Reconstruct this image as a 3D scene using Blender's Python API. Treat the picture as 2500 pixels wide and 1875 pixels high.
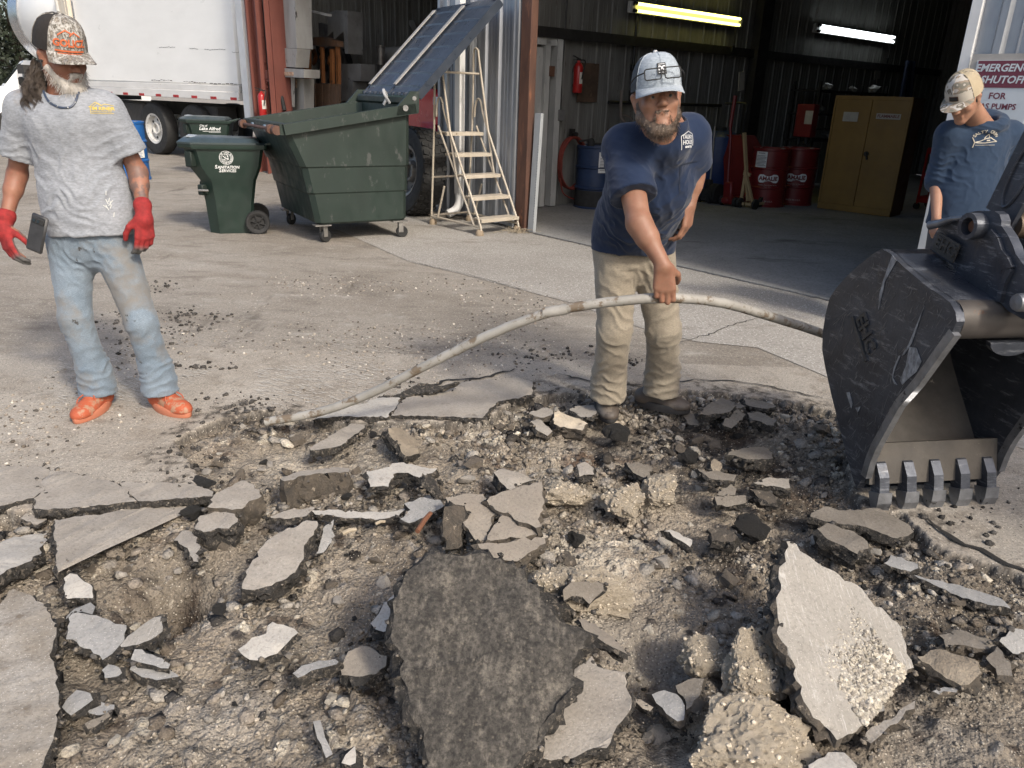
import bpy, bmesh, math, random
import numpy as np
from mathutils import Vector, Matrix, Quaternion
from mathutils.bvhtree import BVHTree
scene = bpy.context.scene
for o in list(bpy.data.objects): bpy.data.objects.remove(o)
COL = scene.collection
R = math.radians

# ---------------------------------------------------------------- camera
CAM_H, FPX, PITCH, ROLL = 1.5, 1850.0, R(20.8), R(1.94)
_F = np.array([0, math.cos(PITCH), -math.sin(PITCH)])
_R0 = np.array([1., 0, 0]); _U0 = np.array([0, math.sin(PITCH), math.cos(PITCH)])
_R = math.cos(ROLL)*_R0 + math.sin(ROLL)*_U0
_U = math.cos(ROLL)*_U0 - math.sin(ROLL)*_R0
_C = np.array([0, 0, CAM_H])
cd = bpy.data.cameras.new('camera'); cam = bpy.data.objects.new('camera', cd); COL.objects.link(cam)
cd.sensor_fit = 'HORIZONTAL'; cd.sensor_width = 36; cd.lens = FPX/2500*36
cd.clip_start = 0.05; cd.clip_end = 800
mw = Matrix(((_R[0], _U[0], -_F[0], 0), (_R[1], _U[1], -_F[1], 0), (_R[2], _U[2], -_F[2], CAM_H), (0, 0, 0, 1)))
cam.matrix_world = mw
scene.camera = cam

# ---------------------------------------------------------------- light
SUN_EL = 40.0
SAZ = np.array([0.585, -0.811])          # horizontal direction towards the sun
wd = bpy.data.worlds.new('World'); scene.world = wd; wd.use_nodes = True
nt = wd.node_tree; bg = nt.nodes['Background']
sky = nt.nodes.new('ShaderNodeTexSky'); sky.sky_type = 'NISHITA'; sky.sun_disc = False
sky.sun_elevation = R(SUN_EL); sky.sun_rotation = math.atan2(SAZ[0], SAZ[1]); sky.dust_density = 4.0; sky.air_density = 1.0
nt.links.new(sky.outputs[0], bg.inputs[0]); bg.inputs[1].default_value = 0.15
sd = bpy.data.lights.new('sun', 'SUN'); sd.energy = 2.0; sd.angle = R(6); sd.color = (1.0, 0.93, 0.82)
sun = bpy.data.objects.new('sun', sd); COL.objects.link(sun)
_s = Vector((SAZ[0]*math.cos(R(SUN_EL)), SAZ[1]*math.cos(R(SUN_EL)), math.sin(R(SUN_EL))))
sun.rotation_euler = (-_s).to_track_quat('-Z', 'Y').to_euler(); sun.location = (5, -7, 9)
vs = scene.view_settings
vs.view_transform = 'Standard'; vs.look = 'None'; vs.gamma = 1.0; vs.use_curve_mapping = False; vs.exposure = 0.66
scene.render.engine = 'CYCLES'
scene.render.resolution_x = 1024; scene.render.resolution_y = 768

# ---------------------------------------------------------------- measuring: photo position -> point on a plane of the place
def ray(x, y): return _F + _R*(x-1250)/FPX - _U*(y-937.5)/FPX
def G(x, y, z=0.0):
    d = ray(x, y); return _C + d*((z-CAM_H)/d[2])
def W(x, y, yy):
    d = ray(x, y); return _C + d*(yy/d[1])
FA = R(-49.45)
A0 = np.array([0.1, 9.05, 0.0])
_uu = np.array([math.cos(FA), math.sin(FA), 0]); _ww = np.array([-math.sin(FA), math.cos(FA), 0])
def BF(u, w, z=0.0): return A0 + _uu*u + _ww*w + np.array([0, 0, z])   # building frame -> world

# ---------------------------------------------------------------- objects
def tag(o, label=None, cat=None, group=None, kind=None):
    if label: o['label'] = label
    if cat: o['category'] = cat
    if group: o['group'] = group
    if kind: o['kind'] = kind
    return o
def thing(name, label, cat, loc=(0, 0, 0), rz=0.0, group=None):
    o = bpy.data.objects.new(name, None); COL.objects.link(o); o.empty_display_size = .1
    o.location = Vector(loc); o.rotation_euler = (0, 0, rz)
    return tag(o, label, cat, group)
def link_mesh(name, me, mats, parent=None, smooth=None):
    o = bpy.data.objects.new(name, me); COL.objects.link(o)
    if mats is not None:
        for m in (mats if isinstance(mats, (list, tuple)) else [mats]): me.materials.append(m)
    if parent: o.parent = parent
    if smooth is not None:
        me.polygons.foreach_set('use_smooth', [True]*len(me.polygons))
        if smooth < 180: me.set_sharp_from_angle(angle=R(smooth))
    return o
def copy_tree(o, parent=None):
    c = o.copy(); COL.objects.link(c); c.parent = parent
    for ch in o.children: copy_tree(ch, c)
    return c

class MB:
    def __init__(s): s.v = []; s.f = []; s.m = []
    def add(s, vs_, fs, mi=0):
        b = len(s.v); s.v += [tuple(map(float, p)) for p in vs_]
        s.f += [tuple(i+b for i in q) for q in fs]; s.m += [mi]*len(fs); return s
    def box(s, c, d, rot=None, mi=0, bev=0):
        hx, hy, hz = d[0]/2, d[1]/2, d[2]/2
        if bev > 0:
            b = min(bev, hx*.9, hy*.9, hz*.9)
            bm = bmesh.new(); bmesh.ops.create_cube(bm, size=1)
            for v in bm.verts: v.co = Vector((v.co.x*d[0], v.co.y*d[1], v.co.z*d[2]))
            bmesh.ops.bevel(bm, geom=bm.edges[:], offset=b, segments=1, profile=.5, affect='EDGES')
            bm.verts.index_update()
            P = [v.co.copy() for v in bm.verts]; Fs = [[v.index for v in q.verts] for q in bm.faces]; bm.free()
        else:
            P = [Vector((x*hx, y*hy, z*hz)) for x in (-1, 1) for y in (-1, 1) for z in (-1, 1)]
            Fs = [(0, 1, 3, 2), (4, 6, 7, 5), (0, 4, 5, 1), (2, 3, 7, 6), (0, 2, 6, 4), (1, 5, 7, 3)]
        if rot is not None: P = [rot @ p for p in P]
        c = Vector(c); return s.add([p+c for p in P], Fs, mi)
    def bar(s, p0, p1, w, h, up=(0, 0, 1), mi=0):
        p0 = Vector(p0); p1 = Vector(p1); d = p1-p0; L = d.length; d.normalize()
        x = d.cross(Vector(up))
        if x.length < 1e-4: x = d.cross(Vector((1, 0, 0)))
        x.normalize(); z = x.cross(d)
        rot = Matrix((x, d, z)).transposed()
        return s.box((p0+p1)/2, (w, L, h), rot, mi)
    def cyl(s, p0, p1, r0, r1=None, n=16, caps=True, mi=0):
        r1 = r0 if r1 is None else r1
        p0 = Vector(p0); p1 = Vector(p1); d = (p1-p0).normalized()
        a = d.orthogonal().normalized(); b = d.cross(a)
        V = []
        for p, r in ((p0, r0), (p1, r1)):
            V += [p+(a*math.cos(2*math.pi*i/n)+b*math.sin(2*math.pi*i/n))*r for i in range(n)]
        Fs = [(i, (i+1) % n, n+(i+1) % n, n+i) for i in range(n)]
        if caps: Fs += [tuple(range(n-1, -1, -1)), tuple(range(n, 2*n))]
        return s.add(V, Fs, mi)
    def tube(s, pts, r, n=8, closed=False, mi=0, caps=True):
        P = [Vector(p) for p in pts]; m = len(P)
        rs = r if isinstance(r, (list, tuple, np.ndarray)) else [r]*m
        T = []
        for i in range(m):
            if closed: t = P[(i+1) % m]-P[i-1]
            else: t = P[min(i+1, m-1)]-P[max(i-1, 0)]
            T.append(t.normalized() if t.length > 1e-9 else Vector((0, 0, 1)))
        a = T[0].orthogonal().normalized(); V = []
        for i in range(m):
            if i: a = T[i-1].rotation_difference(T[i]) @ a; a = (a-T[i]*a.dot(T[i])).normalized()
            b = T[i].cross(a)
            V += [P[i]+(a*math.cos(2*math.pi*k/n)+b*math.sin(2*math.pi*k/n))*rs[i] for k in range(n)]
        Fs = []
        for i in range(m if closed else m-1):
            j = (i+1) % m
            Fs += [(i*n+k, i*n+(k+1) % n, j*n+(k+1) % n, j*n+k) for k in range(n)]
        if not closed and caps: Fs += [tuple(range(n-1, -1, -1)), tuple(range((m-1)*n, m*n))]
        return s.add(V, Fs, mi)
    def lathe(s, prof, n=24, o=(0, 0, 0), axis=(0, 0, 1), mi=0, a0=0, a1=2*math.pi):
        ax = Vector(axis).normalized(); a = ax.orthogonal().normalized(); b = ax.cross(a); o = Vector(o)
        full = abs(a1-a0-2*math.pi) < 1e-6; nn = n if full else n+1; V = []
        for r, z in prof:
            V += [o+ax*z+(a*math.cos(a0+(a1-a0)*i/n)+b*math.sin(a0+(a1-a0)*i/n))*max(r, 1e-4) for i in range(nn)]
        Fs = []
        for j in range(len(prof)-1):
            for i in range(n):
                k = (i+1) % nn
                Fs.append((j*nn+i, j*nn+k, (j+1)*nn+k, (j+1)*nn+i))
        return s.add(V, Fs, mi)
    def prism(s, poly, vec, mi=0, mi_side=None):
        n = len(poly); vec = Vector(vec); P = [Vector(p) for p in poly]
        V = P+[p+vec for p in P]
        s.add(V, [tuple(range(n-1, -1, -1)), tuple(range(n, 2*n))], mi)
        s.add(V, [(i, (i+1) % n, n+(i+1) % n, n+i) for i in range(n)], mi if mi_side is None else mi_side)
        return s
    def grid(s, fn, nu, nv, mi=0, closed_u=False):
        b = [fn(i/(nu if closed_u else nu-1), j/(nv-1)) for j in range(nv) for i in range(nu)]
        Fs = []
        for j in range(nv-1):
            for i in range(nu if closed_u else nu-1):
                k = (i+1) % nu; Fs.append((j*nu+i, j*nu+k, (j+1)*nu+k, (j+1)*nu+i))
        return s.add(b, Fs, mi)
    def build(s, name, mats, parent=None, smooth=40, weld=True):
        me = bpy.data.meshes.new(name); me.from_pydata(s.v, [], s.f); me.update()
        if weld:
            bm = bmesh.new(); bm.from_mesh(me); bmesh.ops.remove_doubles(bm, verts=bm.verts, dist=1e-5)
            bmesh.ops.recalc_face_normals(bm, faces=bm.faces)
            if any(s.m):
                pass
            bm.to_mesh(me); bm.free()
            if any(s.m) and len(me.polygons) == len(s.m): me.polygons.foreach_set('material_index', s.m)
            elif any(s.m):
                me.clear_geometry(); me.from_pydata(s.v, [], s.f); me.polygons.foreach_set('material_index', s.m)
        elif any(s.m): me.polygons.foreach_set('material_index', s.m)
        return link_mesh(name, me, mats, parent, smooth)

def rotm(rx=0, ry=0, rz=0):
    return (Matrix.Rotation(R(rz), 3, 'Z') @ Matrix.Rotation(R(ry), 3, 'Y') @ Matrix.Rotation(R(rx), 3, 'X'))
def bez(pts, n=12):
    """Catmull-Rom through pts"""
    P = [Vector(p) for p in pts]; P = [P[0]*2-P[1]]+P+[P[-1]*2-P[-2]]; out = []
    for i in range(1, len(P)-2):
        for k in range(n):
            t = k/n; a, b, c, d = P[i-1], P[i], P[i+1], P[i+2]
            out.append(.5*((2*b)+(c-a)*t+(2*a-5*b+4*c-d)*t*t+(3*b-a-3*c+d)*t**3))
    out.append(P[-2]); return out

# ---------------------------------------------------------------- numpy noise
def _hash(ix, iy, iz, seed):
    h = (ix.astype(np.int64)*374761393 + iy.astype(np.int64)*668265263 + iz.astype(np.int64)*2147483647 + seed*1274126177) & 0xffffffff
    h = ((h ^ (h >> 13))*1274126177) & 0xffffffff
    return ((h ^ (h >> 16)) & 0xffff)/65535.0
def vnoise(x, y, z=None, seed=0):
    z = np.zeros_like(x) if z is None else z
    fx, fy, fz = np.floor(x), np.floor(y), np.floor(z)
    dx, dy, dz = x-fx, y-fy, z-fz
    dx = dx*dx*(3-2*dx); dy = dy*dy*(3-2*dy); dz = dz*dz*(3-2*dz)
    r = 0
    for i in (0, 1):
        for j in (0, 1):
            for k in (0, 1):
                r = r + _hash(fx+i, fy+j, fz+k, seed)*(dx if i else 1-dx)*(dy if j else 1-dy)*(dz if k else 1-dz)
    return r*2-1
def fbm(x, y, z=None, o=4, seed=0, gain=.5):
    r = 0; a = 1; t = 0
    for i in range(o):
        r = r+a*vnoise(x*2**i, y*2**i, None if z is None else z*2**i, seed+i*17); t += a; a *= gain
    return r/t

# ---------------------------------------------------------------- materials
def NN(nt, t, **kw):
    n = nt.nodes.new(t)
    for k, v in kw.items():
        if k in n.bl_rna.properties: setattr(n, k, v)
    return n
def ramp(nt, fac, stops):
    n = nt.nodes.new('ShaderNodeValToRGB'); e = n.color_ramp.elements
    while len(e) < len(stops): e.new(.5)
    for i, (p, c) in enumerate(stops):
        e[i].position = p; e[i].color = (*c, 1) if not isinstance(c, (int, float)) else (c, c, c, 1)
    nt.links.new(fac, n.inputs[0]); return n.outputs[0]
def mixc(nt, fac, a, b, mode='MIX'):
    n = nt.nodes.new('ShaderNodeMix'); n.data_type = 'RGBA'; n.blend_type = mode
    for i, x in ((0, fac), (6, a), (7, b)):
        if isinstance(x, (int, float)): n.inputs[i].default_value = x if i == 0 else (x, x, x, 1)
        elif isinstance(x, (tuple, list)): n.inputs[i].default_value = (*x[:3], 1)
        else: nt.links.new(x, n.inputs[i])
    return n.outputs[2]
def noise(nt, co, scale, detail=6, rough=.6, w=None):
    n = nt.nodes.new('ShaderNodeTexNoise'); n.inputs['Scale'].default_value = scale
    n.inputs['Detail'].default_value = detail; n.inputs['Roughness'].default_value = rough
    nt.links.new(co, n.inputs['Vector']); return n.outputs['Fac']
def voro(nt, co, scale, feat='F1', rnd=1.0, out='Distance'):
    n = nt.nodes.new('ShaderNodeTexVoronoi'); n.inputs['Scale'].default_value = scale; n.feature = feat
    n.inputs['Randomness'].default_value = rnd
    nt.links.new(co, n.inputs['Vector']); return n.outputs[out]
def mapping(nt, co, scale=(1, 1, 1), rot=(0, 0, 0), loc=(0, 0, 0)):
    n = nt.nodes.new('ShaderNodeMapping'); n.inputs['Scale'].default_value = scale; n.inputs['Rotation'].default_value = rot
    n.inputs['Location'].default_value = loc
    nt.links.new(co, n.inputs['Vector']); return n.outputs[0]
def attr(nt, name, out='Fac'):
    n = nt.nodes.new('ShaderNodeAttribute'); n.attribute_name = name; return n.outputs[out]
def math_(nt, op, a, b=0.0):
    n = nt.nodes.new('ShaderNodeMath'); n.operation = op
    for i, x in ((0, a), (1, b)):
        if isinstance(x, (int, float)): n.inputs[i].default_value = x
        else: nt.links.new(x, n.inputs[i])
    return n.outputs[0]
def newmat(name):
    m = bpy.data.materials.new(name); m.use_nodes = True; nt = m.node_tree
    b = nt.nodes['Principled BSDF']; co = nt.nodes.new('ShaderNodeTexCoord').outputs['Object']
    return m, nt, b, co
def setbump(nt, b, h, strength=.3, dist=.01):
    n = nt.nodes.new('ShaderNodeBump'); n.inputs['Strength'].default_value = strength; n.inputs['Distance'].default_value = dist
    nt.links.new(h, n.inputs['Height']); nt.links.new(n.outputs[0], b.inputs['Normal']); return n
MATS = {}
def mat(name, c, c2=None, scale=4, rough=.7, metal=0.0, bump=.15, bscale=60, bdist=.004, stretch=(1, 1, 1), wear=None, wscale=8, wpos=.62, spec=.5, rvar=.12, coat=0):
    """plain worn surface: two tones in soft patches, fine bump, optional wear/dirt colour in sharp patches"""
    if name in MATS: return MATS[name]
    m, nt, b, co = newmat(name)
    cs = mapping(nt, co, stretch)
    c2 = c2 or tuple(x*.72 for x in c)
    n1 = noise(nt, cs, scale, 8, .62)
    col = ramp(nt, n1, [(.32, c2), (.68, c)])
    if wear:
        n2 = noise(nt, mapping(nt, cs, (1, 1, 1), loc=(3.1, 1.7, 5.2)), wscale, 10, .7)
        col = mixc(nt, ramp(nt, n2, [(wpos, 0.), (wpos+.05, 1.)]), col, wear)
    nt.links.new(col, b.inputs['Base Color'])
    rr = ramp(nt, noise(nt, cs, scale*3, 5), [(.3, max(rough-rvar, .02)), (.7, min(rough+rvar, 1))])
    nt.links.new(rr, b.inputs['Roughness']); b.inputs['Metallic'].default_value = metal
    b.inputs['Specular IOR Level'].default_value = spec
    if coat: b.inputs['Coat Weight'].default_value = coat
    if bump: setbump(nt, b, noise(nt, cs, bscale, 6, .65), bump, bdist)
    MATS[name] = m; return m
def emat(name, c, s):
    if name in MATS: return MATS[name]
    m, nt, b, co = newmat(name)
    b.inputs['Base Color'].default_value = (*c, 1); b.inputs['Emission Color'].default_value = (*c, 1)
    b.inputs['Emission Strength'].default_value = s; MATS[name] = m; return m

# ---------------------------------------------------------------- lettering
def text_geo(s, size=.1, bold=0.0, shear=0.0, extrude=0.0, align='CENTER', spacing=1.0):
    cu = bpy.data.curves.new('t', 'FONT'); cu.body = s; cu.size = size; cu.align_x = align; cu.align_y = 'CENTER'
    cu.offset = bold; cu.shear = shear; cu.extrude = extrude; cu.resolution_u = 2; cu.space_character = spacing
    ob = bpy.data.objects.new('t', cu); COL.objects.link(ob)
    dg = bpy.context.evaluated_depsgraph_get(); dg.update()
    me = bpy.data.meshes.new_from_object(ob.evaluated_get(dg))
    V = [v.co.copy() for v in me.vertices]; Fs = [tuple(p.vertices) for p in me.polygons]
    bpy.data.objects.remove(ob); bpy.data.curves.remove(cu); bpy.data.meshes.remove(me)
    return V, Fs
def text_mb(mb, s, fn, mi=0, **kw):
    """letters mapped through fn(x, y, z) -> point"""
    V, Fs = text_geo(s, **kw); mb.add([fn(v.x, v.y, v.z) for v in V], Fs, mi); return mb
def flat(o, x, y):
    o = Vector(o); x = Vector(x); y = Vector(y); n = x.cross(y).normalized()
    return lambda a, b, c=0: o+x*a+y*b+n*c
# ================================================================ ground
def m_pavement():
    m, nt, b, co = newmat('dusty_asphalt')
    big = noise(nt, co, .55, 8, .62); mid = noise(nt, mapping(nt, co, (1.0, 2.2, 1), (0, 0, .45)), 2.4, 10, .68); fine = noise(nt, co, 55, 6, .7)
    col = ramp(nt, big, [(.30, (.200, .172, .140)), (.5, (.300, .268, .226)), (.72, (.370, .338, .294))])
    col = mixc(nt, ramp(nt, mid, [(.34, .6), (.50, 0.)]), col, (.155, .135, .113))
    col = mixc(nt, ramp(nt, fine, [(.36, .6), (.52, 0.)]), col, (.12, .105, .09))
    sp = voro(nt, co, 85); sel = voro(nt, co, 85, out='Color')
    col = mixc(nt, math_(nt, 'MULTIPLY', ramp(nt, sp, [(.16, 1.), (.30, 0.)]), ramp(nt, sel, [(.52, 0.), (.6, .85)])), col, (.62, .58, .50))
    sp2 = voro(nt, mapping(nt, co, loc=(7, 3, 0)), 26); s2 = voro(nt, mapping(nt, co, loc=(7, 3, 0)), 26, out='Color')
    col = mixc(nt, math_(nt, 'MULTIPLY', ramp(nt, sp2, [(.12, 1.), (.2, 0.)]), ramp(nt, s2, [(.74, 0.), (.78, .7)])), col, (.60, .57, .50))
    st = noise(nt, mapping(nt, co, (1.0, .25, 1), (0, 0, .9), (11, 4, 0)), 1.3, 8, .7)
    col = mixc(nt, ramp(nt, st, [(.60, 0.), (.70, .75)]), col, (.055, .045, .036))
    du = noise(nt, mapping(nt, co, (1, 1.8, 1), (0, 0, .35), (4, 8, 0)), 3.0, 11, .78); col = mixc(nt, ramp(nt, du, [(.54, 0.), (.68, .65)]), col, (.44, .415, .37))
    bs = noise(nt, mapping(nt, co, (.8, 2.2, 1), (0, 0, -.85), (1, 2, 0)), .9, 9, .7); col = mixc(nt, ramp(nt, bs, [(.56, 0.), (.72, .6)]), col, (.13, .105, .08))
    nt.links.new(col, b.inputs['Base Color']); b.inputs['Roughness'].default_value = .92; b.inputs['Specular IOR Level'].default_value = .25
    h = math_(nt, 'ADD', noise(nt, co, 130, 6, .7), math_(nt, 'MULTIPLY', noise(nt, co, 22, 5, .6), 1.5))
    setbump(nt, b, h, .95, .008)
    return m
def m_concrete(name, a, c, stain, speck=.5):
    m, nt, b, co = newmat(name)
    big = noise(nt, co, .8, 9, .65); fine = noise(nt, co, 45, 6, .7)
    col = ramp(nt, big, [(.32, c), (.66, a)])
    col = mixc(nt, ramp(nt, fine, [(.36, .55), (.52, 0.)]), col, tuple(x*.5 for x in c))
    sp = voro(nt, co, 60); sel = voro(nt, co, 60, out='Color')
    col = mixc(nt, math_(nt, 'MULTIPLY', ramp(nt, sp, [(.2, 1.), (.34, 0.)]), ramp(nt, sel, [(.42, 0.), (.5, speck)])), col, (.66, .64, .60))
    st = noise(nt, mapping(nt, co, (.5, 1.2, 1), (0, 0, .3), (2, 9, 0)), 1.1, 8, .7)
    col = mixc(nt, ramp(nt, st, [(.57, 0.), (.68, .8)]), col, stain)
    nt.links.new(col, b.inputs['Base Color']); b.inputs['Roughness'].default_value = .88; b.inputs['Specular IOR Level'].default_value = .3
    setbump(nt, b, noise(nt, co, 120, 6, .7), .5, .004)
    return m
M_PAVE = m_pavement()
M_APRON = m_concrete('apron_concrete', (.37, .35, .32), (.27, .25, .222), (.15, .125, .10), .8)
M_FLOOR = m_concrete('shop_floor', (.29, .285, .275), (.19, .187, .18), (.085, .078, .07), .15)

FX0, FX1, FY0, FY1 = -3.0, 3.2, 1.0, 4.4
me = bpy.data.meshes.new('ground')
E_ = 150
xs = [-E_, FX0, FX1, E_]; ys = [-E_, FY0, FY1, E_]
V = [(x, y, 0) for y in ys for x in xs]
Fs = [(j*4+i, j*4+i+1, (j+1)*4+i+1, (j+1)*4+i) for j in range(3) for i in range(3) if not (i == 1 and j == 1)]
me.from_pydata(V, [], Fs); me.update()
tag(link_mesh('ground', me, M_PAVE), kind='structure')

# concrete apron in front of the doors and the floor inside
ap = [G(x, y) for x, y in ((905, 600), (1000, 560), (1262, 561))]
ap = [BF(-3.4, -1.55), BF(-2.2, -.9), BF(-.9, -.02), BF(7.5, -.02)] + [G(x, y) for x, y in ((2600, 1130), (2150, 985), (2005, 915), (1850, 850), (1700, 835), (1560, 800), (1400, 742), (1260, 705), (1120, 668), (1000, 640))]
me = bpy.data.meshes.new('apron'); me.from_pydata([(p[0], p[1], .004) for p in ap], [], [tuple(range(len(ap)))]); me.update()
bm = bmesh.new(); bm.from_mesh(me); bmesh.ops.triangulate(bm, faces=bm.faces); bmesh.ops.recalc_face_normals(bm, faces=bm.faces)
for f in bm.faces:
    if f.normal.z < 0: f.normal_flip()
bm.to_mesh(me); bm.free()
tag(link_mesh('concrete_apron', me, M_APRON), kind='structure')
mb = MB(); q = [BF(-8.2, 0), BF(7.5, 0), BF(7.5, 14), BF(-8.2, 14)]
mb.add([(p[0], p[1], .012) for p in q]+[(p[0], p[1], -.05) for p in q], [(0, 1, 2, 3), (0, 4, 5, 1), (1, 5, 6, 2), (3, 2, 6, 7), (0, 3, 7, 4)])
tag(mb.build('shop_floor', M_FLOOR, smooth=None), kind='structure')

# ---------------------------------------------------------------- the dug-up ground (fine sheet fitted into the yard)
ST = .008
nx_ = int(round((FX1-FX0)/ST)); ny_ = int(round((FY1-FY0)/ST))
gx = np.linspace(FX0, FX1, nx_+1); gy = np.linspace(FY0, FY1, ny_+1)
X, Yg = np.meshgrid(gx, gy)
def zA(x, y): return (.3013*x, 1000+.3013*y)
def zB(x, y): return (.2939*x, 1400+.2939*y)
def zC(x, y): return (600+.3165*x, 900+.3165*y)
def zD(x, y): return (600+.3165*x, 1350+.3165*y)
def zE(x, y): return (1200+.3165*x, 900+.3165*y)
def zF(x, y): return (1200+.3165*x, 1350+.3165*y)
def zG(x, y): return (1800+.407*x, 1200+.407*y)
def zP(x, y): return (x, y)
pit_px = [zA(-400, 790), zA(0, 785), zA(280, 800), zA(600, 805), zA(1100, 745), zA(1450, 715), zA(1560, 660), zA(1640, 560), zA(1500, 420), zA(1400, 250), zA(1600, 150), zA(1800, 60),
          zC(150, 330), zC(520, 395), zC(900, 400), zC(1300, 400), zC(1800, 400), zC(1950, 300), zC(2100, 220), zE(300, 220), zE(560, 180), zE(820, 200), zE(1200, 150), zE(1500, 160), zE(1800, 190), zE(2212, 250),
          (1960, 985), (2050, 1010), (2075, 1150), (2100, 1245), (2200, 1250), zG(1120, 260), zG(1300, 360), zG(1720, 500), (2620, 1450), (2700, 2100), (-500, 2100), (-400, 1300)]
pit = np.array([G(*p)[:2] for p in pit_px])
def poly_sd(px, py, poly):
    d = np.full(px.shape, 1e9); ins = np.zeros(px.shape, bool); n = len(poly)
    for i in range(n):
        ax_, ay_ = poly[i]; bx_, by_ = poly[(i+1) % n]
        ex, ey = bx_-ax_, by_-ay_; wx, wy = px-ax_, py-ay_
        t = np.clip((wx*ex+wy*ey)/(ex*ex+ey*ey+1e-12), 0, 1)
        d = np.minimum(d, (wx-ex*t)**2+(wy-ey*t)**2)
        c = ((ay_ > py) != (by_ > py))
        with np.errstate(divide='ignore', invalid='ignore'):
            ins ^= c & (px < (bx_-ax_)*(py-ay_)/(by_-ay_+1e-12)+ax_)
    d = np.sqrt(d); return np.where(ins, d, -d)
sdp = poly_sd(X, Yg, pit)
sdn = sdp + .035*fbm(X*7, Yg*7, o=4, seed=3) + .012*vnoise(X*45, Yg*45, seed=9)
sm = lambda a, b, x: np.clip((x-a)/(b-a), 0, 1)**2*(3-2*np.clip((x-a)/(b-a), 0, 1))
ins = sm(-.004, .018, sdn); deep = sm(0, .45, sdn)
def feat(lst):
    r = np.zeros(X.shape)
    for x, y, rad, wt in lst:
        c = G(x, y); e = G(x+rad, y); s = np.hypot(*(e-c)[:2])
        d2 = ((X-c[0])**2+(Yg-c[1])**2*.8)/(s*s)
        r += wt*np.exp(-d2*1.2)
    return r
Hh = -.055*ins - .035*deep + ins*(.045*fbm(X*2.2, Yg*2.2, o=4, seed=21)+.03*fbm(X*7, Yg*7, o=4, seed=5)+.009*(1-2*np.abs(fbm(X*15, Yg*15, o=4, seed=8)))+.007*fbm(X*48, Yg*48, o=2, seed=18))
Hh += ins*feat([(395, 1400, 95, -.24), (1450, 1330, 150, .07), (1380, 1160, 70, .05), (1600, 1210, 60, .06), (1850, 1420, 100, -.05), (1600, 1600, 110, -.10), (1000, 1010, 60, .02), (1150, 1130, 70, .05), (840, 1800, 160, .03),
                (1150, 1420, 60, -.05), (1440, 1480, 80, .05), (2250, 1500, 120, .03), (1800, 1720, 110, .07), (1700, 1640, 70, .06), (1750, 980, 100, .03), (2050, 1290, 90, .05), (2350, 1420, 100, .04), (640, 1170, 60, -.03)])
# colour of the ground: its materials, greyer patches and darkened hollows
def lay(c, wt, k): return c*(1-wt[..., None])+np.array(k)*wt[..., None]
colr = np.zeros(X.shape+(3,)); colr[:] = (.215, .183, .145)
nA = fbm(X*3, Yg*3, o=5, seed=31); nB = fbm(X*11, Yg*11, o=4, seed=37); nC = fbm(X*38, Yg*38, o=3, seed=41)
colr = lay(colr, np.clip(.5+nA*1.3+nB*.8, 0, 1)*.75, (.305, .266, .212))
colr = lay(colr, np.clip(nB*1.6+nC*.8, 0, 1)*.62, (.098, .078, .060))
pale = feat([(1450, 1330, 120, 1.), (1380, 1150, 70, .9), (1500, 1200, 80, .8), (1310, 1430, 60, .8), (1440, 1480, 80, 1.1), (930, 1100, 90, .7), (700, 1085, 60, .6), (850, 1790, 130, .55), (330, 1800, 90, .45), (1950, 1840, 120, .6), (1180, 1040, 60, .5),
             (1300, 1230, 60, .8), (1720, 1790, 100, 1.), (1750, 930, 80, .5), (1350, 980, 40, .5), (1620, 1170, 60, .9), (1000, 1180, 50, .3), (740, 1380, 40, .3), (2100, 1700, 60, .5), (2360, 1610, 60, .6)])
colr = lay(colr, np.clip(pale*1.15+nB*1.3+nC*.9-.15, 0, 1)*.9, (.50, .445, .36))
dark = feat([(1600, 1080, 170, .8), (1860, 1120, 120, .9), (1760, 1010, 110, .7), (1300, 1030, 70, .7), (640, 1010, 60, .9), (480, 1175, 30, .8), (1800, 1330, 120, .7), (400, 1420, 90, .7), (1260, 1040, 60, .7), (1970, 1230, 80, .9), (1130, 1380, 60, .6), (2350, 1520, 90, .4), (930, 1020, 60, .4), (1500, 1050, 60, .7), (2000, 1420, 90, .5)])
colr = lay(colr, np.clip(dark*1.25+nB*1.7+nC*1.2-.34, 0, 1)*.93, (.050, .043, .037))
grey = feat([(2200, 1600, 200, .7), (1650, 1560, 130, .9), (2300, 1780, 200, .6), (500, 1700, 120, .6), (650, 1620, 100, .4)])
colr = lay(colr, np.clip(grey+nA*.8-.1, 0, 1)*.7, (.245, .225, .198))  # greyer, flatter tone laid over these patches
red = feat([(1420, 1090, 70, .8), (1560, 1100, 60, .5)]); colr = lay(colr, np.clip(red+nB*.8-.2, 0, 1)*.6, (.16, .095, .06))
hol = feat([(395, 1405, 85, 1.3), (1130, 1400, 45, .7), (1600, 1640, 60, .8), (1870, 1400, 70, .7), (640, 1180, 50, .6), (1000, 1330, 50, .5), (1560, 1010, 60, .6), (250, 1640, 50, .5), (330, 1560, 40, .5)]); colr = lay(colr, np.clip(hol+nB*.9-.1, 0, 1)*.8, (.072, .054, .040))  # moist brown soil; the hollows' shade is also darkened into the colour
colr = colr*(1+.45*fbm(X*4.5, Yg*4.5, o=3, seed=63))[..., None]
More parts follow.
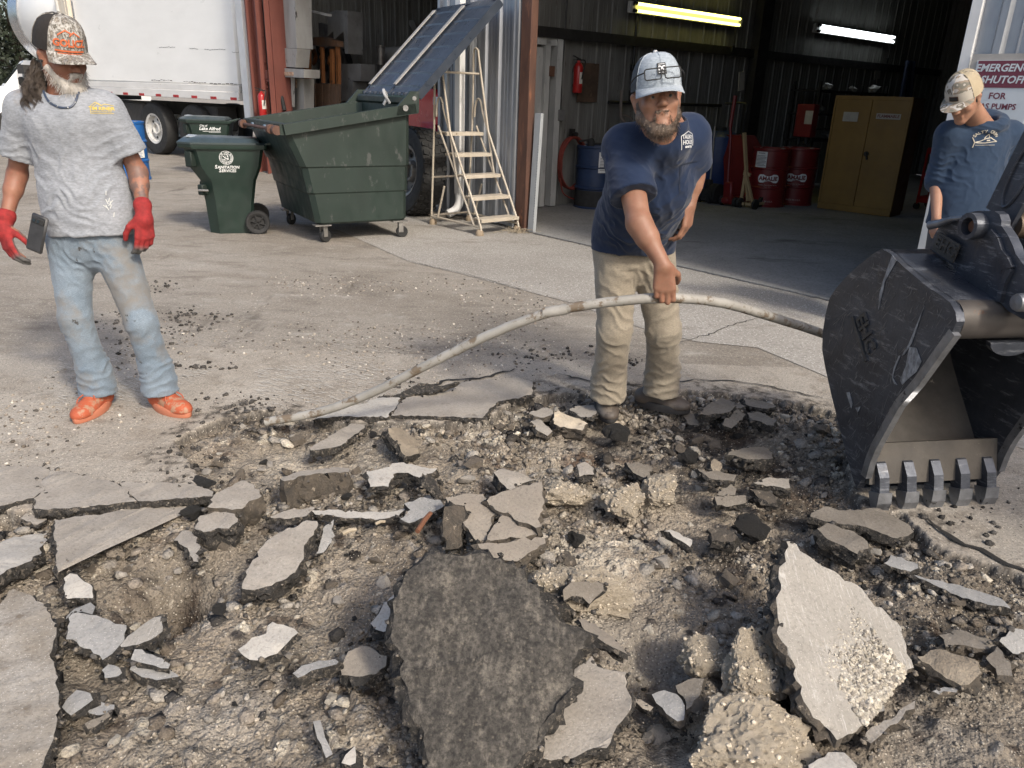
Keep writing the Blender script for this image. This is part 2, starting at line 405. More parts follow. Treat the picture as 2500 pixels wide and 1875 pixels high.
# clods and stones standing half out of the dirt
rng = np.random.default_rng(7)
mask_pts = np.argwhere(sdn > .02)
clump = fbm(X*2.6, Yg*2.6, o=3, seed=71)
for k in range(17000):
    j, i = mask_pts[rng.integers(len(mask_pts))]
    if clump[j, i]+.35 < rng.random()*.6: continue
    r = .0055*(1-rng.random()*.985)**-.52
    r = min(r, .030)
    if Yg[j, 0] > 2.9 and r < .012: r *= 1.5
    n = int(r*1.4/ST)+1
    j0, j1, i0, i1 = max(j-n, 0), min(j+n+1, X.shape[0]), max(i-n, 0), min(i+n+1, X.shape[1])
    th = rng.random()*3.14; e = rng.uniform(.6, 1.0); c_, s_ = math.cos(th), math.sin(th)
    dx, dy = X[j0:j1, i0:i1]-X[j, i], Yg[j0:j1, i0:i1]-Yg[j, i]
    a, b = (dx*c_+dy*s_)/r, (-dx*s_+dy*c_)/(r*e)
    ph = rng.random(3)*6.28
    q = np.maximum(np.maximum(np.abs(a*math.cos(ph[0])+b*math.sin(ph[0])), np.abs(a*math.cos(ph[1])+b*math.sin(ph[1]))), np.abs(a*math.cos(ph[2])+b*math.sin(ph[2])))*.6+np.hypot(a, b)*.45
    fl = rng.uniform(.35, .8); hh = Hh[j, i]-.25*r + r*fl*np.clip((1-q)*2.2, 0, 1)**.6 + (a*rng.uniform(-.35, .35)+b*rng.uniform(-.35, .35))*r
    sel = (q < 1) & (hh > Hh[j0:j1, i0:i1])
    Hh[j0:j1, i0:i1][sel] = hh[sel]
    if r > .009:
        t = rng.random(); loc_d = dark[j, i]; loc_p = pale[j, i]
        base = colr[j, i]*rng.uniform(.8, 1.25)
        if t < .10+.3*loc_p: base = np.array((.44, .395, .322))*rng.uniform(.75, 1.12)
        elif t > .93-.35*loc_d: base = np.array((.045, .04, .036))*rng.uniform(.7, 1.8)
        elif t > .8-.35*loc_d: base = np.array((.27, .245, .215))*rng.uniform(.8, 1.15)
        colr[j0:j1, i0:i1][sel] = base
pave = np.zeros(X.shape+(3,)); pave[:] = (.290, .260, .220)
pave = lay(pave, np.clip(.5+nA*1.2, 0, 1)*.7, (.365, .334, .29)); pave = lay(pave, np.clip(nB*1.5+nC*.7, 0, 1)*.45, (.17, .147, .12))
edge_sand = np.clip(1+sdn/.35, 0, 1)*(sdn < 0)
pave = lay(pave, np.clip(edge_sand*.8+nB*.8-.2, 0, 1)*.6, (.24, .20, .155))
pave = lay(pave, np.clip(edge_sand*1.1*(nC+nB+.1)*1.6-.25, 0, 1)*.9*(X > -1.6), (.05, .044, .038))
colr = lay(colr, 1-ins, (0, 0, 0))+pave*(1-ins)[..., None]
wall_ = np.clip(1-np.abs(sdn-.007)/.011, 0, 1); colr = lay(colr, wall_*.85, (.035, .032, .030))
Hh += (1-ins)*(.0025*fbm(X*14, Yg*14, o=3, seed=55)+.0025*np.clip(fbm(X*50, Yg*50, o=2, seed=56), 0, 1))
bd = np.minimum.reduce([X-FX0, FX1-X, Yg-FY0, FY1-Yg]); Hh *= np.clip((bd-.0005)/.05, 0, 1); Hh[bd < 1e-6] = 0
def terrain(x, y):
    i = int(round((x-FX0)/ST)); j = int(round((y-FY0)/ST))
    return float(Hh[min(max(j, 0), ny_), min(max(i, 0), nx_)])
def terrain_avg(x, y, r=.04):
    k = int(r/ST); i = int(round((x-FX0)/ST)); j = int(round((y-FY0)/ST))
    s = Hh[max(j-k, 0):j+k+1, max(i-k, 0):i+k+1]; return float(s.mean()) if s.size else 0.0
def grid_mesh(name, X, Y, Z, colr=None):
    ny, nx = X.shape; me = bpy.data.meshes.new(name)
    co = np.stack([X, Y, Z], -1).reshape(-1, 3).astype(np.float32)
    idx = np.arange(ny*nx).reshape(ny, nx)
    q = np.stack([idx[:-1, :-1], idx[:-1, 1:], idx[1:, 1:], idx[1:, :-1]], -1).reshape(-1, 4)
    fast_mesh(me, co, q)
    if colr is not None: set_col(me, np.concatenate([colr, ins[..., None]], -1).reshape(-1, 4))
    return me
def fast_mesh(me, co, q):
    k = q.shape[1]
    me.vertices.add(len(co)); me.vertices.foreach_set('co', np.ascontiguousarray(co, np.float32).ravel())
    me.loops.add(len(q)*k); me.loops.foreach_set('vertex_index', np.ascontiguousarray(q, np.int32).ravel())
    me.polygons.add(len(q)); me.polygons.foreach_set('loop_start', np.arange(0, len(q)*k, k, dtype=np.int32))
    try: me.polygons.foreach_set('loop_total', np.full(len(q), k, np.int32))
    except Exception: pass
    me.update(calc_edges=True); me.validate()
def set_col(me, c, name='Col'):
    a = me.color_attributes.new(name, 'FLOAT_COLOR', 'POINT')
    rgba = np.ones((len(c), 4), np.float32); rgba[:, :c.shape[1]] = c; a.data.foreach_set('color', rgba.ravel())
def m_dirt(name='dug_dirt', speck=.8, bstr=.9):
    m, nt, b, co = newmat(name)
    c = attr(nt, 'Col', 'Color')
    f = noise(nt, co, 90, 7, .72); g = noise(nt, co, 300, 4, .7)
    k = math_(nt, 'ADD', math_(nt, 'MULTIPLY', f, .9), math_(nt, 'MULTIPLY', g, .5))
    col = mixc(nt, 1.0, c, ramp(nt, k, [(.42, .45), (.7, 1.0), (1.0, 1.5)]), 'MULTIPLY')
    sp = voro(nt, co, 110); sel = voro(nt, co, 110, out='Color')
    col = mixc(nt, math_(nt, 'MULTIPLY', ramp(nt, sp, [(.18, 1.), (.32, 0.)]), ramp(nt, sel, [(.60, 0.), (.68, speck)])), col, (.60, .55, .46))
    col = mixc(nt, math_(nt, 'MULTIPLY', ramp(nt, sp, [(.22, 1.), (.36, 0.)]), ramp(nt, sel, [(.30, speck), (.36, 0.)])), col, (.07, .06, .05))
    nt.links.new(col, b.inputs['Base Color']); b.inputs['Roughness'].default_value = .95; b.inputs['Specular IOR Level'].default_value = .2
    cr = voro(nt, mapping(nt, co, loc=(3, 5, 2)), 55); h = math_(nt, 'ADD', math_(nt, 'ADD', f, math_(nt, 'MULTIPLY', sp, -.9)), math_(nt, 'MULTIPLY', cr, -1.1))
    bn = setbump(nt, b, h, bstr, .010); nt.links.new(math_(nt, 'ADD', math_(nt, 'MULTIPLY', attr(nt, 'Col', 'Alpha'), bstr*.75), .2), bn.inputs['Strength'])
    return m
M_DIRT = m_dirt()
me = grid_mesh('dug_up_ground', X, Yg, Hh, colr)
tag(link_mesh('dug_up_ground', me, M_DIRT, smooth=180), kind='structure')
# ================================================================ broken asphalt
def m_slab_top(name, a, c, grime=(.12, .10, .08), speck=.6, gpos=.6, streak=0.0):
    m, nt, b, co = newmat(name)
    n1 = noise(nt, co, 5, 8, .62); f = noise(nt, co, 85, 6, .7)
    col = ramp(nt, n1, [(.32, c), (.66, a)])
    col = mixc(nt, ramp(nt, f, [(.34, .5), (.5, 0.)]), col, tuple(x*.55 for x in c))
    sp = voro(nt, co, 150); sel = voro(nt, co, 150, out='Color')
    col = mixc(nt, math_(nt, 'MULTIPLY', ramp(nt, sp, [(.18, 1.), (.32, 0.)]), ramp(nt, sel, [(.55, 0.), (.62, speck*.6)])), col, (.56, .53, .48))
    g = noise(nt, mapping(nt, co, loc=(5, 2, 1)), 9, 10, .72)
    col = mixc(nt, ramp(nt, g, [(gpos, 0.), (gpos+.09, .85)]), col, grime)
    if streak:
        s = noise(nt, mapping(nt, co, (40, 4, 4), (0, 0, .5)), 3, 6, .7)
        col = mixc(nt, ramp(nt, s, [(.56, 0.), (.66, streak)]), col, (.62, .60, .57))
    nt.links.new(col, b.inputs['Base Color']); b.inputs['Roughness'].default_value = .9; b.inputs['Specular IOR Level'].default_value = .3
    setbump(nt, b, math_(nt, 'ADD', f, math_(nt, 'MULTIPLY', sp, -.4)), .6, .004)
    return m
M_TOP = m_slab_top('slab_top', (.335, .305, .265), (.255, .228, .194))
M_TOPP = m_slab_top('slab_top_pale', (.44, .415, .375), (.34, .318, .285), speck=.7)
M_TOPB = m_slab_top('slab_top_bluish', (.30, .295, .285), (.225, .22, .21), speck=.7)
M_TOPW = m_slab_top('slab_top_scraped', (.325, .304, .272), (.265, .247, .218), (.46, .44, .41), .7, .60, .4)
M_TOPT = m_slab_top('slab_top_tan', (.285, .25, .205), (.225, .195, .16), speck=.3)
M_TOPS = m_slab_top('slab_top_sandy', (.335, .312, .278), (.205, .175, .137), (.15, .122, .092), 1.0, .58)
M_TOPD = m_slab_top('slab_dusk', (.20, .178, .15), (.14, .122, .10), speck=.3)  # the slabs' own darker brown
M_UNDER = None
def m_under():
    m, nt, b, co = newmat('slab_underside')
    s = mapping(nt, co, (2.0, 1.1, 1), (0, 0, .12))
    n1 = noise(nt, s, 9, 11, .8); f = noise(nt, co, 70, 7, .75)
    col = ramp(nt, n1, [(.30, (.036, .033, .030)), (.50, (.100, .091, .079)), (.66, (.25, .222, .183))])
    col = mixc(nt, ramp(nt, f, [(.40, .7), (.56, 0.)]), col, (.022, .021, .02))
    sp = voro(nt, co, 80); sel = voro(nt, co, 80, out='Color')
    col = mixc(nt, math_(nt, 'MULTIPLY', ramp(nt, sp, [(.12, .8), (.34, 0.)]), ramp(nt, sel, [(.58, 0.), (.7, .45)])), col, (.30, .26, .2))
    nt.links.new(col, b.inputs['Base Color']); b.inputs['Roughness'].default_value = .9; b.inputs['Specular IOR Level'].default_value = .25
    setbump(nt, b, math_(nt, 'ADD', f, math_(nt, 'MULTIPLY', n1, .8)), 1.0, .010); return m
M_UNDER = m_under()
M_SIDE = mat('asphalt_broken_edge', (.075, .067, .058), (.022, .021, .019), 60, .9, bump=1.0, bscale=110, bdist=.03, wear=(.20, .172, .138), wscale=55, wpos=.54)
M_SIDEB = mat('asphalt_brown_edge', (.12, .098, .074), (.045, .040, .034), 18, .9, bump=1.0, bscale=80, bdist=.012, wear=(.30, .25, .19), wscale=35, wpos=.6)
M_LIME = mat('limerock', (.60, .52, .405), (.41, .345, .26), 9, .95, bump=1.0, bscale=70, bdist=.012, wear=(.21, .17, .125), wscale=16, wpos=.62)
M_LIMED = mat('limerock_dirty', (.30, .255, .195), (.17, .14, .105), 10, .95, bump=1.0, bscale=60, bdist=.012, wear=(.05, .045, .04), wscale=20, wpos=.6)
EDGES = []
def slab(label, px, z=0.0, tilt=(0, 0), th=.05, top=None, side=None, name='asphalt_slab', conv=zP, jag=.006, relief=.003, cat='asphalt slab', group='broken asphalt slabs in the dug-up ground', seed=None, flare=.003):
    pts = [conv(*p) for p in px]
    cx = sum(p[0] for p in pts)/len(pts); cy = sum(p[1] for p in pts)/len(pts)
    c = Vector(G(cx, cy, z)); n = Vector((tilt[0], tilt[1], 1)).normalized(); cv = Vector(_C)
    P = []
    for p in pts:
        d = Vector(ray(*p)); t = (c-cv).dot(n)/d.dot(n); P.append(cv+d*t)
    bx = Vector((1, 0, 0)); bx = (bx-n*bx.dot(n)).normalized(); by = n.cross(bx)
    Q = [((p-c).dot(bx), (p-c).dot(by)) for p in P]
    if sum(Q[i-1][0]*Q[i][1]-Q[i][0]*Q[i-1][1] for i in range(len(Q))) < 0: Q.reverse()
    rs = random.Random(seed if seed is not None else int(cx*7+cy))
    out = []
    for i in range(len(Q)):
        a, b = Q[i], Q[(i+1) % len(Q)]; L = math.hypot(b[0]-a[0], b[1]-a[1]); k = max(1, int(L/.016))
        ox, oy = (b[1]-a[1])/(L+1e-9), -(b[0]-a[0])/(L+1e-9); w = 0
        for j in range(k):
            t = j/k; w = w*.6+rs.gauss(0, jag*.8) if j else rs.gauss(0, jag*.3)
            e = w*math.sin(math.pi*t)**.5 if k > 2 and 0 < t < 1 else w*.5
            out.append((a[0]+(b[0]-a[0])*t+ox*e, a[1]+(b[1]-a[1])*t+oy*e))
    m = len(out); ctr = (sum(p[0] for p in out)/m, sum(p[1] for p in out)/m)
    bm = bmesh.new()
    def ring(sc, dz, jit):
        r = []
        for p in out:
            dx, dy = p[0]-ctr[0], p[1]-ctr[1]; L = math.hypot(dx, dy)+1e-6; o = sc+rs.gauss(0, jit)
            r.append(bm.verts.new((p[0]+dx/L*o, p[1]+dy/L*o, dz+rs.gauss(0, abs(jit)*.5 if dz else .0012))))
        return r
    r0 = ring(0, 0, 0)
    lv = max(2, min(5, int(th/.014)+1)); rings = [r0]
    for k in range(1, lv+1):
        rings.append(ring(.004-.012*(k/lv)*(k/lv)+flare*(k/lv)**.7*1.6+(.0 if k < lv else -.01), -th*k/lv, .0085))
    top_f = bm.faces.new(r0)
    for a, b in zip(rings[:-1], rings[1:]):
        for i in range(m):
            f = bm.faces.new((a[i], b[i], b[(i+1) % m], a[(i+1) % m])); f.material_index = 1
    bot = bm.faces.new(list(reversed(rings[-1]))); bot.material_index = 1
    t = bmesh.ops.triangulate(bm, faces=[top_f, bot])
    tf = [f for f in t['faces'] if f.material_index == 0]
    es = {e for f in tf for e in f.edges if e.calc_length() > .05 and all(g.material_index == 0 for g in e.link_faces)}
    for _ in range(2):
        if not es: break
        bmesh.ops.subdivide_edges(bm, edges=list(es), cuts=1)
        fs = [f for f in bm.faces if f.material_index == 0 and len(f.verts) > 3]
        if fs: bmesh.ops.triangulate(bm, faces=fs)
        es = {e for f in bm.faces if f.material_index == 0 for e in f.edges if e.calc_length() > .05 and all(g.material_index == 0 for g in e.link_faces)}
    sd_ = rs.random()*50
    tv = [v for v in bm.verts if all(f.material_index == 0 for f in v.link_faces)]
    if tv:
        a = np.array([v.co[:] for v in tv]); h = fbm(a[:, 0]*6+sd_, a[:, 1]*6, o=3)*relief*2+fbm(a[:, 0]*30+sd_, a[:, 1]*30, o=2, seed=4)*relief
        for v, q in zip(tv, h): v.co.z += q
    bmesh.ops.recalc_face_normals(bm, faces=bm.faces)
    me = bpy.data.meshes.new(name); bm.to_mesh(me); bm.free()
    o = link_mesh(name, me, [top or M_TOP, side or M_SIDE], smooth=32)
    EDGES.append((c, bx, by, n, out, th))
    o.matrix_world = Matrix.Translation(c) @ Matrix((bx, by, n)).transposed().to_4x4()
    return tag(o, label, cat, group, 'thing')

LEFT = [
 (zA, [(-300,430),(0,450),(330,455),(405,490),(275,575),(360,650),(270,715),(0,780),(-300,790)], .012, (0,.03), .05, None, 'flat asphalt plate at left frame edge, cracked from the plate beside it'),
 (zA, [(410,492),(560,500),(950,600),(1050,690),(1110,742),(800,772),(560,803),(280,800),(277,722),(368,652),(322,600)], .014, (0,.03), .05, None, 'wide asphalt plate overhanging the hole below the orange shoes'),
 (zA, [(965,590),(1300,585),(1560,600),(1690,640),(1720,705),(1400,720),(1120,745),(1055,690)], .008, (0,.02), .04, None, 'asphalt plate with white spot beside the black crumb patch'),
 (zA, [(440,890),(850,840),(1300,760),(1560,690),(1690,700),(1705,740),(1450,800),(1330,850),(1270,900),(1060,970),(830,1080),(690,1120),(600,1190),(470,1310),(445,1260),(460,1110),(430,1020)], .0, (.08,.10), .045, M_TOP, 'long asphalt plate with white scratches sloping into the hole at left'),
 (zA, [(165,880),(270,800),(350,810),(380,890),(300,930)], -.02, (.1,.1), .03, M_TOP, 'small wedge of asphalt between two plates at far left'),
 (zA, [(-250,1120),(0,1080),(120,1030),(380,1000),(385,1060),(330,1170),(250,1230),(0,1340),(-250,1420)], .0, (.1,.22), .06, M_TOPP, 'pale asphalt slab with thick black edge at left frame edge'),
 (zA, [(1680,790),(1730,690),(1960,570),(2040,600),(2120,700),(1960,800),(1880,812),(1800,790)], .035, (.05,-.02), .11, M_TOP, 'thick grey asphalt block with crumbly brown side'),
 (zA, [(1570,960),(1620,860),(1820,820),(1930,880),(1850,965),(1760,960),(1650,1000)], .01, (-.1,-.15), .10, M_TOP, 'rounded crumbly asphalt block in front of the thick grey block'),
 (zA, [(1405,1060),(1480,980),(1555,985),(1590,1080),(1615,1130),(1605,1230),(1540,1180),(1470,1100)], -.03, (-.2,-.1), .04, M_TOP, 'narrow pointed asphalt shard beside the dark hollow'),
 (zB, [(535,40),(580,0),(640,10),(700,70),(780,190),(770,205),(560,205),(540,190)], .0, (0,-.25), .045, M_TOPP, 'small pale shard with a straight black front edge'),
 (zB, [(-250,300),(0,250),(60,190),(70,150),(110,125),(210,160),(300,230),(390,280),(430,370),(470,440),(440,560),(425,640),(470,830),(490,1050),(470,1250),(400,1470),(330,1640),(250,1900),(-250,1900)], .015, (.03,.0), .06, M_TOPS, 'very large sandy asphalt plate filling the bottom left corner'),
 (zB, [(560,440),(600,330),(700,330),(800,350),(920,400),(1050,430),(1035,500),(990,600),(930,670),(850,715),(700,620),(550,545)], .0, (.1,-.15), .05, M_TOPB, 'five sided grey slab with black front edge near the large corner plate'),
 (zB, [(545,390),(620,290),(750,235),(780,310),(765,352),(600,322)], -.02, (.1,.0), .04, M_TOPB, 'grey slab tucked behind the five sided slab'),
 (zB, [(1000,600),(1060,520),(1180,430),(1340,355),(1350,480),(1300,520),(1150,590),(1000,620)], .0, (-.15,-.2), .045, M_TOPW, 'narrow whitish shard pointing up right beside the five sided slab'),
 (zB, [(1085,710),(1120,630),(1180,630),(1300,690),(1415,755),(1400,790),(1280,765),(1150,735)], .0, (.1,-.2), .03, M_TOPB, 'upper of two stacked thin grey splinters with black edges'),
 (zB, [(1075,800),(1095,760),(1200,780),(1330,810),(1470,835),(1480,860),(1300,890),(1180,860)], -.03, (.1,-.1), .04, M_TOPB, 'lower of two stacked thin grey splinters'),
 (zB, [(845,800),(900,755),(950,760),(1010,820),(990,850),(870,865)], -.01, (.0,-.1), .035, M_TOPB, 'fist sized grey asphalt lump below the five sided slab'),
 (zB, [(515,1110),(560,1040),(640,970),(750,1000),(770,1050),(680,1120),(590,1180)], -.02, (-.1,-.2), .035, M_TOPB, 'grey slab fragment leaning beside the large corner plate'),
 (zB, [(710,1130),(750,1060),(850,1070),(950,1095),(950,1140),(820,1180),(740,1160)], -.04, (0,-.1), .03, M_TOPB, 'dusty fragment with a black underside beside the leaning fragment'),
 (zB, [(700,1250),(760,1220),(900,1150),(915,1185),(800,1270),(730,1295)], -.04, (.2,-.3), .03, M_TOPD, 'dark brown splinter below the leaning fragment'),
 (zP, [(580,1585),(602,1570),(650,1546),(653,1527),(666,1518),(704,1530),(728,1543),(704,1568),(676,1594),(638,1611),(610,1610),(590,1597)], .01, (.0,-.2), .035, M_TOPP, 'bright pale notched slab with a black lower rim'),
]
MID = [
 (zC, [(530,388),(640,330),(900,270),(1010,225),(1190,215),(1180,270),(1110,340),(1085,378),(900,370),(700,370)], .02, (0,0), .05, M_TOPP, 'straight edged pavement plate under the low end of the pipe'),
 (zC, [(1235,225),(1500,150),(1700,100),(2100,70),(2212,100),(2212,200),(1950,250),(1850,350),(1830,380),(1600,370),(1300,365),(1120,360),(1150,320),(1190,270)], .018, (0,0), .05, M_TOP, 'wide pavement plate with straight broken front edge left of the boots'),
 (zC, [(1020,215),(1180,190),(1350,110),(1500,130),(1640,100),(1480,170),(1200,220)], .045, (0,-.5), .03, M_SIDE, 'strip of black asphalt lifted along the crack under the pipe'),
 (zC, [(500,630),(560,570),(740,460),(850,410),(940,410),(880,480),(800,540),(720,600),(600,622)], -.0, (.1,.05), .04, M_TOP, 'curved asphalt plate below the low end of the pipe'),
 (zC, [(1095,455),(1200,460),(1330,560),(1340,650),(1222,690),(1190,610),(1130,540)], .03, (.5,-.1), .06, M_LIMED, 'tilted slab showing a tall black left edge'),
 (zC, [(265,850),(420,790),(700,760),(800,770),(790,800),(600,805),(400,832),(300,872)], .03, (0,.1), .13, M_TOP, 'long block with a deep crumbly brown front'),
 (zC, [(930,790),(1080,760),(1220,720),(1330,750),(1480,770),(1400,810),(1370,860),(1250,800),(1170,800),(1120,850),(1100,910),(960,910)], .03, (0,-.12), .05, M_TOPP, 'pale hook shaped slab with scrape marks'),
 (zP, [(590,1435),(600,1395),(633,1340),(692,1296),(749,1270),(774,1273),(765,1305),(742,1343),(733,1375),(720,1397),(663,1429),(619,1440)], .03, (.0,-.18), .07, M_TOP, 'big leaf shaped slab with a ragged black right side'),
 (zC, [(540,1430),(580,1320),(620,1210),(680,1165),(662,1240),(690,1290),(640,1360),(600,1420)], .0, (.4,-.3), .02, M_TOPB, 'thin bluish sliver beside the leaf shaped slab'),
 (zC, [(180,1150),(260,1110),(480,1075),(540,1060),(480,1120),(470,1140),(300,1160)], .0, (0,-.1), .03, M_TOP, 'left half of a thin curved slab'),
 (zC, [(490,1095),(680,1085),(900,1110),(1080,1110),(1270,1070),(1180,1140),(1000,1165),(850,1150),(640,1130)], .0, (0,-.1), .03, M_TOPP, 'right half of a thin curved slab, crescent shaped'),
 (zC, [(1220,1040),(1380,990),(1500,1010),(1530,1060),(1440,1110),(1350,1160),(1260,1190),(1190,1160),(1270,1090)], .03, (.05,-.2), .05, M_TOPB, 'bluish slab with a shiny scraped corner'),
 (zC, [(1530,1065),(1620,1052),(1680,1062),(1672,1250),(1640,1390),(1540,1400),(1520,1250)], .07, (0,-1.4), .05, M_SIDEB, 'crumbly slab standing on its edge among the central slabs'),
 (zC, [(1540,990),(1700,960),(1830,970),(1880,1030),(1945,1110),(1900,1200),(1860,1320),(1790,1330),(1680,1190),(1600,1060)], .09, (.05,-.2), .05, M_TOPT, 'left piece of the four part cracked slab in the middle'),
 (zP, [(1190,1222),(1241,1197),(1323,1175),(1330,1220),(1323,1286),(1308,1289),(1279,1277),(1241,1251),(1219,1250)], .12, (-.1,-.3), .05, M_TOPT, 'upper right piece of the four part cracked slab, tilted up'),
 (zP, [(1224,1258),(1242,1255),(1279,1280),(1308,1297),(1317,1306),(1200,1321),(1189,1318),(1202,1290)], .085, (.05,-.2), .05, M_TOPT, 'lower right piece of the four part cracked slab'),
 (zP, [(1166,1327),(1190,1325),(1260,1319),(1318,1311),(1330,1315),(1310,1340),(1280,1360),(1262,1372),(1240,1368),(1200,1362),(1180,1355)], .07, (.05,-.2), .05, M_TOPT, 'front piece of the four part cracked slab'),
 (zP, [(1204,1153),(1230,1144),(1247,1150),(1308,1172),(1246,1197),(1220,1175)], .06, (.15,-.1), .07, M_TOP, 'wedge slab with black crumbly left face behind the four part slab'),
 (zC, [(1375,830),(1405,810),(1450,850),(1500,930),(1530,985),(1480,985),(1400,900)], .05, (.6,-.4), .04, M_SIDE, 'black curved slab edge beside the pale hook shaped slab'),
 (zP, [(1020,1378),(1083,1352),(1130,1358),(1221,1363),(1277,1391),(1317,1458),(1356,1498),(1418,1538),(1430,1582),(1396,1616),(1401,1672),(1334,1763),(1255,1875),(1190,1990),(1060,1990),(1034,1808),(1012,1763),(995,1661),(961,1571),(961,1503),(983,1424)], .16, (.05,-.5), .055, M_UNDER, 'largest slab, overturned with its dark rough underside towards the camera'),
 (zP, [(1444,1603),(1475,1632),(1530,1640),(1540,1728),(1495,1800),(1482,1828),(1434,1831),(1400,1848),(1290,1862),(1240,1870),(1300,1780),(1360,1680)], .0, (-.08,-.1), .045, M_TOP, 'sandy slab lying under the right edge of the overturned dark slab'),
 (zF, [(670,512),(720,510),(860,600),(1000,710),(1050,780),(980,750),(880,700),(760,620)], .02, (.3,.2), .03, M_TOPT, 'long brown splinter right of the overturned dark slab'),
 (zF, [(550,285),(620,225),(720,215),(860,240),(800,340),(760,400),(700,340),(620,330),(560,372)], .05, (.1,-.7), .05, M_TOPD, 'dark brown slab propped behind the overturned dark slab'),
 (zF, [(350,285),(430,300),(590,390),(650,450),(520,420),(400,350)], .02, (.3,.1), .05, M_SIDE, 'black slab edge showing behind the overturned dark slab'),
 (zP, [(1109,1437),(1125,1418),(1150,1430)], .0, (0,0), .03, M_TOP, 'small chip above the overturned dark slab'),
 (zD, [(965,545),(1000,500),(1060,400),(1140,320),(1160,470),(1140,590),(1060,605),(1000,590)], .0, (.0,-.15), .04, M_TOPP, 'pale slab half covered by the left edge of the overturned dark slab'),
 (zD, [(360,930),(430,870),(560,825),(690,815),(715,840),(700,860),(560,890),(400,960)], .01, (0,-.1), .045, M_TOPB, 'brick shaped grey block left of the overturned dark slab'),
 (zD, [(730,880),(790,760),(900,710),(1000,750),(1085,800),(1080,870),(1000,930),(850,950),(740,940)], .0, (-.1,-.2), .05, M_TOPT, 'rounded dusty slab beside the brick shaped block'),
 (zD, [(740,1620),(770,1560),(840,1485),(850,1560),(850,1620),(800,1632)], .0, (0,-.2), .03, M_TOPP, 'small pale triangular chip near the bottom frame edge'),
 (zD, [(520,1300),(575,1280),(600,1360),(640,1480),(670,1550),(620,1585),(580,1480),(540,1370)], .0, (.2,-.1), .025, M_TOPB, 'narrow grey bar shaped piece standing in the dirt at bottom left of centre'),
 (zD, [(1290,1240),(1330,1220),(1375,1270),(1390,1400),(1400,1490),(1340,1400)], -.02, (.1,-.1), .03, M_TOPT, 'brown chip under the lower left edge of the overturned dark slab'),
]
RIGHT = [
 (zG, [(290,300),(322,300),(470,420),(580,480),(710,560),(830,690),(960,780),(990,820),(1010,930),(1058,1055),(1010,1080),(900,1200),(760,1400),(640,1480),(600,1490),(560,1440),(430,1310),(390,1170),(300,980),(240,850),(235,640),(250,520),(290,420)], .10, (.38,-.42), .06, M_TOPW, 'large whitish slab tilted up at right, lower corner under gravel'),
 (zG, [(480,225),(540,190),(700,240),(780,300),(790,340),(720,372),(640,330),(540,285)], .05, (.0,-.1), .08, M_TOPD, 'thick brown slab below the excavator teeth'),
 (zG, [(440,150),(520,90),(700,110),(850,100),(1000,180),(1060,240),(960,280),(720,200),(560,180)], .02, (.05,-.05), .05, M_TOPD, 'dusty slab directly under the bucket teeth'),
 (zG, [(880,430),(920,380),(1080,435),(1082,460),(1040,480),(920,452)], .02, (.05,-.1), .04, M_TOPB, 'flat grey slab with a square end right of the whitish slab'),
 (zG, [(1060,500),(1200,530),(1400,580),(1580,640),(1640,700),(1500,680),(1350,640),(1180,560)], .0, (.1,.0), .04, M_TOPB, 'long thin slab below the crack at right frame edge'),
 (zG, [(1080,990),(1160,950),(1330,980),(1450,1020),(1440,1110),(1340,1160),(1220,1090)], .03, (-.1,-.2), .05, M_LIMED, 'slab crusted with gravel right of the whitish slab'),
 (zG, [(1210,860),(1300,830),(1500,880),(1560,910),(1480,945),(1250,935)], .02, (0,-.1), .05, M_TOPD, 'dark slab behind the gravel crusted slab'),
 (zG, [(1570,900),(1640,820),(1720,830),(1760,960),(1650,970)], .03, (.2,-.6), .05, M_TOPB, 'dark slab standing up at the right frame edge'),
 (zG, [(1490,1000),(1560,930),(1640,1030),(1650,1110),(1560,1100)], .02, (-.3,-.4), .04, M_TOPD, 'brown pointed slab right of the gravel crusted slab'),
 (zG, [(760,1485),(850,1395),(1000,1295),(1070,1255),(1062,1300),(960,1390),(800,1510)], .02, (-.4,-.2), .035, M_TOP, 'narrow slab holding back the gravel below the whitish slab'),
 (zG, [(430,1640),(540,1560),(640,1560),(720,1640),(760,1800),(430,1800)], .02, (0,-.1), .05, M_TOPP, 'pale slab cut by the bottom frame edge right of centre'),
 (zG, [(1170,1200),(1240,1170),(1330,1175),(1310,1205),(1210,1215)], .0, (0,-.1), .02, M_TOPB, 'small thin chip below the gravel crusted slab'),
 (zF, [(1240,1090),(1330,1060),(1430,1090),(1490,1180),(1490,1290),(1350,1240),(1270,1160)], .0, (-.1,-.2), .04, M_TOPB, 'rounded speckled slab left of the limerock mound'),
 (zF, [(1420,1020),(1560,960),(1640,970),(1620,1060),(1540,1180),(1500,1210),(1440,1080)], .02, (-.2,-.3), .04, M_TOPD, 'dark tilted slab leaning on the limerock mound'),
 (zF, [(1300,1240),(1400,1250),(1500,1310),(1480,1345),(1370,1300)], -.03, (0,-.2), .03, M_SIDEB, 'thin crumbly chip under the rounded speckled slab'),
 (zF, [(1080,1120),(1150,1130),(1250,1190),(1230,1220),(1120,1160)], -.02, (0,-.2), .03, M_TOPT, 'brown chip between the sandy slab and the speckled slab'),
]
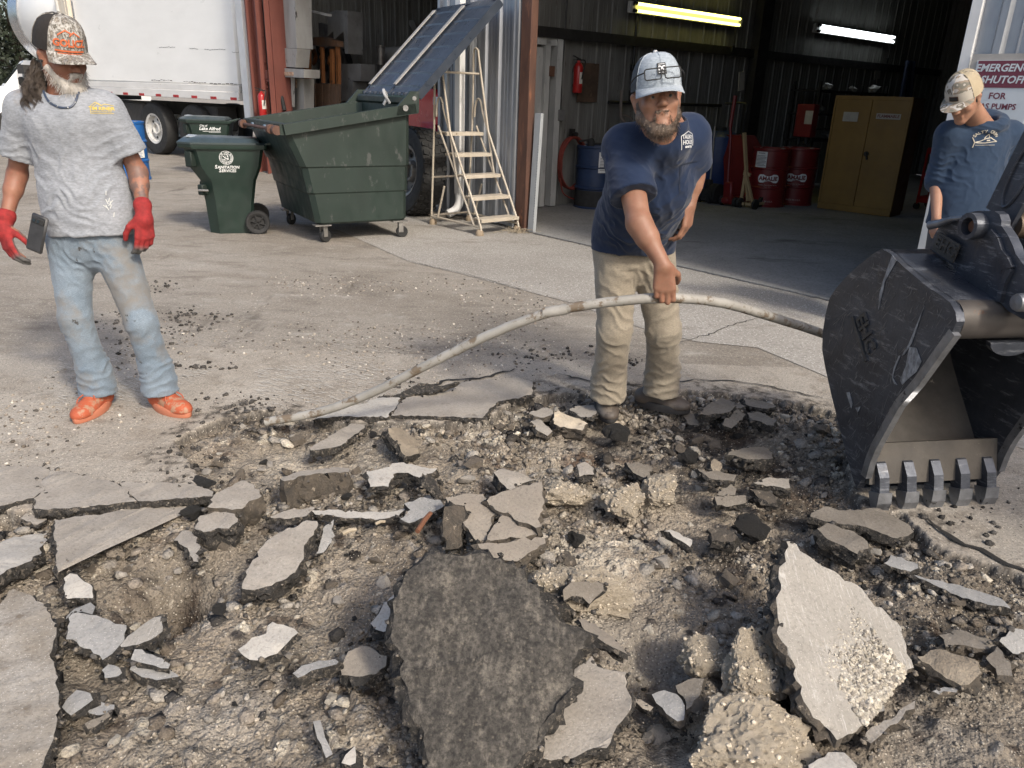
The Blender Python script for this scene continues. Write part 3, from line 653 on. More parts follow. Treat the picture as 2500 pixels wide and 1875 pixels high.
BACK = [
 (zE, [(480,340),(520,325),(640,380),(740,425),(700,480),(560,450),(480,425)], .02, (0,-.3), .07, M_LIME, 'pale limerock block left of the front boot'),
 (zE, [(290,350),(400,300),(470,320),(472,350),(380,380)], .02, (0,-.1), .05, M_TOP, 'tan block behind the pale limerock block'),
 (zE, [(300,400),(370,390),(470,480),(430,520),(340,460)], .01, (.1,-.2), .04, M_TOP, 'oval asphalt piece with black rim left of the limerock block'),
 (zE, [(600,312),(720,280),(830,290),(810,330),(780,370),(690,372)], .02, (0,0), .04, M_TOP, 'plate touching the heel of the front boot'),
 (zE, [(1600,352),(1700,255),(1880,285),(1862,312),(1780,345)], .06, (-.2,-.3), .05, M_TOPD, 'brown slab tilted up right of the second boot'),
 (zE, [(1650,312),(1780,222),(1960,290),(1900,305)], .05, (0,.0), .05, M_TOPD, 'long brown slab behind the tilted brown slab'),
 (zE, [(1800,380),(1900,310),(1960,350),(1850,460),(1780,430)], .03, (.2,-.5), .04, M_TOPD, 'brown splinter leaning against the tilted brown slab'),
 (zE, [(1820,662),(1900,622),(2100,602),(2170,650),(2172,690),(2060,702)], .04, (0,-.05), .06, M_TOPD, 'dark slab with a pale layer beneath, left of the bucket'),
 (zE, [(1590,772),(1700,790),(1890,820),(1870,862),(1700,852)], .03, (0,-.15), .05, M_TOPD, 'flat brown slab below the dark layered slab'),
 (zE, [(2020,885),(2120,845),(2300,850),(2300,925),(2120,905)], .03, (0,-.1), .05, M_TOP, 'tan plate against the left side of the bucket'),
 (zE, [(1720,985),(1960,980),(1965,1030),(1740,1052)], .03, (0,-.5), .05, M_TOPD, 'oblong brown block in the dark crumbs'),
 (zE, [(1740,970),(1850,890),(1890,930),(1880,975)], .04, (.2,-.2), .04, M_TOPD, 'pointed brown slab above the oblong brown block'),
 (zE, [(1330,1255),(1380,1240),(1550,1322),(1535,1372),(1430,1312)], .02, (.1,-.15), .035, M_TOPP, 'pale oblong shard in the middle of the dirt behind the whitish slab'),
 (zE, [(660,745),(720,720),(790,770),(792,820),(680,832)], .02, (0,-.2), .05, M_TOP, 'squarish grey stone in the black crumbs'),
 (zE, [(1040,722),(1130,720),(1240,765),(1200,850),(1090,800)], .01, (.1,-.2), .04, M_TOPD, 'dusty brown slab in the centre of the pit'),
 (zE, [(1200,825),(1300,815),(1392,850),(1380,880),(1210,872)], .01, (0,-.1), .04, M_TOPD, 'rounded brown slab below the dusty brown slab'),
 (zE, [(1440,300),(1560,350),(1600,440),(1520,430)], -.03, (-.2,-.2), .04, M_TOPD, 'brown chip under the toe of the second boot'),
 (zE, [(1970,340),(2050,330),(2200,400),(2180,440),(2000,390)], .03, (0,-.2), .05, M_TOPD, 'brown slab lying beside the bucket cutting edge'),
 (zE, [(1940,230),(2100,250),(2200,290),(2130,310),(1990,290)], .03, (0,-.1), .04, M_TOPD, 'flat dark slab close to the bucket heel'),
 (zE, [(1990,930),(2150,950),(2212,1000),(2190,1035),(2060,1000)], .02, (0,-.2), .05, M_SIDEB, 'crumbly dark slab below the tan plate'),
 (zE, [(1660,1240),(1750,1225),(1850,1250),(1900,1300),(1850,1340),(1700,1330)], .03, (-.2,-.3), .07, M_SIDEB, 'black and brown crumbly chunk above the whitish slab'),
 (zE, [(560,1420),(640,1440),(650,1510),(600,1540),(560,1500)], .04, (0,-1.), .03, M_SIDEB, 'dark splinter stuck upright in the pale limerock'),
 (zE, [(1700,850),(1780,760),(1720,690),(1690,740)], .02, (.2,-.4), .04, M_LIMED, 'light brown wedge below the dark layered slab'),
]
k = 0
for lst in (LEFT, MID, RIGHT, BACK):
    for conv, px, z, tilt, th, top, lab in lst:
        sidem = M_SIDEB if any(w in lab for w in ('brown side', 'brown front', 'crumbly block', 'limerock', 'gravel', 'cracked slab')) else M_SIDE
        slab(lab, px, z, tilt, th, top, sidem, conv=conv, relief=.010 if top in (M_UNDER, M_LIME, M_LIMED) else .003, jag=.010 if 'overturned with' in lab or 'whitish slab tilted' in lab else .006, flare=.015 if 'overturned with' in lab else .003); k += 1

# ---------------------------------------------------------------- lumps: limerock masses, clods, crumbs
def rock_mesh(name, sub=2, seed=0, rough=.25, flat_=.75, freq=1.3):
    bm = bmesh.new(); bmesh.ops.create_icosphere(bm, subdivisions=sub, radius=1)
    a = np.array([v.co[:] for v in bm.verts]); rr = np.random.default_rng(seed)
    for _ in range(7):      # chop facets
        n = rr.normal(size=3); n /= np.linalg.norm(n); d = rr.uniform(.42, .8); t = a@n; ex = np.clip(t-d, 0, None); a = a-ex[:, None]*n*.9
    h = fbm(a[:, 0]*freq+seed, a[:, 1]*freq, a[:, 2]*freq, o=4, seed=seed)
    a = a*(1+rough*h)[:, None]; a[:, 2] *= flat_
    if sub >= 5: a = a*(1+.10*fbm(a[:, 0]*6+seed, a[:, 1]*6, a[:, 2]*6, o=3, seed=seed+5)+.07*(1-2*np.abs(fbm(a[:, 0]*13, a[:, 1]*13, a[:, 2]*13, o=3, seed=seed+6))))[:, None]
    for v, p in zip(bm.verts, a): v.co = p
    me = bpy.data.meshes.new(name); bm.to_mesh(me); bm.free()
    me.polygons.foreach_set('use_smooth', [True]*len(me.polygons)); me.set_sharp_from_angle(angle=R(35)); return me
def lump(name, label, px, rpx, z, m, sq=(1, 1, .7), rz=0, sub=5, seed=0, rough=.3, group=None, cat='rock'):
    c = G(*px); e = G(px[0]+rpx, px[1]); s = float(np.hypot(*(e-c)[:2]))
    me = rock_mesh(name, sub, seed, rough, 1, 1.6)
    o = link_mesh(name, me, m); o.location = (c[0], c[1], z); o.scale = (s*sq[0], s*sq[1], s*sq[2]); o.rotation_euler = (0, 0, rz)
    return tag(o, label, cat, group)
lump('limerock_chunk', 'broad pale limerock mound at the bottom right of centre', (1830, 1800), 190, -.06, M_LIME, (1, .75, .62), .3, 6, 5, .35)
lump('limerock_chunk', 'limerock lump with white stones left of the tilted whitish slab', (1835, 1640), 105, .0, M_LIME, (1, .8, .95), .9, 6, 9, .35)
lump('limerock_chunk', 'limerock lump at the left foot of the whitish slab', (1720, 1600), 62, .0, M_LIME, (1, .8, .8), .4, 5, 14, .35)
lump('limerock_chunk', 'creamy limerock heap in the middle of the pit', (1450, 1440), 110, -.03, M_LIME, (1.1, .8, .55), .2, 6, 23, .45)
lump('limerock_chunk', 'creamy limerock lump beside the upright splinter', (1352, 1430), 62, .0, M_LIME, (1, .8, .7), .5, 5, 29, .4)
lump('limerock_chunk', 'white crumbly limerock ridge left of the pit centre', (1370, 1190), 70, -.03, M_LIME, (1.2, .8, .6), .2, 5, 31, .5)
lump('limerock_chunk', 'white crumbly limerock lump in the centre of the pit', (1520, 1220), 55, .0, M_LIME, (1, .9, .8), .2, 5, 37, .55)
lump('limerock_chunk', 'white crumbly limerock lump right of the pit centre', (1610, 1205), 60, .0, M_LIME, (1.1, .8, .7), .8, 5, 41, .55)
M_CRUMB = mat('asphalt_crumb', (.060, .056, .051), (.018, .017, .016), 30, .9, bump=1.0, bscale=90, bdist=.04, wear=(.14, .12, .10), wscale=30, wpos=.63)
lump('asphalt_chunk', 'round black asphalt chunk under the front boot', (1505, 1055), 34, -.0, M_CRUMB, (1, .9, .8), 0, 4, 3, .4, cat='asphalt chunk')
lump('asphalt_chunk', 'black asphalt crumb patch on the left pavement', (492, 1172), 36, -.01, M_CRUMB, (1, .8, .28), 0, 4, 8, .5, cat='asphalt chunk')
lump('asphalt_chunk', 'black asphalt lump between the thick grey block and the long plate', (472, 1246), 30, -.01, M_CRUMB, (1.2, .6, .6), .3, 4, 12, .5, cat='asphalt chunk')
lump('asphalt_chunk', 'black asphalt lump in the pale dirt below the four part slab', (1408, 1313), 22, .0, M_CRUMB, (1, .9, .8), 0, 4, 15, .5, cat='asphalt chunk')
lump('asphalt_chunk', 'black asphalt lump near the leaf shaped slab', (536, 1462), 20, -.04, M_CRUMB, (1, .9, .8), 0, 4, 18, .5, cat='asphalt chunk')
lump('asphalt_chunk', 'black asphalt lump left of the layered slab', (1680, 1114), 24, .0, M_CRUMB, (1, .9, .8), 0, 4, 19, .5, cat='asphalt chunk')
lump('asphalt_chunk', 'large black crumbly chunk left of the bucket corner', (1835, 1285), 40, .0, M_CRUMB, (1, .8, .8), 0, 4, 22, .5, cat='asphalt chunk')
# rusty rod and wood splinters
def stick(label, a, b, r, m, z=.05, name='stick', cat='stick'):
    mb = MB(); p, q = Vector(G(*a, z)), Vector(G(*b, z+.0)); mid = (p+q)/2+Vector((0, .003, .004))
    mb.tube([p, mid, q], [r, r*1.05, r*.9], 8); tag(mb.build(name, m), label, cat)
M_RUSTROD = mat('rusty_rod', (.22, .09, .045), (.10, .045, .025), 12, .8)
M_STRAW = mat('bleached_wood', (.42, .36, .27), (.28, .23, .16), 12, .85)
stick('rusty iron rod leaning among the central slabs', zC(1325, 1255), zC(1425, 1115), .009, M_RUSTROD, .10, 'iron_rod', 'rod')
stick('bleached wood splinter above the leaf shaped slab', zC(745, 1275), zC(850, 1240), .008, M_STRAW, .0, 'wood_splinter')
stick('short wood splinter beside two white pebbles', zC(1000, 1200), zC(1075, 1180), .006, M_STRAW, .0, 'wood_splinter')
# 300 loose stones that can be told apart, in three kinds
ROCKS = [rock_mesh('stone', 2, s, .75, .8, 1.9) for s in range(100, 110)]
M_ST = [mat('pale_stone', (.42, .39, .335), (.28, .25, .205), 6, .9, bump=.7), mat('brown_clod', (.205, .172, .135), (.12, .098, .075), 8, .95, bump=.9, bscale=40, bdist=.01), M_CRUMB,
        mat('grey_stone', (.30, .275, .24), (.20, .18, .155), 7, .9, bump=.6)]
SL = ['loose pale pebble lying in the dug-up ground', 'loose brown clod lying in the dug-up ground', 'loose black asphalt crumb lying in the dug-up ground', 'loose grey stone lying in the dug-up ground']
SG = ['pale pebbles in the pit', 'brown clods in the pit', 'black asphalt crumbs in the pit', 'grey stones in the pit']
SN = ['pebble', 'dirt_clod', 'asphalt_crumb', 'stone']
rmeshes = {}
for t in range(4):
    for i, me in enumerate(ROCKS):
        c = me.copy(); c.name = SN[t]; c.materials.append(M_ST[t]); rmeshes[t, i] = c
srng = np.random.default_rng(5); cnt = [0]*4; made = 0
while made < 300:
    j, i = mask_pts[srng.integers(len(mask_pts))]; x, y = gx[i], gy[j]
    if y < 1.25 or abs(x) > .1+y*.75: continue
    u_ = srng.random()
    t = 0 if u_ < .25+.3*pale[j, i] else 2 if u_ > .86-.4*dark[j, i] else 3 if u_ > .6 else 1
    r = (.011+.020*srng.random()**2.2)*(.75 if t == 0 else .8 if t == 2 else 1.15)*(1+.25*(y-1.3))
    o = bpy.data.objects.new(SN[t], rmeshes[t, int(srng.integers(10))]); COL.objects.link(o)
    o.location = (x, y, terrain_avg(x, y, .02)+r*.25); o.scale = (r*srng.uniform(.8, 1.3), r*srng.uniform(.7, 1.1), r*srng.uniform(.6, .95))
    o.rotation_euler = (srng.uniform(-.5, .5), srng.uniform(-.5, .5), srng.uniform(0, 6.28))
    tag(o, SL[t], 'stone' if t != 2 else 'asphalt crumb', SG[t]); made += 1
# grit: everything smaller, one mass
def grit(name, label, n, sampler, rmin, rmax, cols, seed, mat_):
    g = np.random.default_rng(seed); base = np.array([v.co[:] for v in ROCK0.vertices]); fb = np.array([p.vertices[:] for p in ROCK0.polygons])
    vs_, fs, cs = [], [], []
    for k in range(n):
        x, y, z, sc = sampler(g)
        r = (rmin+(rmax-rmin)*g.random()**3)*sc
        th = g.random()*6.28; c_, s_ = math.cos(th), math.sin(th); q = base*np.array((r*g.uniform(.8, 1.3), r*g.uniform(.7, 1.1), r*g.uniform(.5, .9)))
        q = q+g.normal(size=q.shape)*r*.12
        q = np.stack([q[:, 0]*c_-q[:, 1]*s_, q[:, 0]*s_+q[:, 1]*c_, q[:, 2]], 1)+(x, y, z+r*.25)
        vs_.append(q); fs.append(fb+k*len(base)); cs.append(np.tile(np.array(cols[g.choice(len(cols))])*g.uniform(.7, 1.2), (len(base), 1)))
    me = bpy.data.meshes.new(name); fast_mesh(me, np.concatenate(vs_), np.concatenate(fs)); set_col(me, np.concatenate(cs))
    return tag(link_mesh(name, me, mat_), label, 'gravel', kind='stuff')
bm = bmesh.new(); bmesh.ops.create_icosphere(bm, subdivisions=1, radius=1); ROCK0 = bpy.data.meshes.new('grain'); bm.to_mesh(ROCK0); bm.free()
M_GRIT = m_dirt('grit', .3, .5)
def grit_n(name, label, P, r, C, seed, mat_=None, fl=.8, tilt=0):
    """many grains at once: positions, radii, colours"""
    g = np.random.default_rng(seed); base = np.array([v.co[:] for v in ROCK0.vertices]); fb = np.array([p.vertices[:] for p in ROCK0.polygons]); n = len(P); k = len(base)
    q = base[None]*(r[:, None]*g.uniform(.65, 1.3, (n, 3)))[:, None, :]+g.normal(size=(n, k, 3))*(r*.16)[:, None, None]
    th = g.random(n)*6.28; c_, s_ = np.cos(th)[:, None], np.sin(th)[:, None]
    V = np.stack([q[..., 0]*c_-q[..., 1]*s_, q[..., 0]*s_+q[..., 1]*c_, q[..., 2]*fl+(q[..., 0]*c_*g.normal(size=(n, 1))+q[..., 1]*s_*g.normal(size=(n, 1)))*tilt], -1)+P[:, None, :]
    me = bpy.data.meshes.new(name); fast_mesh(me, V.reshape(-1, 3), (fb[None]+(np.arange(n)*k)[:, None, None]).reshape(-1, 3)); set_col(me, np.repeat(C, k, 0))
    return tag(link_mesh(name, me, mat_ or M_GRIT), label, 'gravel', kind='stuff')
# crumbs all over the pit, coloured like the dirt they broke from
g = np.random.default_rng(1); mp = mask_pts[g.integers(len(mask_pts), size=60000)]; x, y = gx[mp[:, 1]], gy[mp[:, 0]]
cl = clump[mp[:, 0], mp[:, 1]]; kp = (y > 1.2) & (np.abs(x) < .15+y*.75) & (g.random(60000) < .10+cl*1.3+.12*(y > 2.6)+.22*(y < 2.1)); mp, x, y = mp[kp][:19000], x[kp][:19000], y[kp][:19000]; n = len(x)
r = (.0022+.0085*g.random(n)**3.5)*(.75+.35*(y-1.3)); C = colr[mp[:, 0], mp[:, 1]]*g.uniform(.65, 1.45, n)[:, None]; u_ = g.random(n); C[u_ < .035] = (.40, .36, .295); C[u_ > .95] = (.05, .047, .043)
grit_n('gravel', 'small stones and grit all over the dug-up ground', np.stack([x+g.normal(size=n)*.004, y+g.normal(size=n)*.004, Hh[mp[:, 0], mp[:, 1]]+r*.3], 1), r, C, 11)
sh_ = g.permutation(len(mp))[:800]; n = len(sh_); r = (.011+.022*g.random(n)**2)*(.8+.25*(y[sh_]-1.3)); C = np.array([(.30, .275, .24), (.205, .178, .148), (.13, .108, .085), (.055, .051, .047), (.40, .36, .295)])[g.choice(5, n, p=[.28, .3, .2, .14, .08])]*g.uniform(.75, 1.2, n)[:, None]; C[(dark[mp[sh_, 0], mp[sh_, 1]] > .35) & (g.random(n) < .55)] = (.055, .048, .041)
grit_n('rubble', 'broken flakes of asphalt and clay strewn through the dug-up ground', np.stack([x[sh_], y[sh_], Hh[mp[sh_, 0], mp[sh_, 1]]+r*.2], 1), r, C, 16, None, .5, .35)
# pale crumbs on the limerock, broken edge crumbs round the slabs
P, Rr, C = [], [], []
for o in [o for o in bpy.data.objects if o.name.startswith('limerock_chunk')]:
    mw_ = Matrix.LocRotScale(o.location, o.rotation_euler, o.scale); vv = np.array([v.co[:] for v in o.data.vertices]); vv = vv[vv[:, 2] > -.2]; s_ = vv[g.integers(len(vv), size=int(420*(o.scale[0]/.1)**1.5))]
    w_ = np.array([mw_ @ Vector(v) for v in s_]); P.append(w_); n = len(w_); Rr.append(.0016+.0062*g.random(n)**4); C.append(np.array((.54, .47, .37))*g.uniform(.55, 1.1, n)[:, None])
grit_n('gravel', 'pale crumbs covering the limerock lumps', np.concatenate(P), np.concatenate(Rr), np.concatenate(C), 12)
P, Rr, C = [], [], []
for c, bx, by, n_, out, th in EDGES:
    k = min(150, int(len(out)*1.6)); i = g.integers(len(out), size=k); o_ = np.array(out)[i]; ln = np.linalg.norm(o_, axis=1)[:, None]+1e-6; o_ = o_+o_/ln*np.abs(g.normal(size=(k, 1)))*.018-o_/ln*.004
    onedge = g.random(k) < .35; w_ = np.array(c)+o_[:, :1]*np.array(bx)+o_[:, 1:]*np.array(by)+np.where(onedge, -.3*th*g.random(k), -th)[:, None]*np.array(n_)
    for j in range(k):
        if not onedge[j]: w_[j, 2] = max(w_[j, 2]-.02, terrain(w_[j, 0], w_[j, 1]))
    P.append(w_); Rr.append(.0025+.009*g.random(k)**3); cc = np.array((.042, .039, .036))*g.uniform(.5, 2.6, k)[:, None]; cc[g.random(k) < .3] = (.19, .165, .135); C.append(cc)
grit_n('gravel', 'black crumbs broken from the edges of the asphalt slabs', np.concatenate(P), np.concatenate(Rr), np.concatenate(C), 13)
# clusters of black crumbs dropped on the pavement
P, Rr = [], []
for px, sx, sy, k in (((430, 790), 45, 22, 120), ((470, 770), 60, 8, 70), ((300, 790), 40, 25, 60), ((395, 700), 30, 8, 50), ((480, 895), 45, 6, 60), ((350, 850), 40, 20, 40), ((600, 1000), 60, 20, 160), ((480, 1120), 60, 40, 110), ((1330, 870), 60, 12, 90), ((1540, 880), 40, 10, 60), ((2330, 1260), 90, 40, 60), ((1400, 985), 90, 14, 160), ((1050, 955), 90, 20, 60)):
    q = np.array([G(g.normal(px[0], sx), g.normal(px[1], sy)) for _ in range(k)]); rr_ = .003+.014*g.random(k)**2.5
    for j in range(k): q[j, 2] = (terrain(q[j, 0], q[j, 1]) if FY0 < q[j, 1] < FY1 and FX0 < q[j, 0] < FX1 else 0)+rr_[j]*.3
    P.append(q); Rr.append(rr_)
P = np.concatenate(P); grit_n('gravel', 'black asphalt crumbs dropped in clusters on the pavement', P, np.concatenate(Rr), np.array((.05, .046, .042))*g.uniform(.6, 2.2, len(P))[:, None], 14)
def s_yard(g):
    while True:
        x, y = g.uniform(-3, 1.2), g.uniform(2.5, 6.5)
        if x < -2.9+.1*y or abs(x) > .1+y*.75: continue
        t = vnoise(np.array([x*1.3]), np.array([y*1.3]), seed=77)[0]+.25*vnoise(np.array([x*6.]), np.array([y*6.]), seed=78)[0]-.18*max(0, y-4.3)-.25*max(0, x+.6)
        if t > g.uniform(-.45, .7):
            if FY0 < y < FY1 and sdn[int((y-FY0)/ST), int((x-FX0)/ST)] > 0: continue
            return x, y, 0.0, 1.0
grit('gravel', 'loose grit scattered over the pavement round the left man', 3600, s_yard, .0018, .011, [(.52, .48, .42), (.40, .36, .30), (.10, .09, .08), (.13, .11, .09), (.28, .24, .2), (.34, .30, .25)], 2, M_GRIT)
# gravel run down on the whitish slab
def s_slab(g):
    a, b_, c_ = zG(760, 1390), zG(1010, 1080), zG(620, 900)
    t, s = g.random(), g.random()**1.7*1.25
    px = (a[0]+(b_[0]-a[0])*t+(c_[0]-(a[0]+b_[0])/2)*s, a[1]+(b_[1]-a[1])*t+(c_[1]-(a[1]+b_[1])/2)*s)
    n = Vector((.38, -.42, 1)).normalized(); pts = [zG(*p) for p in RIGHT[0][1]]
    cc = Vector(G(sum(p[0] for p in pts)/len(pts), sum(p[1] for p in pts)/len(pts), .10)); d = Vector(ray(*px)); cv = Vector(_C)
    p = cv+d*((cc-cv).dot(n)/d.dot(n)); return p.x, p.y, p.z, 1.3-s*.8
grit('gravel', 'gravel heaped on the lower corner of the tilted whitish slab', 3000, s_slab, .0022, .011, [(.50, .46, .39), (.42, .38, .31), (.30, .27, .23)], 3, M_GRIT)

# cracks in the yard and pale scrape marks left by the bucket
M_CRK = mat('open_crack', (.02, .018, .016), None, 20, .95)
g = np.random.default_rng(15)
def crack(pts, w):
    P = [G(*p) for p in pts]; mb = MB(); out = []
    for a, b in zip(P[:-1], P[1:]):
        k = max(2, int(np.linalg.norm(b-a)/.035)); out += [a+(b-a)*i/k+np.array((g.normal()*.008, g.normal()*.008, 0)) for i in range(k)]
    out.append(P[-1]); L, Rr = [], []
    for i, p in enumerate(out):
        t = out[min(i+1, len(out)-1)]-out[max(i-1, 0)]; n = np.array((-t[1], t[0], 0)); n /= np.linalg.norm(n)+1e-9; ww_ = w*g.uniform(.4, 1.3)*min(1, .3+min(i, len(out)-1-i)/4); L.append((*(p+n*ww_)[:2], .0075)); Rr.append((*(p-n*ww_)[:2], .0075))
    n = len(out); mb.add(L+Rr, [(i, i+1, n+i+1, n+i) for i in range(n-1)]); tag(mb.build('pavement_crack', M_CRK, smooth=None), kind='structure')
crack([(1365, 913), (1400, 925), (1450, 935), (1520, 942), (1600, 938), (1700, 930), (1800, 933), (1900, 950), (2010, 975)], .006); crack([(1660, 838), (1740, 815), (1800, 790), (1850, 778)], .004); crack([(1255, 905), (1170, 925), (1090, 930), (1030, 955), (985, 965)], .012); crack([(2260, 1270), (2330, 1320), (2400, 1350), (2500, 1395), (2600, 1430)], .012)
crack([(1000, 640), (1130, 668), (1290, 712)], .003); crack([(1262, 563), (1500, 617), (1850, 697), (2100, 754)], .006)
crack([(905, 1012), (945, 990), (965, 972), (975, 965)], .009)
vs_, fs = [], []
for k in range(3400):
    r = g.random()
    px = (g.normal(760, 150), g.normal(910, 45)) if r < .45 else (g.normal(560, 90), g.normal(890, 40)) if r < .6 else (g.normal(1090, 50), g.normal(975, 12)) if r < .7 else (g.normal(330, 160), g.normal(930, 40))
    p = G(*px); n_ = vnoise(np.array([p[0]*4.]), np.array([p[1]*4.]), seed=91)[0]
    if n_ < .05 or (FY0 < p[1] < FY1 and FX0 < p[0] < FX1 and sdn[int((p[1]-FY0)/ST), int((p[0]-FX0)/ST)] > -.02): continue
    L = g.uniform(.008, .05); a = R(155)+g.normal()*.12; d = np.array((math.cos(a), math.sin(a))); q = np.array((-d[1], d[0]))*g.uniform(.0006, .0022); b = len(vs_); z = .0062
    vs_ += [(*(p[:2]-d*L-q*.3), z), (*(p[:2]-q), z), (*(p[:2]+d*L), z), (*(p[:2]+q), z)]; fs.append((b, b+1, b+2, b+3))
me = bpy.data.meshes.new('scrape_marks'); fast_mesh(me, np.array(vs_), np.array(fs)); tag(link_mesh('scrape_marks', me, mat('pale_scrape', (.56, .53, .48), (.46, .43, .38), 20, .9, bump=0)), 'pale scrape marks scratched into the pavement beside the pipe', 'scrape marks', kind='stuff')
# ================================================================ the workshop building
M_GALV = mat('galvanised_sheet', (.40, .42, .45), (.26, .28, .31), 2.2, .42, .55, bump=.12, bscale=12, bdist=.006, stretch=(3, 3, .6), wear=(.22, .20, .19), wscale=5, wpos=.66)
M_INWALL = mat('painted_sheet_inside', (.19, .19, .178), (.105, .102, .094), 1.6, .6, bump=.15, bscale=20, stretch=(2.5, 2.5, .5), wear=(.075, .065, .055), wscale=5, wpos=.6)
M_RUST = mat('rusty_jamb', (.13, .062, .040), (.060, .030, .022), 3, .75, bump=.3, stretch=(2, 2, .5), wear=(.20, .085, .045), wscale=6, wpos=.58)
M_REDST = mat('red_oxide_steel', (.175, .052, .036), (.125, .037, .027), 2.5, .6, bump=.12, stretch=(2, 2, .6), wear=(.075, .035, .025), wscale=5, wpos=.63)
M_WHITE = mat('white_trim', (.75, .75, .74), (.62, .62, .61), 3, .5, bump=.05)
M_DARKST = mat('dark_steel', (.035, .033, .032), (.018, .017, .017), 4, .6, .3)
M_ROOF = mat('roof_sheet', (.10, .10, .10), (.06, .06, .06), 3, .6, .2)
M_WDOOR = mat('worn_white_door', (.50, .51, .50), (.33, .335, .33), 3, .55, stretch=(2, 2, .6), wear=(.12, .10, .09), wscale=7, wpos=.64)
BLD = thing('workshop_building', 'metal clad workshop with open vehicle bays and red steel frame', 'building', A0, FA)
def ribs(x0, x1, pitch=.305, rib=.05, depth=.03):
    """trapezoid rib profile between x0 and x1 -> [(x, d)]"""
    out = [(x0, 0)]; k = 0; x = x0+pitch*.35
    while x+rib*1.6 < x1:
        out += [(x, 0), (x+rib*.35, depth), (x+rib*1.05, depth), (x+rib*1.4, 0)]
        for q in (.33, .66):
            xx = x+rib*1.4+(pitch-rib*1.4)*q
            if xx+.02 < x1: out += [(xx-.012, 0), (xx, depth*.22), (xx+.012, 0)]
        x += pitch
    out.append((x1, 0)); return out
def sheet(name, m, axis, x0, x1, at, z0, z1, sgn, parent=BLD, **kw):
    """one ribbed panel: axis 'u' runs along the facade, 'w' runs inwards"""
    pr = ribs(x0, x1, **kw); mb = MB(); n = len(pr); t = .004
    def P(a, d, z): return (a, at+sgn*d, z) if axis == 'u' else (at+sgn*d, a, z)
    V = [P(a, d, z0) for a, d in pr]+[P(a, d, z1) for a, d in pr]+[P(a, d-t, z0) for a, d in pr]+[P(a, d-t, z1) for a, d in pr]
    Fs = [(i, i+1, n+i+1, n+i) for i in range(n-1)]+[(2*n+i, 3*n+i, 3*n+i+1, 2*n+i+1) for i in range(n-1)]
    Fs += [(i, 2*n+i, 2*n+i+1, i+1) for i in range(n-1)]+[(n+i, n+i+1, 3*n+i+1, 3*n+i) for i in range(n-1)]
    Fs += [(0, n, 3*n, 2*n), (n-1, 3*n-1, 4*n-1, 2*n-1)]
    mb.add(V, Fs); return mb.build(name, m, parent, smooth=None)
EAVE = 4.6
# pier between the two bays (facade side and the side towards the left bay)
for a, b in ((-1.72, -.95), (-.948, -.20)): sheet('wall_panel', M_GALV, 'u', a, b, 0, .03, EAVE, -1, pitch=.255, rib=.055)
mb = MB(); mb.box((-1.74, .06, EAVE/2+.03), (.05, .19, EAVE-.06)); mb.box((-.985, -.034, EAVE/2+.03), (.018, .01, EAVE-.06)); mb.build('corner_trim', M_GALV, BLD)
mb = MB(); mb.box((-.085, .02, 2.25), (.17, .10, 4.5), bev=.006); mb.build('door_jamb', M_RUST, BLD)
mb = MB(); mb.box((-.207, -.02, 2.26), (.035, .06, 4.48)); mb.build('jamb_flashing', M_GALV, BLD)
# right pier
for a, b in ((4.52, 5.43), (5.432, 6.34), (6.342, 7.25)): sheet('wall_panel', M_GALV, 'u', a, b, 0, .03, EAVE, -1, pitch=.30, rib=.06)
mb = MB(); mb.box((4.49, .03, EAVE/2), (.07, .14, EAVE), bev=.004); mb.build('corner_trim', M_WHITE, BLD)
mb = MB(); mb.box((7.27, .03, 2.7), (.12, .16, 5.35)); mb.build('corner_trim', M_GALV, BLD)  # unseen corner piece, added to keep stray sun off the floor
# wall over the doors
for x in np.arange(-8.2, 7.2, .9): sheet('wall_panel', M_GALV, 'u', float(x), float(min(x+.898, 7.25)), .0, EAVE+.002, 5.4, -1)
# dividing wall seen through the right bay
w = .3
for k in range(15):
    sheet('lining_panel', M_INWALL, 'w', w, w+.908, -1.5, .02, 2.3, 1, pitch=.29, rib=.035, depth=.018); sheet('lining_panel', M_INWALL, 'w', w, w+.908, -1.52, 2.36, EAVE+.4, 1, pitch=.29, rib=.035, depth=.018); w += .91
mb = MB(); mb.box((-1.45, 7, 2.325), (.16, 13.4, .07)); mb.box((-1.37, 7, 2.305), (.03, 13.4, .13)); mb.build('girt', M_DARKST, BLD)
for w_ in (6.35,): mb = MB(); mb.box((-1.36, w_, 2.4), (.16, .30, 4.8)); mb.build('frame_column', M_DARKST, BLD)
# back wall, right wall, far left wall, roof
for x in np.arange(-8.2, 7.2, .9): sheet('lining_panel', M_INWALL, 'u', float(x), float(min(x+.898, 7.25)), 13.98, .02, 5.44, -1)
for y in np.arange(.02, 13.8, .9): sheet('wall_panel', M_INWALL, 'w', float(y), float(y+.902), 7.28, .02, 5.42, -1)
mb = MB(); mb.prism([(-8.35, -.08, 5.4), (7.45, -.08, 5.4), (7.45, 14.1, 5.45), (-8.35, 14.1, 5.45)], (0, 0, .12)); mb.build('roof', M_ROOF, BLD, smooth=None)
for x in np.arange(.15, 13.8, .9): sheet('wall_panel', M_INWALL, 'w', float(x), float(x+.898), -8.12, .02, 5.42, 1)
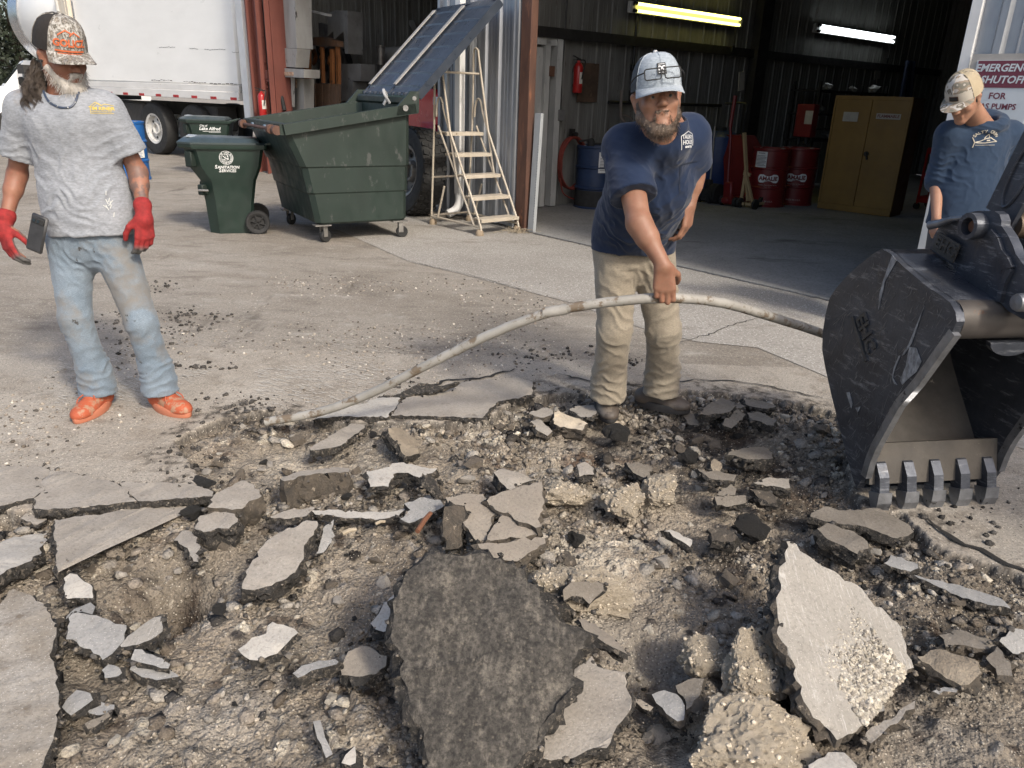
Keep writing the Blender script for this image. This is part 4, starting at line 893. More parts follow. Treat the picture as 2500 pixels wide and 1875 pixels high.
# red frame column at the far corner: web, flanges, bolts
mb = MB(); mb.box((-7.12, .10, 2.6), (.22, .02, 5.2)); mb.box((-7.05, .20, 2.6), (.02, .40, 5.2)); mb.box((-7.46, .06, 2.6), (.36, .03, 5.2)); mb.box((-7.70, .02, 2.6), (.05, .16, 5.2)); mb.box((-7.86, .08, 2.6), (.16, .03, 5.2)); mb.box((-7.3, -.0, 2.6), (.03, .10, 5.2))
for z in (.55, 1.5, 1.58, 1.92, 2.35):
    for x in (-7.4, -7.25, -7.12): mb.cyl((x, .05, z), (x, .03, z), .018, n=8)
mb.box((-7.2, .035, 1.62), (.30, .02, .035)); mb.box((-7.2, .03, 1.72), (.10, .03, .14))
mb.build('steel_column', M_REDST, BLD)
mb = MB(); mb.box((-8.15, .05, 2.95), (.30, .12, 4.3), bev=.01); mb.build('downpipe_cover', M_WHITE, BLD)
# side door frame in the dividing wall, with its worn leaf
mb = MB(); mb.box((-1.44, 1.50, 1.13), (.10, .09, 2.2)); mb.box((-1.43, 1.70, 1.13), (.12, .10, 2.2)); mb.box((-1.44, 1.1, 2.2), (.10, 1.3, .10)); mb.box((-1.47, 1.02, 1.07), (.05, .88, 2.1)); mb.build('side_door', M_WDOOR, BLD)
mb = MB(); mb.box((-1.40, 1.58, 1.83), (.03, .10, .13)); mb.build('door_hinge', mat('hinge_rust', (.16, .08, .05)), BLD)
# pipes on the dividing wall
M_PIPE = mat('black_pipe', (.03, .03, .032), (.018, .018, .018), 5, .5, .3)
mb = MB(); mb.cyl((-1.40, 3.22, 1.46), (-1.40, 3.22, 4.6), .022, n=10); mb.cyl((-1.40, 2.75, 1.46), (-1.40, 5.5, 1.46), .024, n=10); mb.box((-1.40, 3.22, 1.95), (.05, .07, .1), bev=.01); mb.build('air_pipe', M_PIPE, BLD)
mb = MB(); mb.tube(bez([(-1.38, 1.77, 1.34), (-1.39, 1.76, 1.8), (-1.40, 1.80, 2.4), (-1.40, 1.82, 4.5)], 4), .012, 6); mb.build('conduit', M_PIPE, BLD)
mb = MB(); mb.box((-1.40, 1.78, 1.27), (.08, .13, .15), bev=.008); mb.cyl((-1.36, 1.78, 1.27), (-1.345, 1.78, 1.27), .02, n=8); mb.build('socket_box', mat('grey_box', (.16, .16, .16)), BLD)
mb = MB(); mb.box((-1.465, 2.36, 1.71), (.025, .40, .52), bev=.004); mb.build('plywood_board', mat('stained_plywood', (.10, .062, .04), (.05, .032, .022), 5, .8, wear=(.19, .13, .085), wscale=5, wpos=.58), BLD)
# twin tube lights on the dividing wall
def lamp(w0, z, col, st, label, ly):
    L = thing('tube_light', label, 'light', BF(-1.34, w0, z), FA, 'twin tube lights on the dividing wall')
    L.scale = (1, ly, 1); mb = MB(); mb.box((0, 1.25, 0), (.06, 2.56, .15), bev=.01); mb.build('housing', mat('lamp_housing', (.5, .5, .48)), L)
    for dz in (.045, -.045):
        mb = MB(); mb.cyl((.055, .08, dz), (.055, 2.42, dz), .019, n=10); mb.build('tube', emat('tube_%s' % dz+label[:5], col, st), L)
    for dz in (.045, -.045):
        mb = MB(); mb.cyl((.055, .02, dz), (.055, .08, dz), .022, n=10); mb.box((.04, .03, dz), (.05, .02, .05)); mb.build('socket', M_DARKST, L)
    mb = MB(); mb.tube([(0, 2.4, -.07), (0, 2.4, -.35)], .006, 5); mb.box((0, 2.4, -.40), (.03, .05, .10)); mb.build('pull_switch', M_DARKST, L)
lamp(2.99, 2.74, (1.0, .90, .22), 4.0, 'yellowish glowing twin tube light above the bearded man', 1.07)
lamp(7.98, 2.83, (.90, .97, 1.0), 4.0, 'white glowing twin tube light above the yellow cabinet', 1.24)

# ================================================================ beyond: trees and the ends of parked trucks
M_LEAF = mat('leaf', (.018, .027, .010), (.009, .014, .006), 3, .7, bump=0)
M_BARK = mat('bark', (.09, .07, .05), (.05, .04, .03), 6, .9, bump=.5)
def tree(label, x, y, h, cr, seed):
    g = np.random.default_rng(seed); t = thing('tree', label, 'tree', (x, y, 0), 0, 'trees behind the yard')
    mb = MB(); mb.tube([(0, 0, 0), (.1, 0, h*.3), (-.05, .1, h*.65)], [.22, .16, .07], 9)
    ends = []
    for k in range(7):
        a = g.random()*6.28; z0 = h*g.uniform(.25, .55); e = Vector((math.cos(a)*cr*.6, math.sin(a)*cr*.6, z0+cr*.5)); mb.tube([(0, 0, z0), e*.5+Vector((0, 0, z0*.55)), e], [.07, .05, .02], 6); ends.append(e)
    mb.build('trunk', M_BARK, t)
    cl = [(g.normal(size=3)*np.array((cr*.5, cr*.5, cr*.42))+np.array((0, 0, h-cr)), g.uniform(.35, .7)*cr*.6) for _ in range(26)]
    vs_, fs = [], []; n = 0
    for c, r in cl:
        for _ in range(330):
            d = g.normal(size=3); d /= np.linalg.norm(d); p = c+d*r*g.random()**.35; s = g.uniform(.06, .15)
            a = g.normal(size=3); a /= np.linalg.norm(a); b = np.cross(a, g.normal(size=3)); b /= np.linalg.norm(b)
            vs_ += [p-a*s, p+b*s*.5, p+a*s, p-b*s*.5]; fs.append((n, n+1, n+2, n+3)); n += 4
    me = bpy.data.meshes.new('crown'); fast_mesh(me, np.array(vs_), np.array(fs)); link_mesh('crown', me, M_LEAF, t)
tree('dark leafy tree behind the left man, at the frame edge', -21, 34, 6.5, 3.4, 1)
tree('dark leafy tree left of the frame edge tree', -26.5, 36, 7, 3.8, 2)
# ================================================================ bins
M_GREEN = mat('green_plastic', (.014, .030, .023), (.010, .022, .017), 3, .42, bump=.08, bscale=30, wear=(.055, .065, .060), wscale=7, wpos=.66)
M_GREEN2 = mat('green_bin_plastic', (.017, .031, .025), (.012, .022, .018), 3, .5, bump=.1, bscale=30, stretch=(1, 1, .5), wear=(.055, .062, .058), wscale=9, wpos=.585)
M_LID = mat('blue_black_lid', (.040, .050, .068), (.028, .036, .050), 3, .35, bump=.1, bscale=14)
M_GLID = mat('grey_green_lid', (.045, .062, .064), (.032, .045, .046), 3, .4)
M_BLACK = mat('black_rubber', (.022, .022, .022), (.014, .014, .014), 6, .75, bump=.3)
M_STEEL = mat('dull_steel', (.36, .35, .33), (.22, .21, .20), 8, .45, .7)
M_PRINT = mat('white_print', (.72, .73, .72), (.62, .63, .62), 20, .6, bump=0, wear=(.10, .12, .11), wscale=45, wpos=.66)
def loft(mb, rings, mi=0, cap=True):
    n = len(rings[0]); V = [p for r in rings for p in r]; Fs = []
    for j in range(len(rings)-1):
        Fs += [(j*n+i, j*n+(i+1) % n, (j+1)*n+(i+1) % n, (j+1)*n+i) for i in range(n)]
    if cap: Fs += [tuple(range(n-1, -1, -1)), tuple(range((len(rings)-1)*n, len(rings)*n))]
    return mb.add(V, Fs, mi)
def wheel(parent, c, axis, r, w, hub=.55, name='wheel', tread=0, m_hub=None, spokes=0):
    """tyre with rounded shoulders, rim child"""
    ax = Vector(axis).normalized(); c = Vector(c)
    mb = MB(); mb.lathe([(r*hub, -w*.42), (r*.80, -w*.5), (r*.95, -w*.46), (r, -w*.34), (r, w*.34), (r*.95, w*.46), (r*.80, w*.5), (r*hub, w*.42), (r*hub, -w*.42)], 40, c, ax)
    if tread:
        a = ax.orthogonal().normalized(); b = ax.cross(a)
        for k in range(tread):
            for s in (-1, 1):
                for row in (.36, .12):
                    t = 2*math.pi*(k+(.5 if s > 0 else 0)+row)/tread; d = a*math.cos(t)+b*math.sin(t); tg = ax.cross(d)
                    rot = Matrix((ax*1.0+tg*.25*s, tg, d)).transposed()
                    mb.box(c+d*r*1.0+ax*s*w*row, (w*.19, r*.105*(40/max(tread, 40)), r*.035), rot)
    t = mb.build('tyre' if parent.type == 'EMPTY' and name == 'wheel' else name, M_BLACK, parent)
    mb = MB(); mb.lathe([(.001, w*.10), (r*.16, w*.12), (r*.18, w*.30), (r*.22, w*.30), (r*.26, w*.12), (r*hub*.80, w*.05), (r*hub*.86, w*.38), (r*hub, w*.44), (r*hub, -w*.4), (.001, -w*.4)], 32, c, ax)
    a = ax.orthogonal().normalized(); b = ax.cross(a)
    for k in range(spokes or 8):
        t_ = 2*math.pi*k/(spokes or 8); d = a*math.cos(t_)+b*math.sin(t_)
        if spokes: mb.bar(c+ax*w*.3+d*r*.1, c+ax*w*.3+d*r*hub*.95, r*.10, w*.2, ax)
        else: mb.cyl(c+d*r*.21+ax*w*.28, c+d*r*.21+ax*w*.34, r*.022, n=6)
    mb.build('rim', m_hub or M_STEEL, t)
    if not spokes:
        mb = MB()
        for k in range(6):
            t_ = 2*math.pi*(k+.5)/6; d = a*math.cos(t_)+b*math.sin(t_); p = c+d*r*hub*.62+ax*w*.115
            mb.cyl(p, p+ax*w*.03, r*.05, n=10)
        mb.build('rim_hole', M_BLACK, t)
    return t
def cart(loc, rz, label, prints):
    T = thing('wheeled_bin', label, 'bin', loc, rz, 'green wheeled bins')
    def ring(x0, x1, y0, y1, z, c):
        return [(x0+c, y0, z), (x1-.03, y0, z), (x1, y0+.03, z), (x1, y1-.03, z), (x1-.03, y1, z), (x0+c, y1, z), (x0, y1-c, z), (x0, y0+c, z)]
    mb = MB(); loft(mb, [ring(.02, .46, .05, .52, 0, .10), ring(.0, .50, .04, .53, .34, .11), ring(-.03, .54, .03, .54, .56, .12), ring(-.12, .60, .0, .58, .70, .13), ring(-.16, .64, -.01, .59, .90, .13), ring(-.16, .64, -.01, .59, .915, .13)], cap=True)
    mb.build('body', M_GREEN, T, smooth=25)
    mb = MB(); loft(mb, [ring(-.20, .67, -.035, .615, .885, .14), ring(-.21, .68, -.04, .62, .905, .14), ring(-.21, .68, -.04, .62, .93, .14)]); mb.build('rim', M_GREEN, T, smooth=25)
    mb = MB(); loft(mb, [ring(-.215, .60, -.045, .625, .932, .14), ring(-.215, .60, -.045, .625, .95, .14), ring(-.16, .56, .02, .56, .985, .12), ring(-.08, .16, .10, .48, 1.0, .06)]); lid = mb.build('lid', M_GLID, T, smooth=25)
    mb = MB(); mb.box((-.02, .29, .995), (.20, .34, .008), rotm(0, 4, 0)); mb.build('lid_sticker', mat('faded_sticker', (.34, .38, .42), (.25, .28, .31), 30, .6), lid)
    mb = MB(); mb.tube([(.66, .06, .93), (.75, .06, .95), (.75, .52, .95), (.66, .52, .93)], .016, 8); mb.build('handle', M_GREEN, T)
    for y in (-.01, .59):
        mb = MB(); mb.box((-.085, .075 if y < 0 else .505, .78), (.10, .10, .16), rotm(0, 0, -45 if y < 0 else 45), bev=.01); mb.build('hand_recess', mat('recess_shade_green', (.010, .020, .015)), T); mb = MB(); mb.box((-.01, .115 if y < 0 else .455, .46), (.08, .08, .11), rotm(0, 0, -45 if y < 0 else 45), bev=.01); mb.build('hand_recess', mat('recess_shade_green', (.010, .020, .015)), T)  # solid blocks, the pockets' shade put into a darker green
        mb = MB(); mb.cyl((-.05, .06 if y < 0 else .52, .46), (.05, .03 if y < 0 else .55, .46), .012, n=8); mb.build('grab_bar', M_STEEL, T)
        w = wheel(T, (.52, y+(.0 if y < 0 else .0), .125), (0, -1 if y < 0 else 1, 0), .125, .07, .72, tread=24, m_hub=M_BLACK, spokes=6)
    mb = MB()
    for fn in prints: fn(mb)
    mb.build('printed_mark', M_PRINT, T, smooth=None)
    return T
def p_seal(mb):
    o = (.20, -.0125, .78); f = flat(o, (1, 0, 0), (0, 0, 1)); tilt = lambda x, y, z=0: Vector(f(x, y, 0))+Vector((0, -(.02/.2)*(y) if y > -.08 else .008, 0))
    def face(x, y, z=0):
        zz = .80+y; yy = np.interp(zz, [.34, .56, .70, .90], [.04, .03, .0, -.01]); return (.26+x, yy-.004, zz)
    n = 30
    for r0, r1 in ((.070, .066), (.045, .042)):
        V = [face(math.cos(2*math.pi*i/n)*r, math.sin(2*math.pi*i/n)*r) for r in (r0, r1) for i in range(n)]
        mb.add(V, [(i, (i+1) % n, n+(i+1) % n, n+i) for i in range(n)])
    for s, a0, sg in (('CITY OF LAKE ALFRED', math.pi*.5, -1), ('FLORIDA', -math.pi*.5, 1)):
        for i, ch in enumerate(s):
            a = a0+sg*(i-(len(s)-1)/2)*(.235 if sg < 0 else .26); cx, cy = math.cos(a)*.0555, math.sin(a)*.0555; rot = a-math.pi/2 if sg < 0 else a+math.pi/2
            if ch != ' ': text_mb(mb, ch, lambda x, y, z, cx=cx, cy=cy, rot=rot: face(cx+x*math.cos(rot)-y*math.sin(rot), cy+x*math.sin(rot)+y*math.cos(rot)), size=.022, bold=.0006)
    g = np.random.default_rng(3)
    for k in range(26):
        a, r = g.random()*6.28, g.random()**.5*.036; x, y = math.cos(a)*r, math.sin(a)*r; s = g.uniform(.004, .009)
        mb.add([face(x-s, y-s*.4), face(x+s, y-s*.6), face(x+s*.5, y+s*.6), face(x-s*.6, y+s*.4)], [(0, 1, 2, 3)])
    for s, dy in (('SANITATION', -.098), ('SERVICES', -.135)):
        V, Fs = text_geo(s[0], .052, .0012, .15, align='RIGHT'); V2, F2 = text_geo(s[1:], .040, .0012, .15, align='LEFT'); wl = max(v.x for v in V2); off = -wl/2+.015
        mb.add([face(off+v.x-.003, dy+v.y+.003) for v in V], Fs); mb.add([face(off+v.x, dy+v.y) for v in V2], F2)
def p_city(mb):
    def face(x, y, z=0):
        zz = .80+y; yy = np.interp(zz, [.34, .56, .70, .90], [.04, .03, .0, -.01]); return (.30+x, yy-.004, zz)
    text_mb(mb, 'City of', lambda x, y, z: face(x-.10, y+.045), size=.045, bold=.001, shear=.2)
    text_mb(mb, 'Lake Alfred', lambda x, y, z: face(x, y-.005), size=.075, bold=.002, shear=.25)
    mb.box((.33, -.006, .752), (.30, .002, .006)); mb.box((.38, -.006, .735), (.20, .002, .005))
cart(tuple(G(508, 573)), R(18), 'green wheeled bin with round city seal standing in front of the dumpster', [p_seal])
cart((-5.75, 13.9, 0), R(12), 'green wheeled bin with city lettering behind the other green bin', [p_city])

# dumpster on casters
DO = np.array((-2.02, 7.92, 0)); DA = math.atan2(.53, .85)
D = thing('dumpster', 'large dark green plastic dumpster on casters with its lid thrown open', 'dumpster', DO, DA)
def dz(x): return 1.17+(x+.34)*.16
def dring(x0, x1, y0, y1, z, top=False):
    f = (lambda x: dz(x)+z) if top else (lambda x: z)
    c = .05
    return [(x0+c, y0, f(x0+c)), (x1-c, y0, f(x1-c)), (x1, y0+c, f(x1)), (x1, y1-c, f(x1)), (x1-c, y1, f(x1-c)), (x0+c, y1, f(x0+c)), (x0, y1-c, f(x0)), (x0, y0+c, f(x0))]
mb = MB(); R_ = [dring(-.04, .93, .0, 1.30, .19), dring(-.07, .945, -.02, 1.32, .21), dring(-.12, .95, -.025, 1.325, .50), dring(-.135, .96, -.035, 1.335, .515), dring(-.18, .965, -.04, 1.34, .76), dring(-.20, .975, -.052, 1.352, .775), dring(-.32, .985, -.055, 1.355, -.12, True), dring(-.33, .985, -.055, 1.355, -.002, True)]
loft(mb, R_, cap=False); inner = [dring(-.29, .955, -.02, 1.32, -.0, True), dring(-.15, .93, .0, 1.3, .6), dring(-.02, .90, .03, 1.27, .24)]
n = 8; V = [p for r in [R_[-1]]+inner for p in r]; mb.add(V, [(j*n+i, j*n+(i+1) % n, (j+1)*n+(i+1) % n, (j+1)*n+i) for j in range(3) for i in range(n)]+[tuple(range(3*n, 4*n))])
mb.add([p for p in R_[0]], [tuple(range(7, -1, -1))])
mb.build('body', M_GREEN2, D, smooth=20)
mb = MB()
for z_, a, b in ((-.085, -.01, .03),):
    for (p, q) in (((-.36, -.085), (1.02, -.085)), ((1.02, -.085), (1.02, 1.385)), ((1.02, 1.385), (-.36, 1.385)), ((-.36, 1.385), (-.36, -.085))):
        mb.bar((p[0], p[1], dz(p[0])-.04), (q[0], q[1], dz(q[0])-.04), .07, .10)
mb.build('rim', M_GREEN2, D, smooth=None)
mb = MB()
for y in (-.05, .15): mb.cyl((-.42, y-.03, dz(-.4)-.04), (-.42, y+.05, dz(-.4)-.04), .045, n=16)
for y in (1.28,): mb.cyl((-.42, y-.03, dz(-.4)-.04), (-.42, y+.05, dz(-.4)-.04), .045, n=16)
mb.cyl((-.42, -.05, dz(-.4)-.04), (-.42, 1.3, dz(-.4)-.04), .016, n=8); mb.build('lift_bar', M_RUST, D)
for y in (.45, .95):
    mb = MB(); mb.box((-.40, y, dz(-.4)-.04), (.02, .09, .06), bev=.01); mb.build('hook_plate', mat('blue_grey_steel', (.20, .26, .32)), D)
for x, y, a in ((.0, .03, 20), (.86, .03, -10), (.0, 1.25, 35), (.86, 1.25, 0)):
    mb = MB(); mb.box((x, y, .182), (.17, .12, .012)); rt = rotm(0, 0, a)
    for s in (-1, 1): mb.box(Vector((x, y, .12))+rt @ Vector((.02, s*.032, 0)), (.05, .006, .12), rt)
    c_ = mb.build('caster', M_STEEL, D)
    mb = MB(); ax = rt @ Vector((0, 1, 0)); cc = Vector((x, y, .063))+rt @ Vector((.035, 0, 0)); mb.lathe([(.001, -.024), (.055, -.026), (.063, -.018), (.063, .018), (.055, .026), (.001, .024)], 20, cc, ax); mb.build('caster_wheel', M_BLACK, c_)
mb = MB(); mb.box((.98, .65, dz(1)+.04), (.10, 1.42, .09), bev=.02)
for y in (-.09, 1.39): mb.prism([(.80, y, dz(.8)-.08), (1.05, y, dz(1)-.08), (1.06, y, dz(1)+.13), (.96, y, dz(1)+.13), (.82, y, dz(.8)+.02)], (0, -.03 if y < 0 else .03, 0))
hb = mb.build('hinge_beam', M_GREEN2, D)
mb = MB(); mb.cyl((.90, -.125, dz(.9)-.02), (.90, -.118, dz(.9)-.02), .03, n=14); mb.cyl((1.0, -.125, dz(1)+.06), (1.0, -.118, dz(1)+.06), .022, n=14); mb.build('bolt', mat('bright_bolt', (.6, .6, .6), None, 8, .35, .8), hb)
mb = MB(); mb.tube(bez([(.90, .30, dz(.9)+.02), (.84, .28, dz(.9)+.10), (.86, .36, dz(.9)+.15), (.92, .42, dz(.9)+.08), (.90, .46, dz(.9)+.0)], 6), .016, 8); mb.build('hose_loop', mat('grey_hose', (.40, .41, .42)), D)
al = R(45); LX, LZ = math.cos(al), math.sin(al); h0 = Vector((1.04, 0, dz(1)+.10)); ld = Vector((LX, 0, LZ)); ln = Vector((-LZ, 0, LX))
for y0, y1 in ((-.08, .64), (.66, 1.38)):
    mb = MB(); LL = 1.36
    def lf(s, t, y0=y0, y1=y1):
        sag = .018*math.sin(math.pi*s); st = .010*max(0, 1-abs(((t*7) % 1)-.5)*14)
        return h0+ld*(t*LL)+Vector((0, y0+(y1-y0)*s, 0))+ln*(sag+st)
    mb.grid(lf, 9, 85); mb.grid(lambda s, t: lf(s, t)-ln*.022, 9, 3)
    for y in (y0, y1): mb.bar(h0+Vector((0, y, 0))-ln*.03, h0+ld*LL+Vector((0, y, 0))-ln*.03, .03, .085, ln)
    mb.bar(h0+ld*LL+Vector((0, y0, 0))-ln*.03, h0+ld*LL+Vector((0, y1, 0))-ln*.03, .03, .085, ln)
    ld_o = mb.build('lid', M_LID, D, smooth=30)
    mb = MB(); y = y1-.05; mb.bar(h0+ld*.10+Vector((0, y, 0))+ln*.035, h0+ld*(LL-.06)+Vector((0, y, 0))+ln*.035, .065, .012, ln); mb.build('lid_strip', mat('weathered_strip', (.40, .385, .36), (.24, .23, .215), 14, .7, wear=(.07, .07, .075), wscale=20, wpos=.6), ld_o)
mb = MB(); mb.cyl((1.03, -.1, dz(1)+.09), (1.03, 1.4, dz(1)+.09), .018, n=8)
for y in np.arange(-.02, 1.4, .17): mb.box((1.03, float(y), dz(1)+.09), (.06, .05, .06), bev=.008)
mb.build('hinge_rod', M_LID, D)

# ================================================================ rolling ladder
M_TAN = mat('tan_painted_tube', (.50, .445, .365), (.41, .36, .285), 6, .55, bump=.1, wear=(.20, .14, .09), wscale=12, wpos=.64)
def local_pts(*p): return [Vector(q) for q in p]
la = G(1057, 548); lb = G(1163, 574); lc = G(1252, 562)
ex = (lb-la); Llen = np.hypot(ex[0], ex[1]); LA = math.atan2(ex[1], ex[0])
Wd = float(abs(np.dot(lc-lb, (-math.sin(LA), math.cos(LA), 0))))
Wd = .56; Llen = max(Llen, .92)
LD = thing('rolling_ladder', 'tan tubular rolling step ladder standing before the metal pier', 'ladder', la, LA)
# local: x runs from the high back legs to the foot of the steps, y across
N = 5; xs_ = [Llen*(.06+.88*k/(N-1)) for k in range(N)]; zs_ = [1.05-.93*k/(N-1)*.98 for k in range(N)]
tops = [(.12, 1.08), (Llen, .06)]
for y in (0, Wd):
    mb = MB(); mb.tube(bez([(-.03, y, .06), (.0, y, .55), (.04, y, 1.25), (.05, y, 1.85)], 5), .0125, 8); mb.build('back_leg', M_TAN, LD)
    mb = MB(); mb.tube(bez([(Llen, y, .05), (Llen-.02, y, .18), (.30, y, 1.18), (.20, y, 1.42), (.13, y, 1.45), (.09, y, 1.36), (.08, y, 1.25)], 5), .0125, 8); mb.build('stringer', M_TAN, LD)
    mb = MB(); mb.tube(bez([(Llen*.52, y, .62), (Llen*.42, y, .95), (.16, y, 1.85), (.13, y, 1.98), (.06, y, 1.99), (.04, y, 1.8)] if y else [(Llen*.52, y, .62), (Llen*.42, y, .95), (.20, y, 1.72), (.18, y, 1.74)], 5), .0125, 8); mb.build('handrail', M_TAN, LD)
    mb = MB(); mb.tube([(-.03, y, .10), (Llen, y, .10)], .0125, 8); mb.tube([(.10, y, .10), (.24, y, .48)], .0125, 8); mb.tube([(Llen-.1, y, .10), (.12, y, 1.15)], .0125, 8); mb.build('base_rail', M_TAN, LD)
for q in ([(-.02, 0, .56), (-.02, Wd, .56)], [(-.03, 0, .11), (-.03, Wd, .11)], [(.18, 0, 1.73), (.16, Wd, 1.73)]): mb = MB(); mb.tube(q, .0125, 8); mb.build('cross_rail', M_TAN, LD)
for k in range(N):
    t = k/(N-1); x = Llen*.94*t+.05*(1-t)+.12*(1-t); z = 1.08-.90*t
    mb = MB(); mb.box((x, Wd/2, z), (.17, Wd-.02, .012), bev=.003); mb.box((x+.085, Wd/2, z-.015), (.012, Wd, .035)); mb.box((x-.085, Wd/2, z-.012), (.012, Wd, .03)); mb.build('step', M_TAN, LD)
for x, y in ((0, 0), (Llen, 0), (0, Wd), (Llen, Wd)):
    mb = MB(); mb.lathe([(.001, .075), (.03, .07), (.045, .045), (.048, .01), (.045, 0), (.001, 0)], 16, (x, y, 0)); mb.build('rubber_foot', mat('old_caster_cup', (.30, .24, .17), (.20, .15, .10), 9, .8), LD)
# downspout behind the ladder
DS = thing('downspout', 'white downspout with a curved foot on the metal pier', 'downspout', BF(-1.22, -.085), FA)
mb = MB(); mb.box((0, 0, 2.4), (.11, .085, 4.2), bev=.008); mb.build('pipe', M_WHITE, DS)
mb = MB(); pts = bez([(0, 0, .32), (0, 0, .2), (-.01, -.05, .11), (-.03, -.16, .06)], 4); mb.tube(pts, .055, 10); mb.build('elbow', M_WHITE, DS)
# perforated angle leaning beside the jamb
mb = MB(); mb.box((0, 0, .66), (.095, .004, 1.32)); mb.box((.047, .02, .66), (.004, .04, 1.32))
for k in range(30): mb.cyl((.04, -.003, .12+k*.03), (.04, -.0022, .12+k*.03), .004, n=6, mi=1)
o = mb.build('perforated_angle', [mat('pale_grey_paint', (.40, .42, .43), (.31, .33, .34), 4, .5), M_BLACK], smooth=None); o.location = tuple(BF(.085, .0, .012)); o.rotation_euler = (R(-2), 0, FA)
tag(o, 'pale grey perforated metal strip leaning beside the rusty door jamb', 'metal strip', kind='thing')
# dead grass at the foot of the jamb
mb = MB(); g = np.random.default_rng(4); c = Vector(BF(.02, -.16))
for k in range(60):
    a = g.random()*6.28; L = g.uniform(.04, .15); p = c+Vector((g.normal()*.06, g.normal()*.04, .005)); q = p+Vector((math.cos(a)*L, math.sin(a)*L, g.uniform(.0, .06))); mb.tube([p, (p+q)/2+Vector((0, 0, .02)), q], .0022, 4)
tag(mb.build('dry_grass', M_STRAW), 'tuft of dry grass at the foot of the rusty jamb', 'grass', kind='stuff')

# ================================================================ fire extinguishers
M_RED = mat('red_enamel', (.42, .022, .02), (.32, .016, .016), 4, .35, bump=.04)
M_DRED = mat('dark_red_paint', (.17, .014, .014), (.12, .011, .011), 4, .4, bump=.06, wear=(.09, .05, .04), wscale=9, wpos=.68)
def extinguisher(loc, rz, label, s=1.0):
    T = thing('fire_extinguisher', label, 'extinguisher', loc, rz, 'fire extinguishers'); T.scale = (s, s, s)
    mb = MB(); mb.lathe([(.001, 0), (.06, 0), (.068, .015), (.068, .33), (.05, .375), (.022, .395), (.022, .42), (.001, .42)], 20); b = mb.build('cylinder', M_RED, T)
    mb = MB(); mb.lathe([(.069, .12), (.069, .27)], 20, (0, 0, 0), a0=-1.2, a1=3.6); mb.build('label', mat('paper_label', (.62, .60, .55), (.48, .47, .43), 40, .7), b)
    mb = MB(); mb.box((0, 0, .435), (.03, .05, .03)); mb.bar((0, -.01, .45), (0, -.11, .475), .02, .012); mb.bar((0, -.01, .43), (0, -.10, .425), .02, .012); mb.tube(bez([(0, .02, .43), (.06, .06, .42), (.085, .03, .34), (.08, .0, .18)], 5), .010, 7); mb.build('valve_and_hose', M_BLACK, T)
extinguisher(tuple(BF(-7.20, -.10, 1.02)), FA, 'red fire extinguisher hung on the red steel column')
extinguisher(tuple(BF(-1.40, 2.09, 1.57)), FA, 'red fire extinguisher on the ribbed inner wall')

# ================================================================ drums
M_BLUEP = mat('blue_plastic', (.020, .115, .36), (.015, .09, .28), 4, .4, bump=.05)
M_DBLUE = mat('dark_blue_drum', (.020, .042, .105), (.014, .028, .07), 4, .5, wear=(.05, .05, .055), wscale=8, wpos=.64)
M_PAPER = mat('paper', (.70, .70, .68), (.58, .58, .56), 12, .8, bump=0)
M_INK = mat('dark_ink', (.05, .05, .06), None, 10, .8, bump=0)
def drum(loc, rz, label, m, group, lower=None, paint=None, r=.29, h=.88):
    T = thing('drum', label, 'drum', loc, rz, group)
    pr = [(.001, .02), (r-.02, .02), (r, 0), (r, .03), (r-.012, .04), (r-.012, h*.31), (r+.004, h*.325), (r+.004, h*.345), (r-.012, h*.36), (r-.012, h*.64), (r+.004, h*.655), (r+.004, h*.675), (r-.012, h*.69), (r-.012, h-.04), (r, h-.03), (r, h), (r-.018, h-.005), (r-.025, h-.02), (.001, h-.02)]
    mb = MB(); mb.lathe(pr, 40); mb.build('shell', m, T, smooth=35)
    if lower:
        mb = MB(); mb.lathe([(r-.008, .04), (r-.008, h*.30)], 40); mb.build('lower_band', lower, T)
    mb = MB(); mb.cyl((.16, 0, h-.022), (.16, 0, h-.0), .035, n=12); mb.cyl((-.17, .02, h-.022), (-.17, .02, h-.005), .02, n=10); mb.build('bung', M_STEEL, T)
    if paint:
        for nm, ml, fn in paint:
            mb = MB(); fn(mb, r); mb.build(nm, ml, T, smooth=None)
    return T
def on_cyl(r, a0=-math.pi/2):
    return lambda x, y, z=0: (math.cos(a0+x/r)*(r+z), math.sin(a0+x/r)*(r+z), y)
def cyl_patch(mb, r, x0, x1, z0, z1, off, mi=0, a0=-math.pi/2):
    f = on_cyl(r, a0); n = 12; V = [f(x0+(x1-x0)*i/n, z, off) for z in (z0, z1) for i in range(n+1)]
    mb.add(V, [(i, i+1, n+2+i, n+1+i) for i in range(n)], mi)
def amalie(mb, r):
    f = on_cyl(r); n = 20
    pts = [(math.cos(t)*.04+(.115 if math.cos(t) > 0 else -.115), math.sin(t)*.062+.44) for t in [2*math.pi*i/28 for i in range(28)]]
    mb.add([f(0, .44, .0)]+[f(x, y, .002) for x, y in pts], [(0, i+1, (i+1) % 28+1) for i in range(28)])
def amalie_t(mb, r): text_mb(mb, 'AMALIE', lambda x, y, z: on_cyl(r)(x, y+.44, .004), size=.083, bold=.003)
def amalie_s(mb, r):
    text_mb(mb, 'Better than it has to be', lambda x, y, z: on_cyl(r)(x, y+.345, .002), size=.03, shear=.2); text_mb(mb, 'Since 1903', lambda x, y, z: on_cyl(r)(x, y+.315, .002), size=.022)
    text_mb(mb, 'MADE IN U.S.A.', lambda x, y, z: on_cyl(r)(x, y+.10, .002), size=.034, bold=.0006)
def sheetp(x0, x1, z0, z1, a0=-math.pi/2): return lambda mb, r: cyl_patch(mb, r, x0, x1, z0, z1, .003, 0, a0)
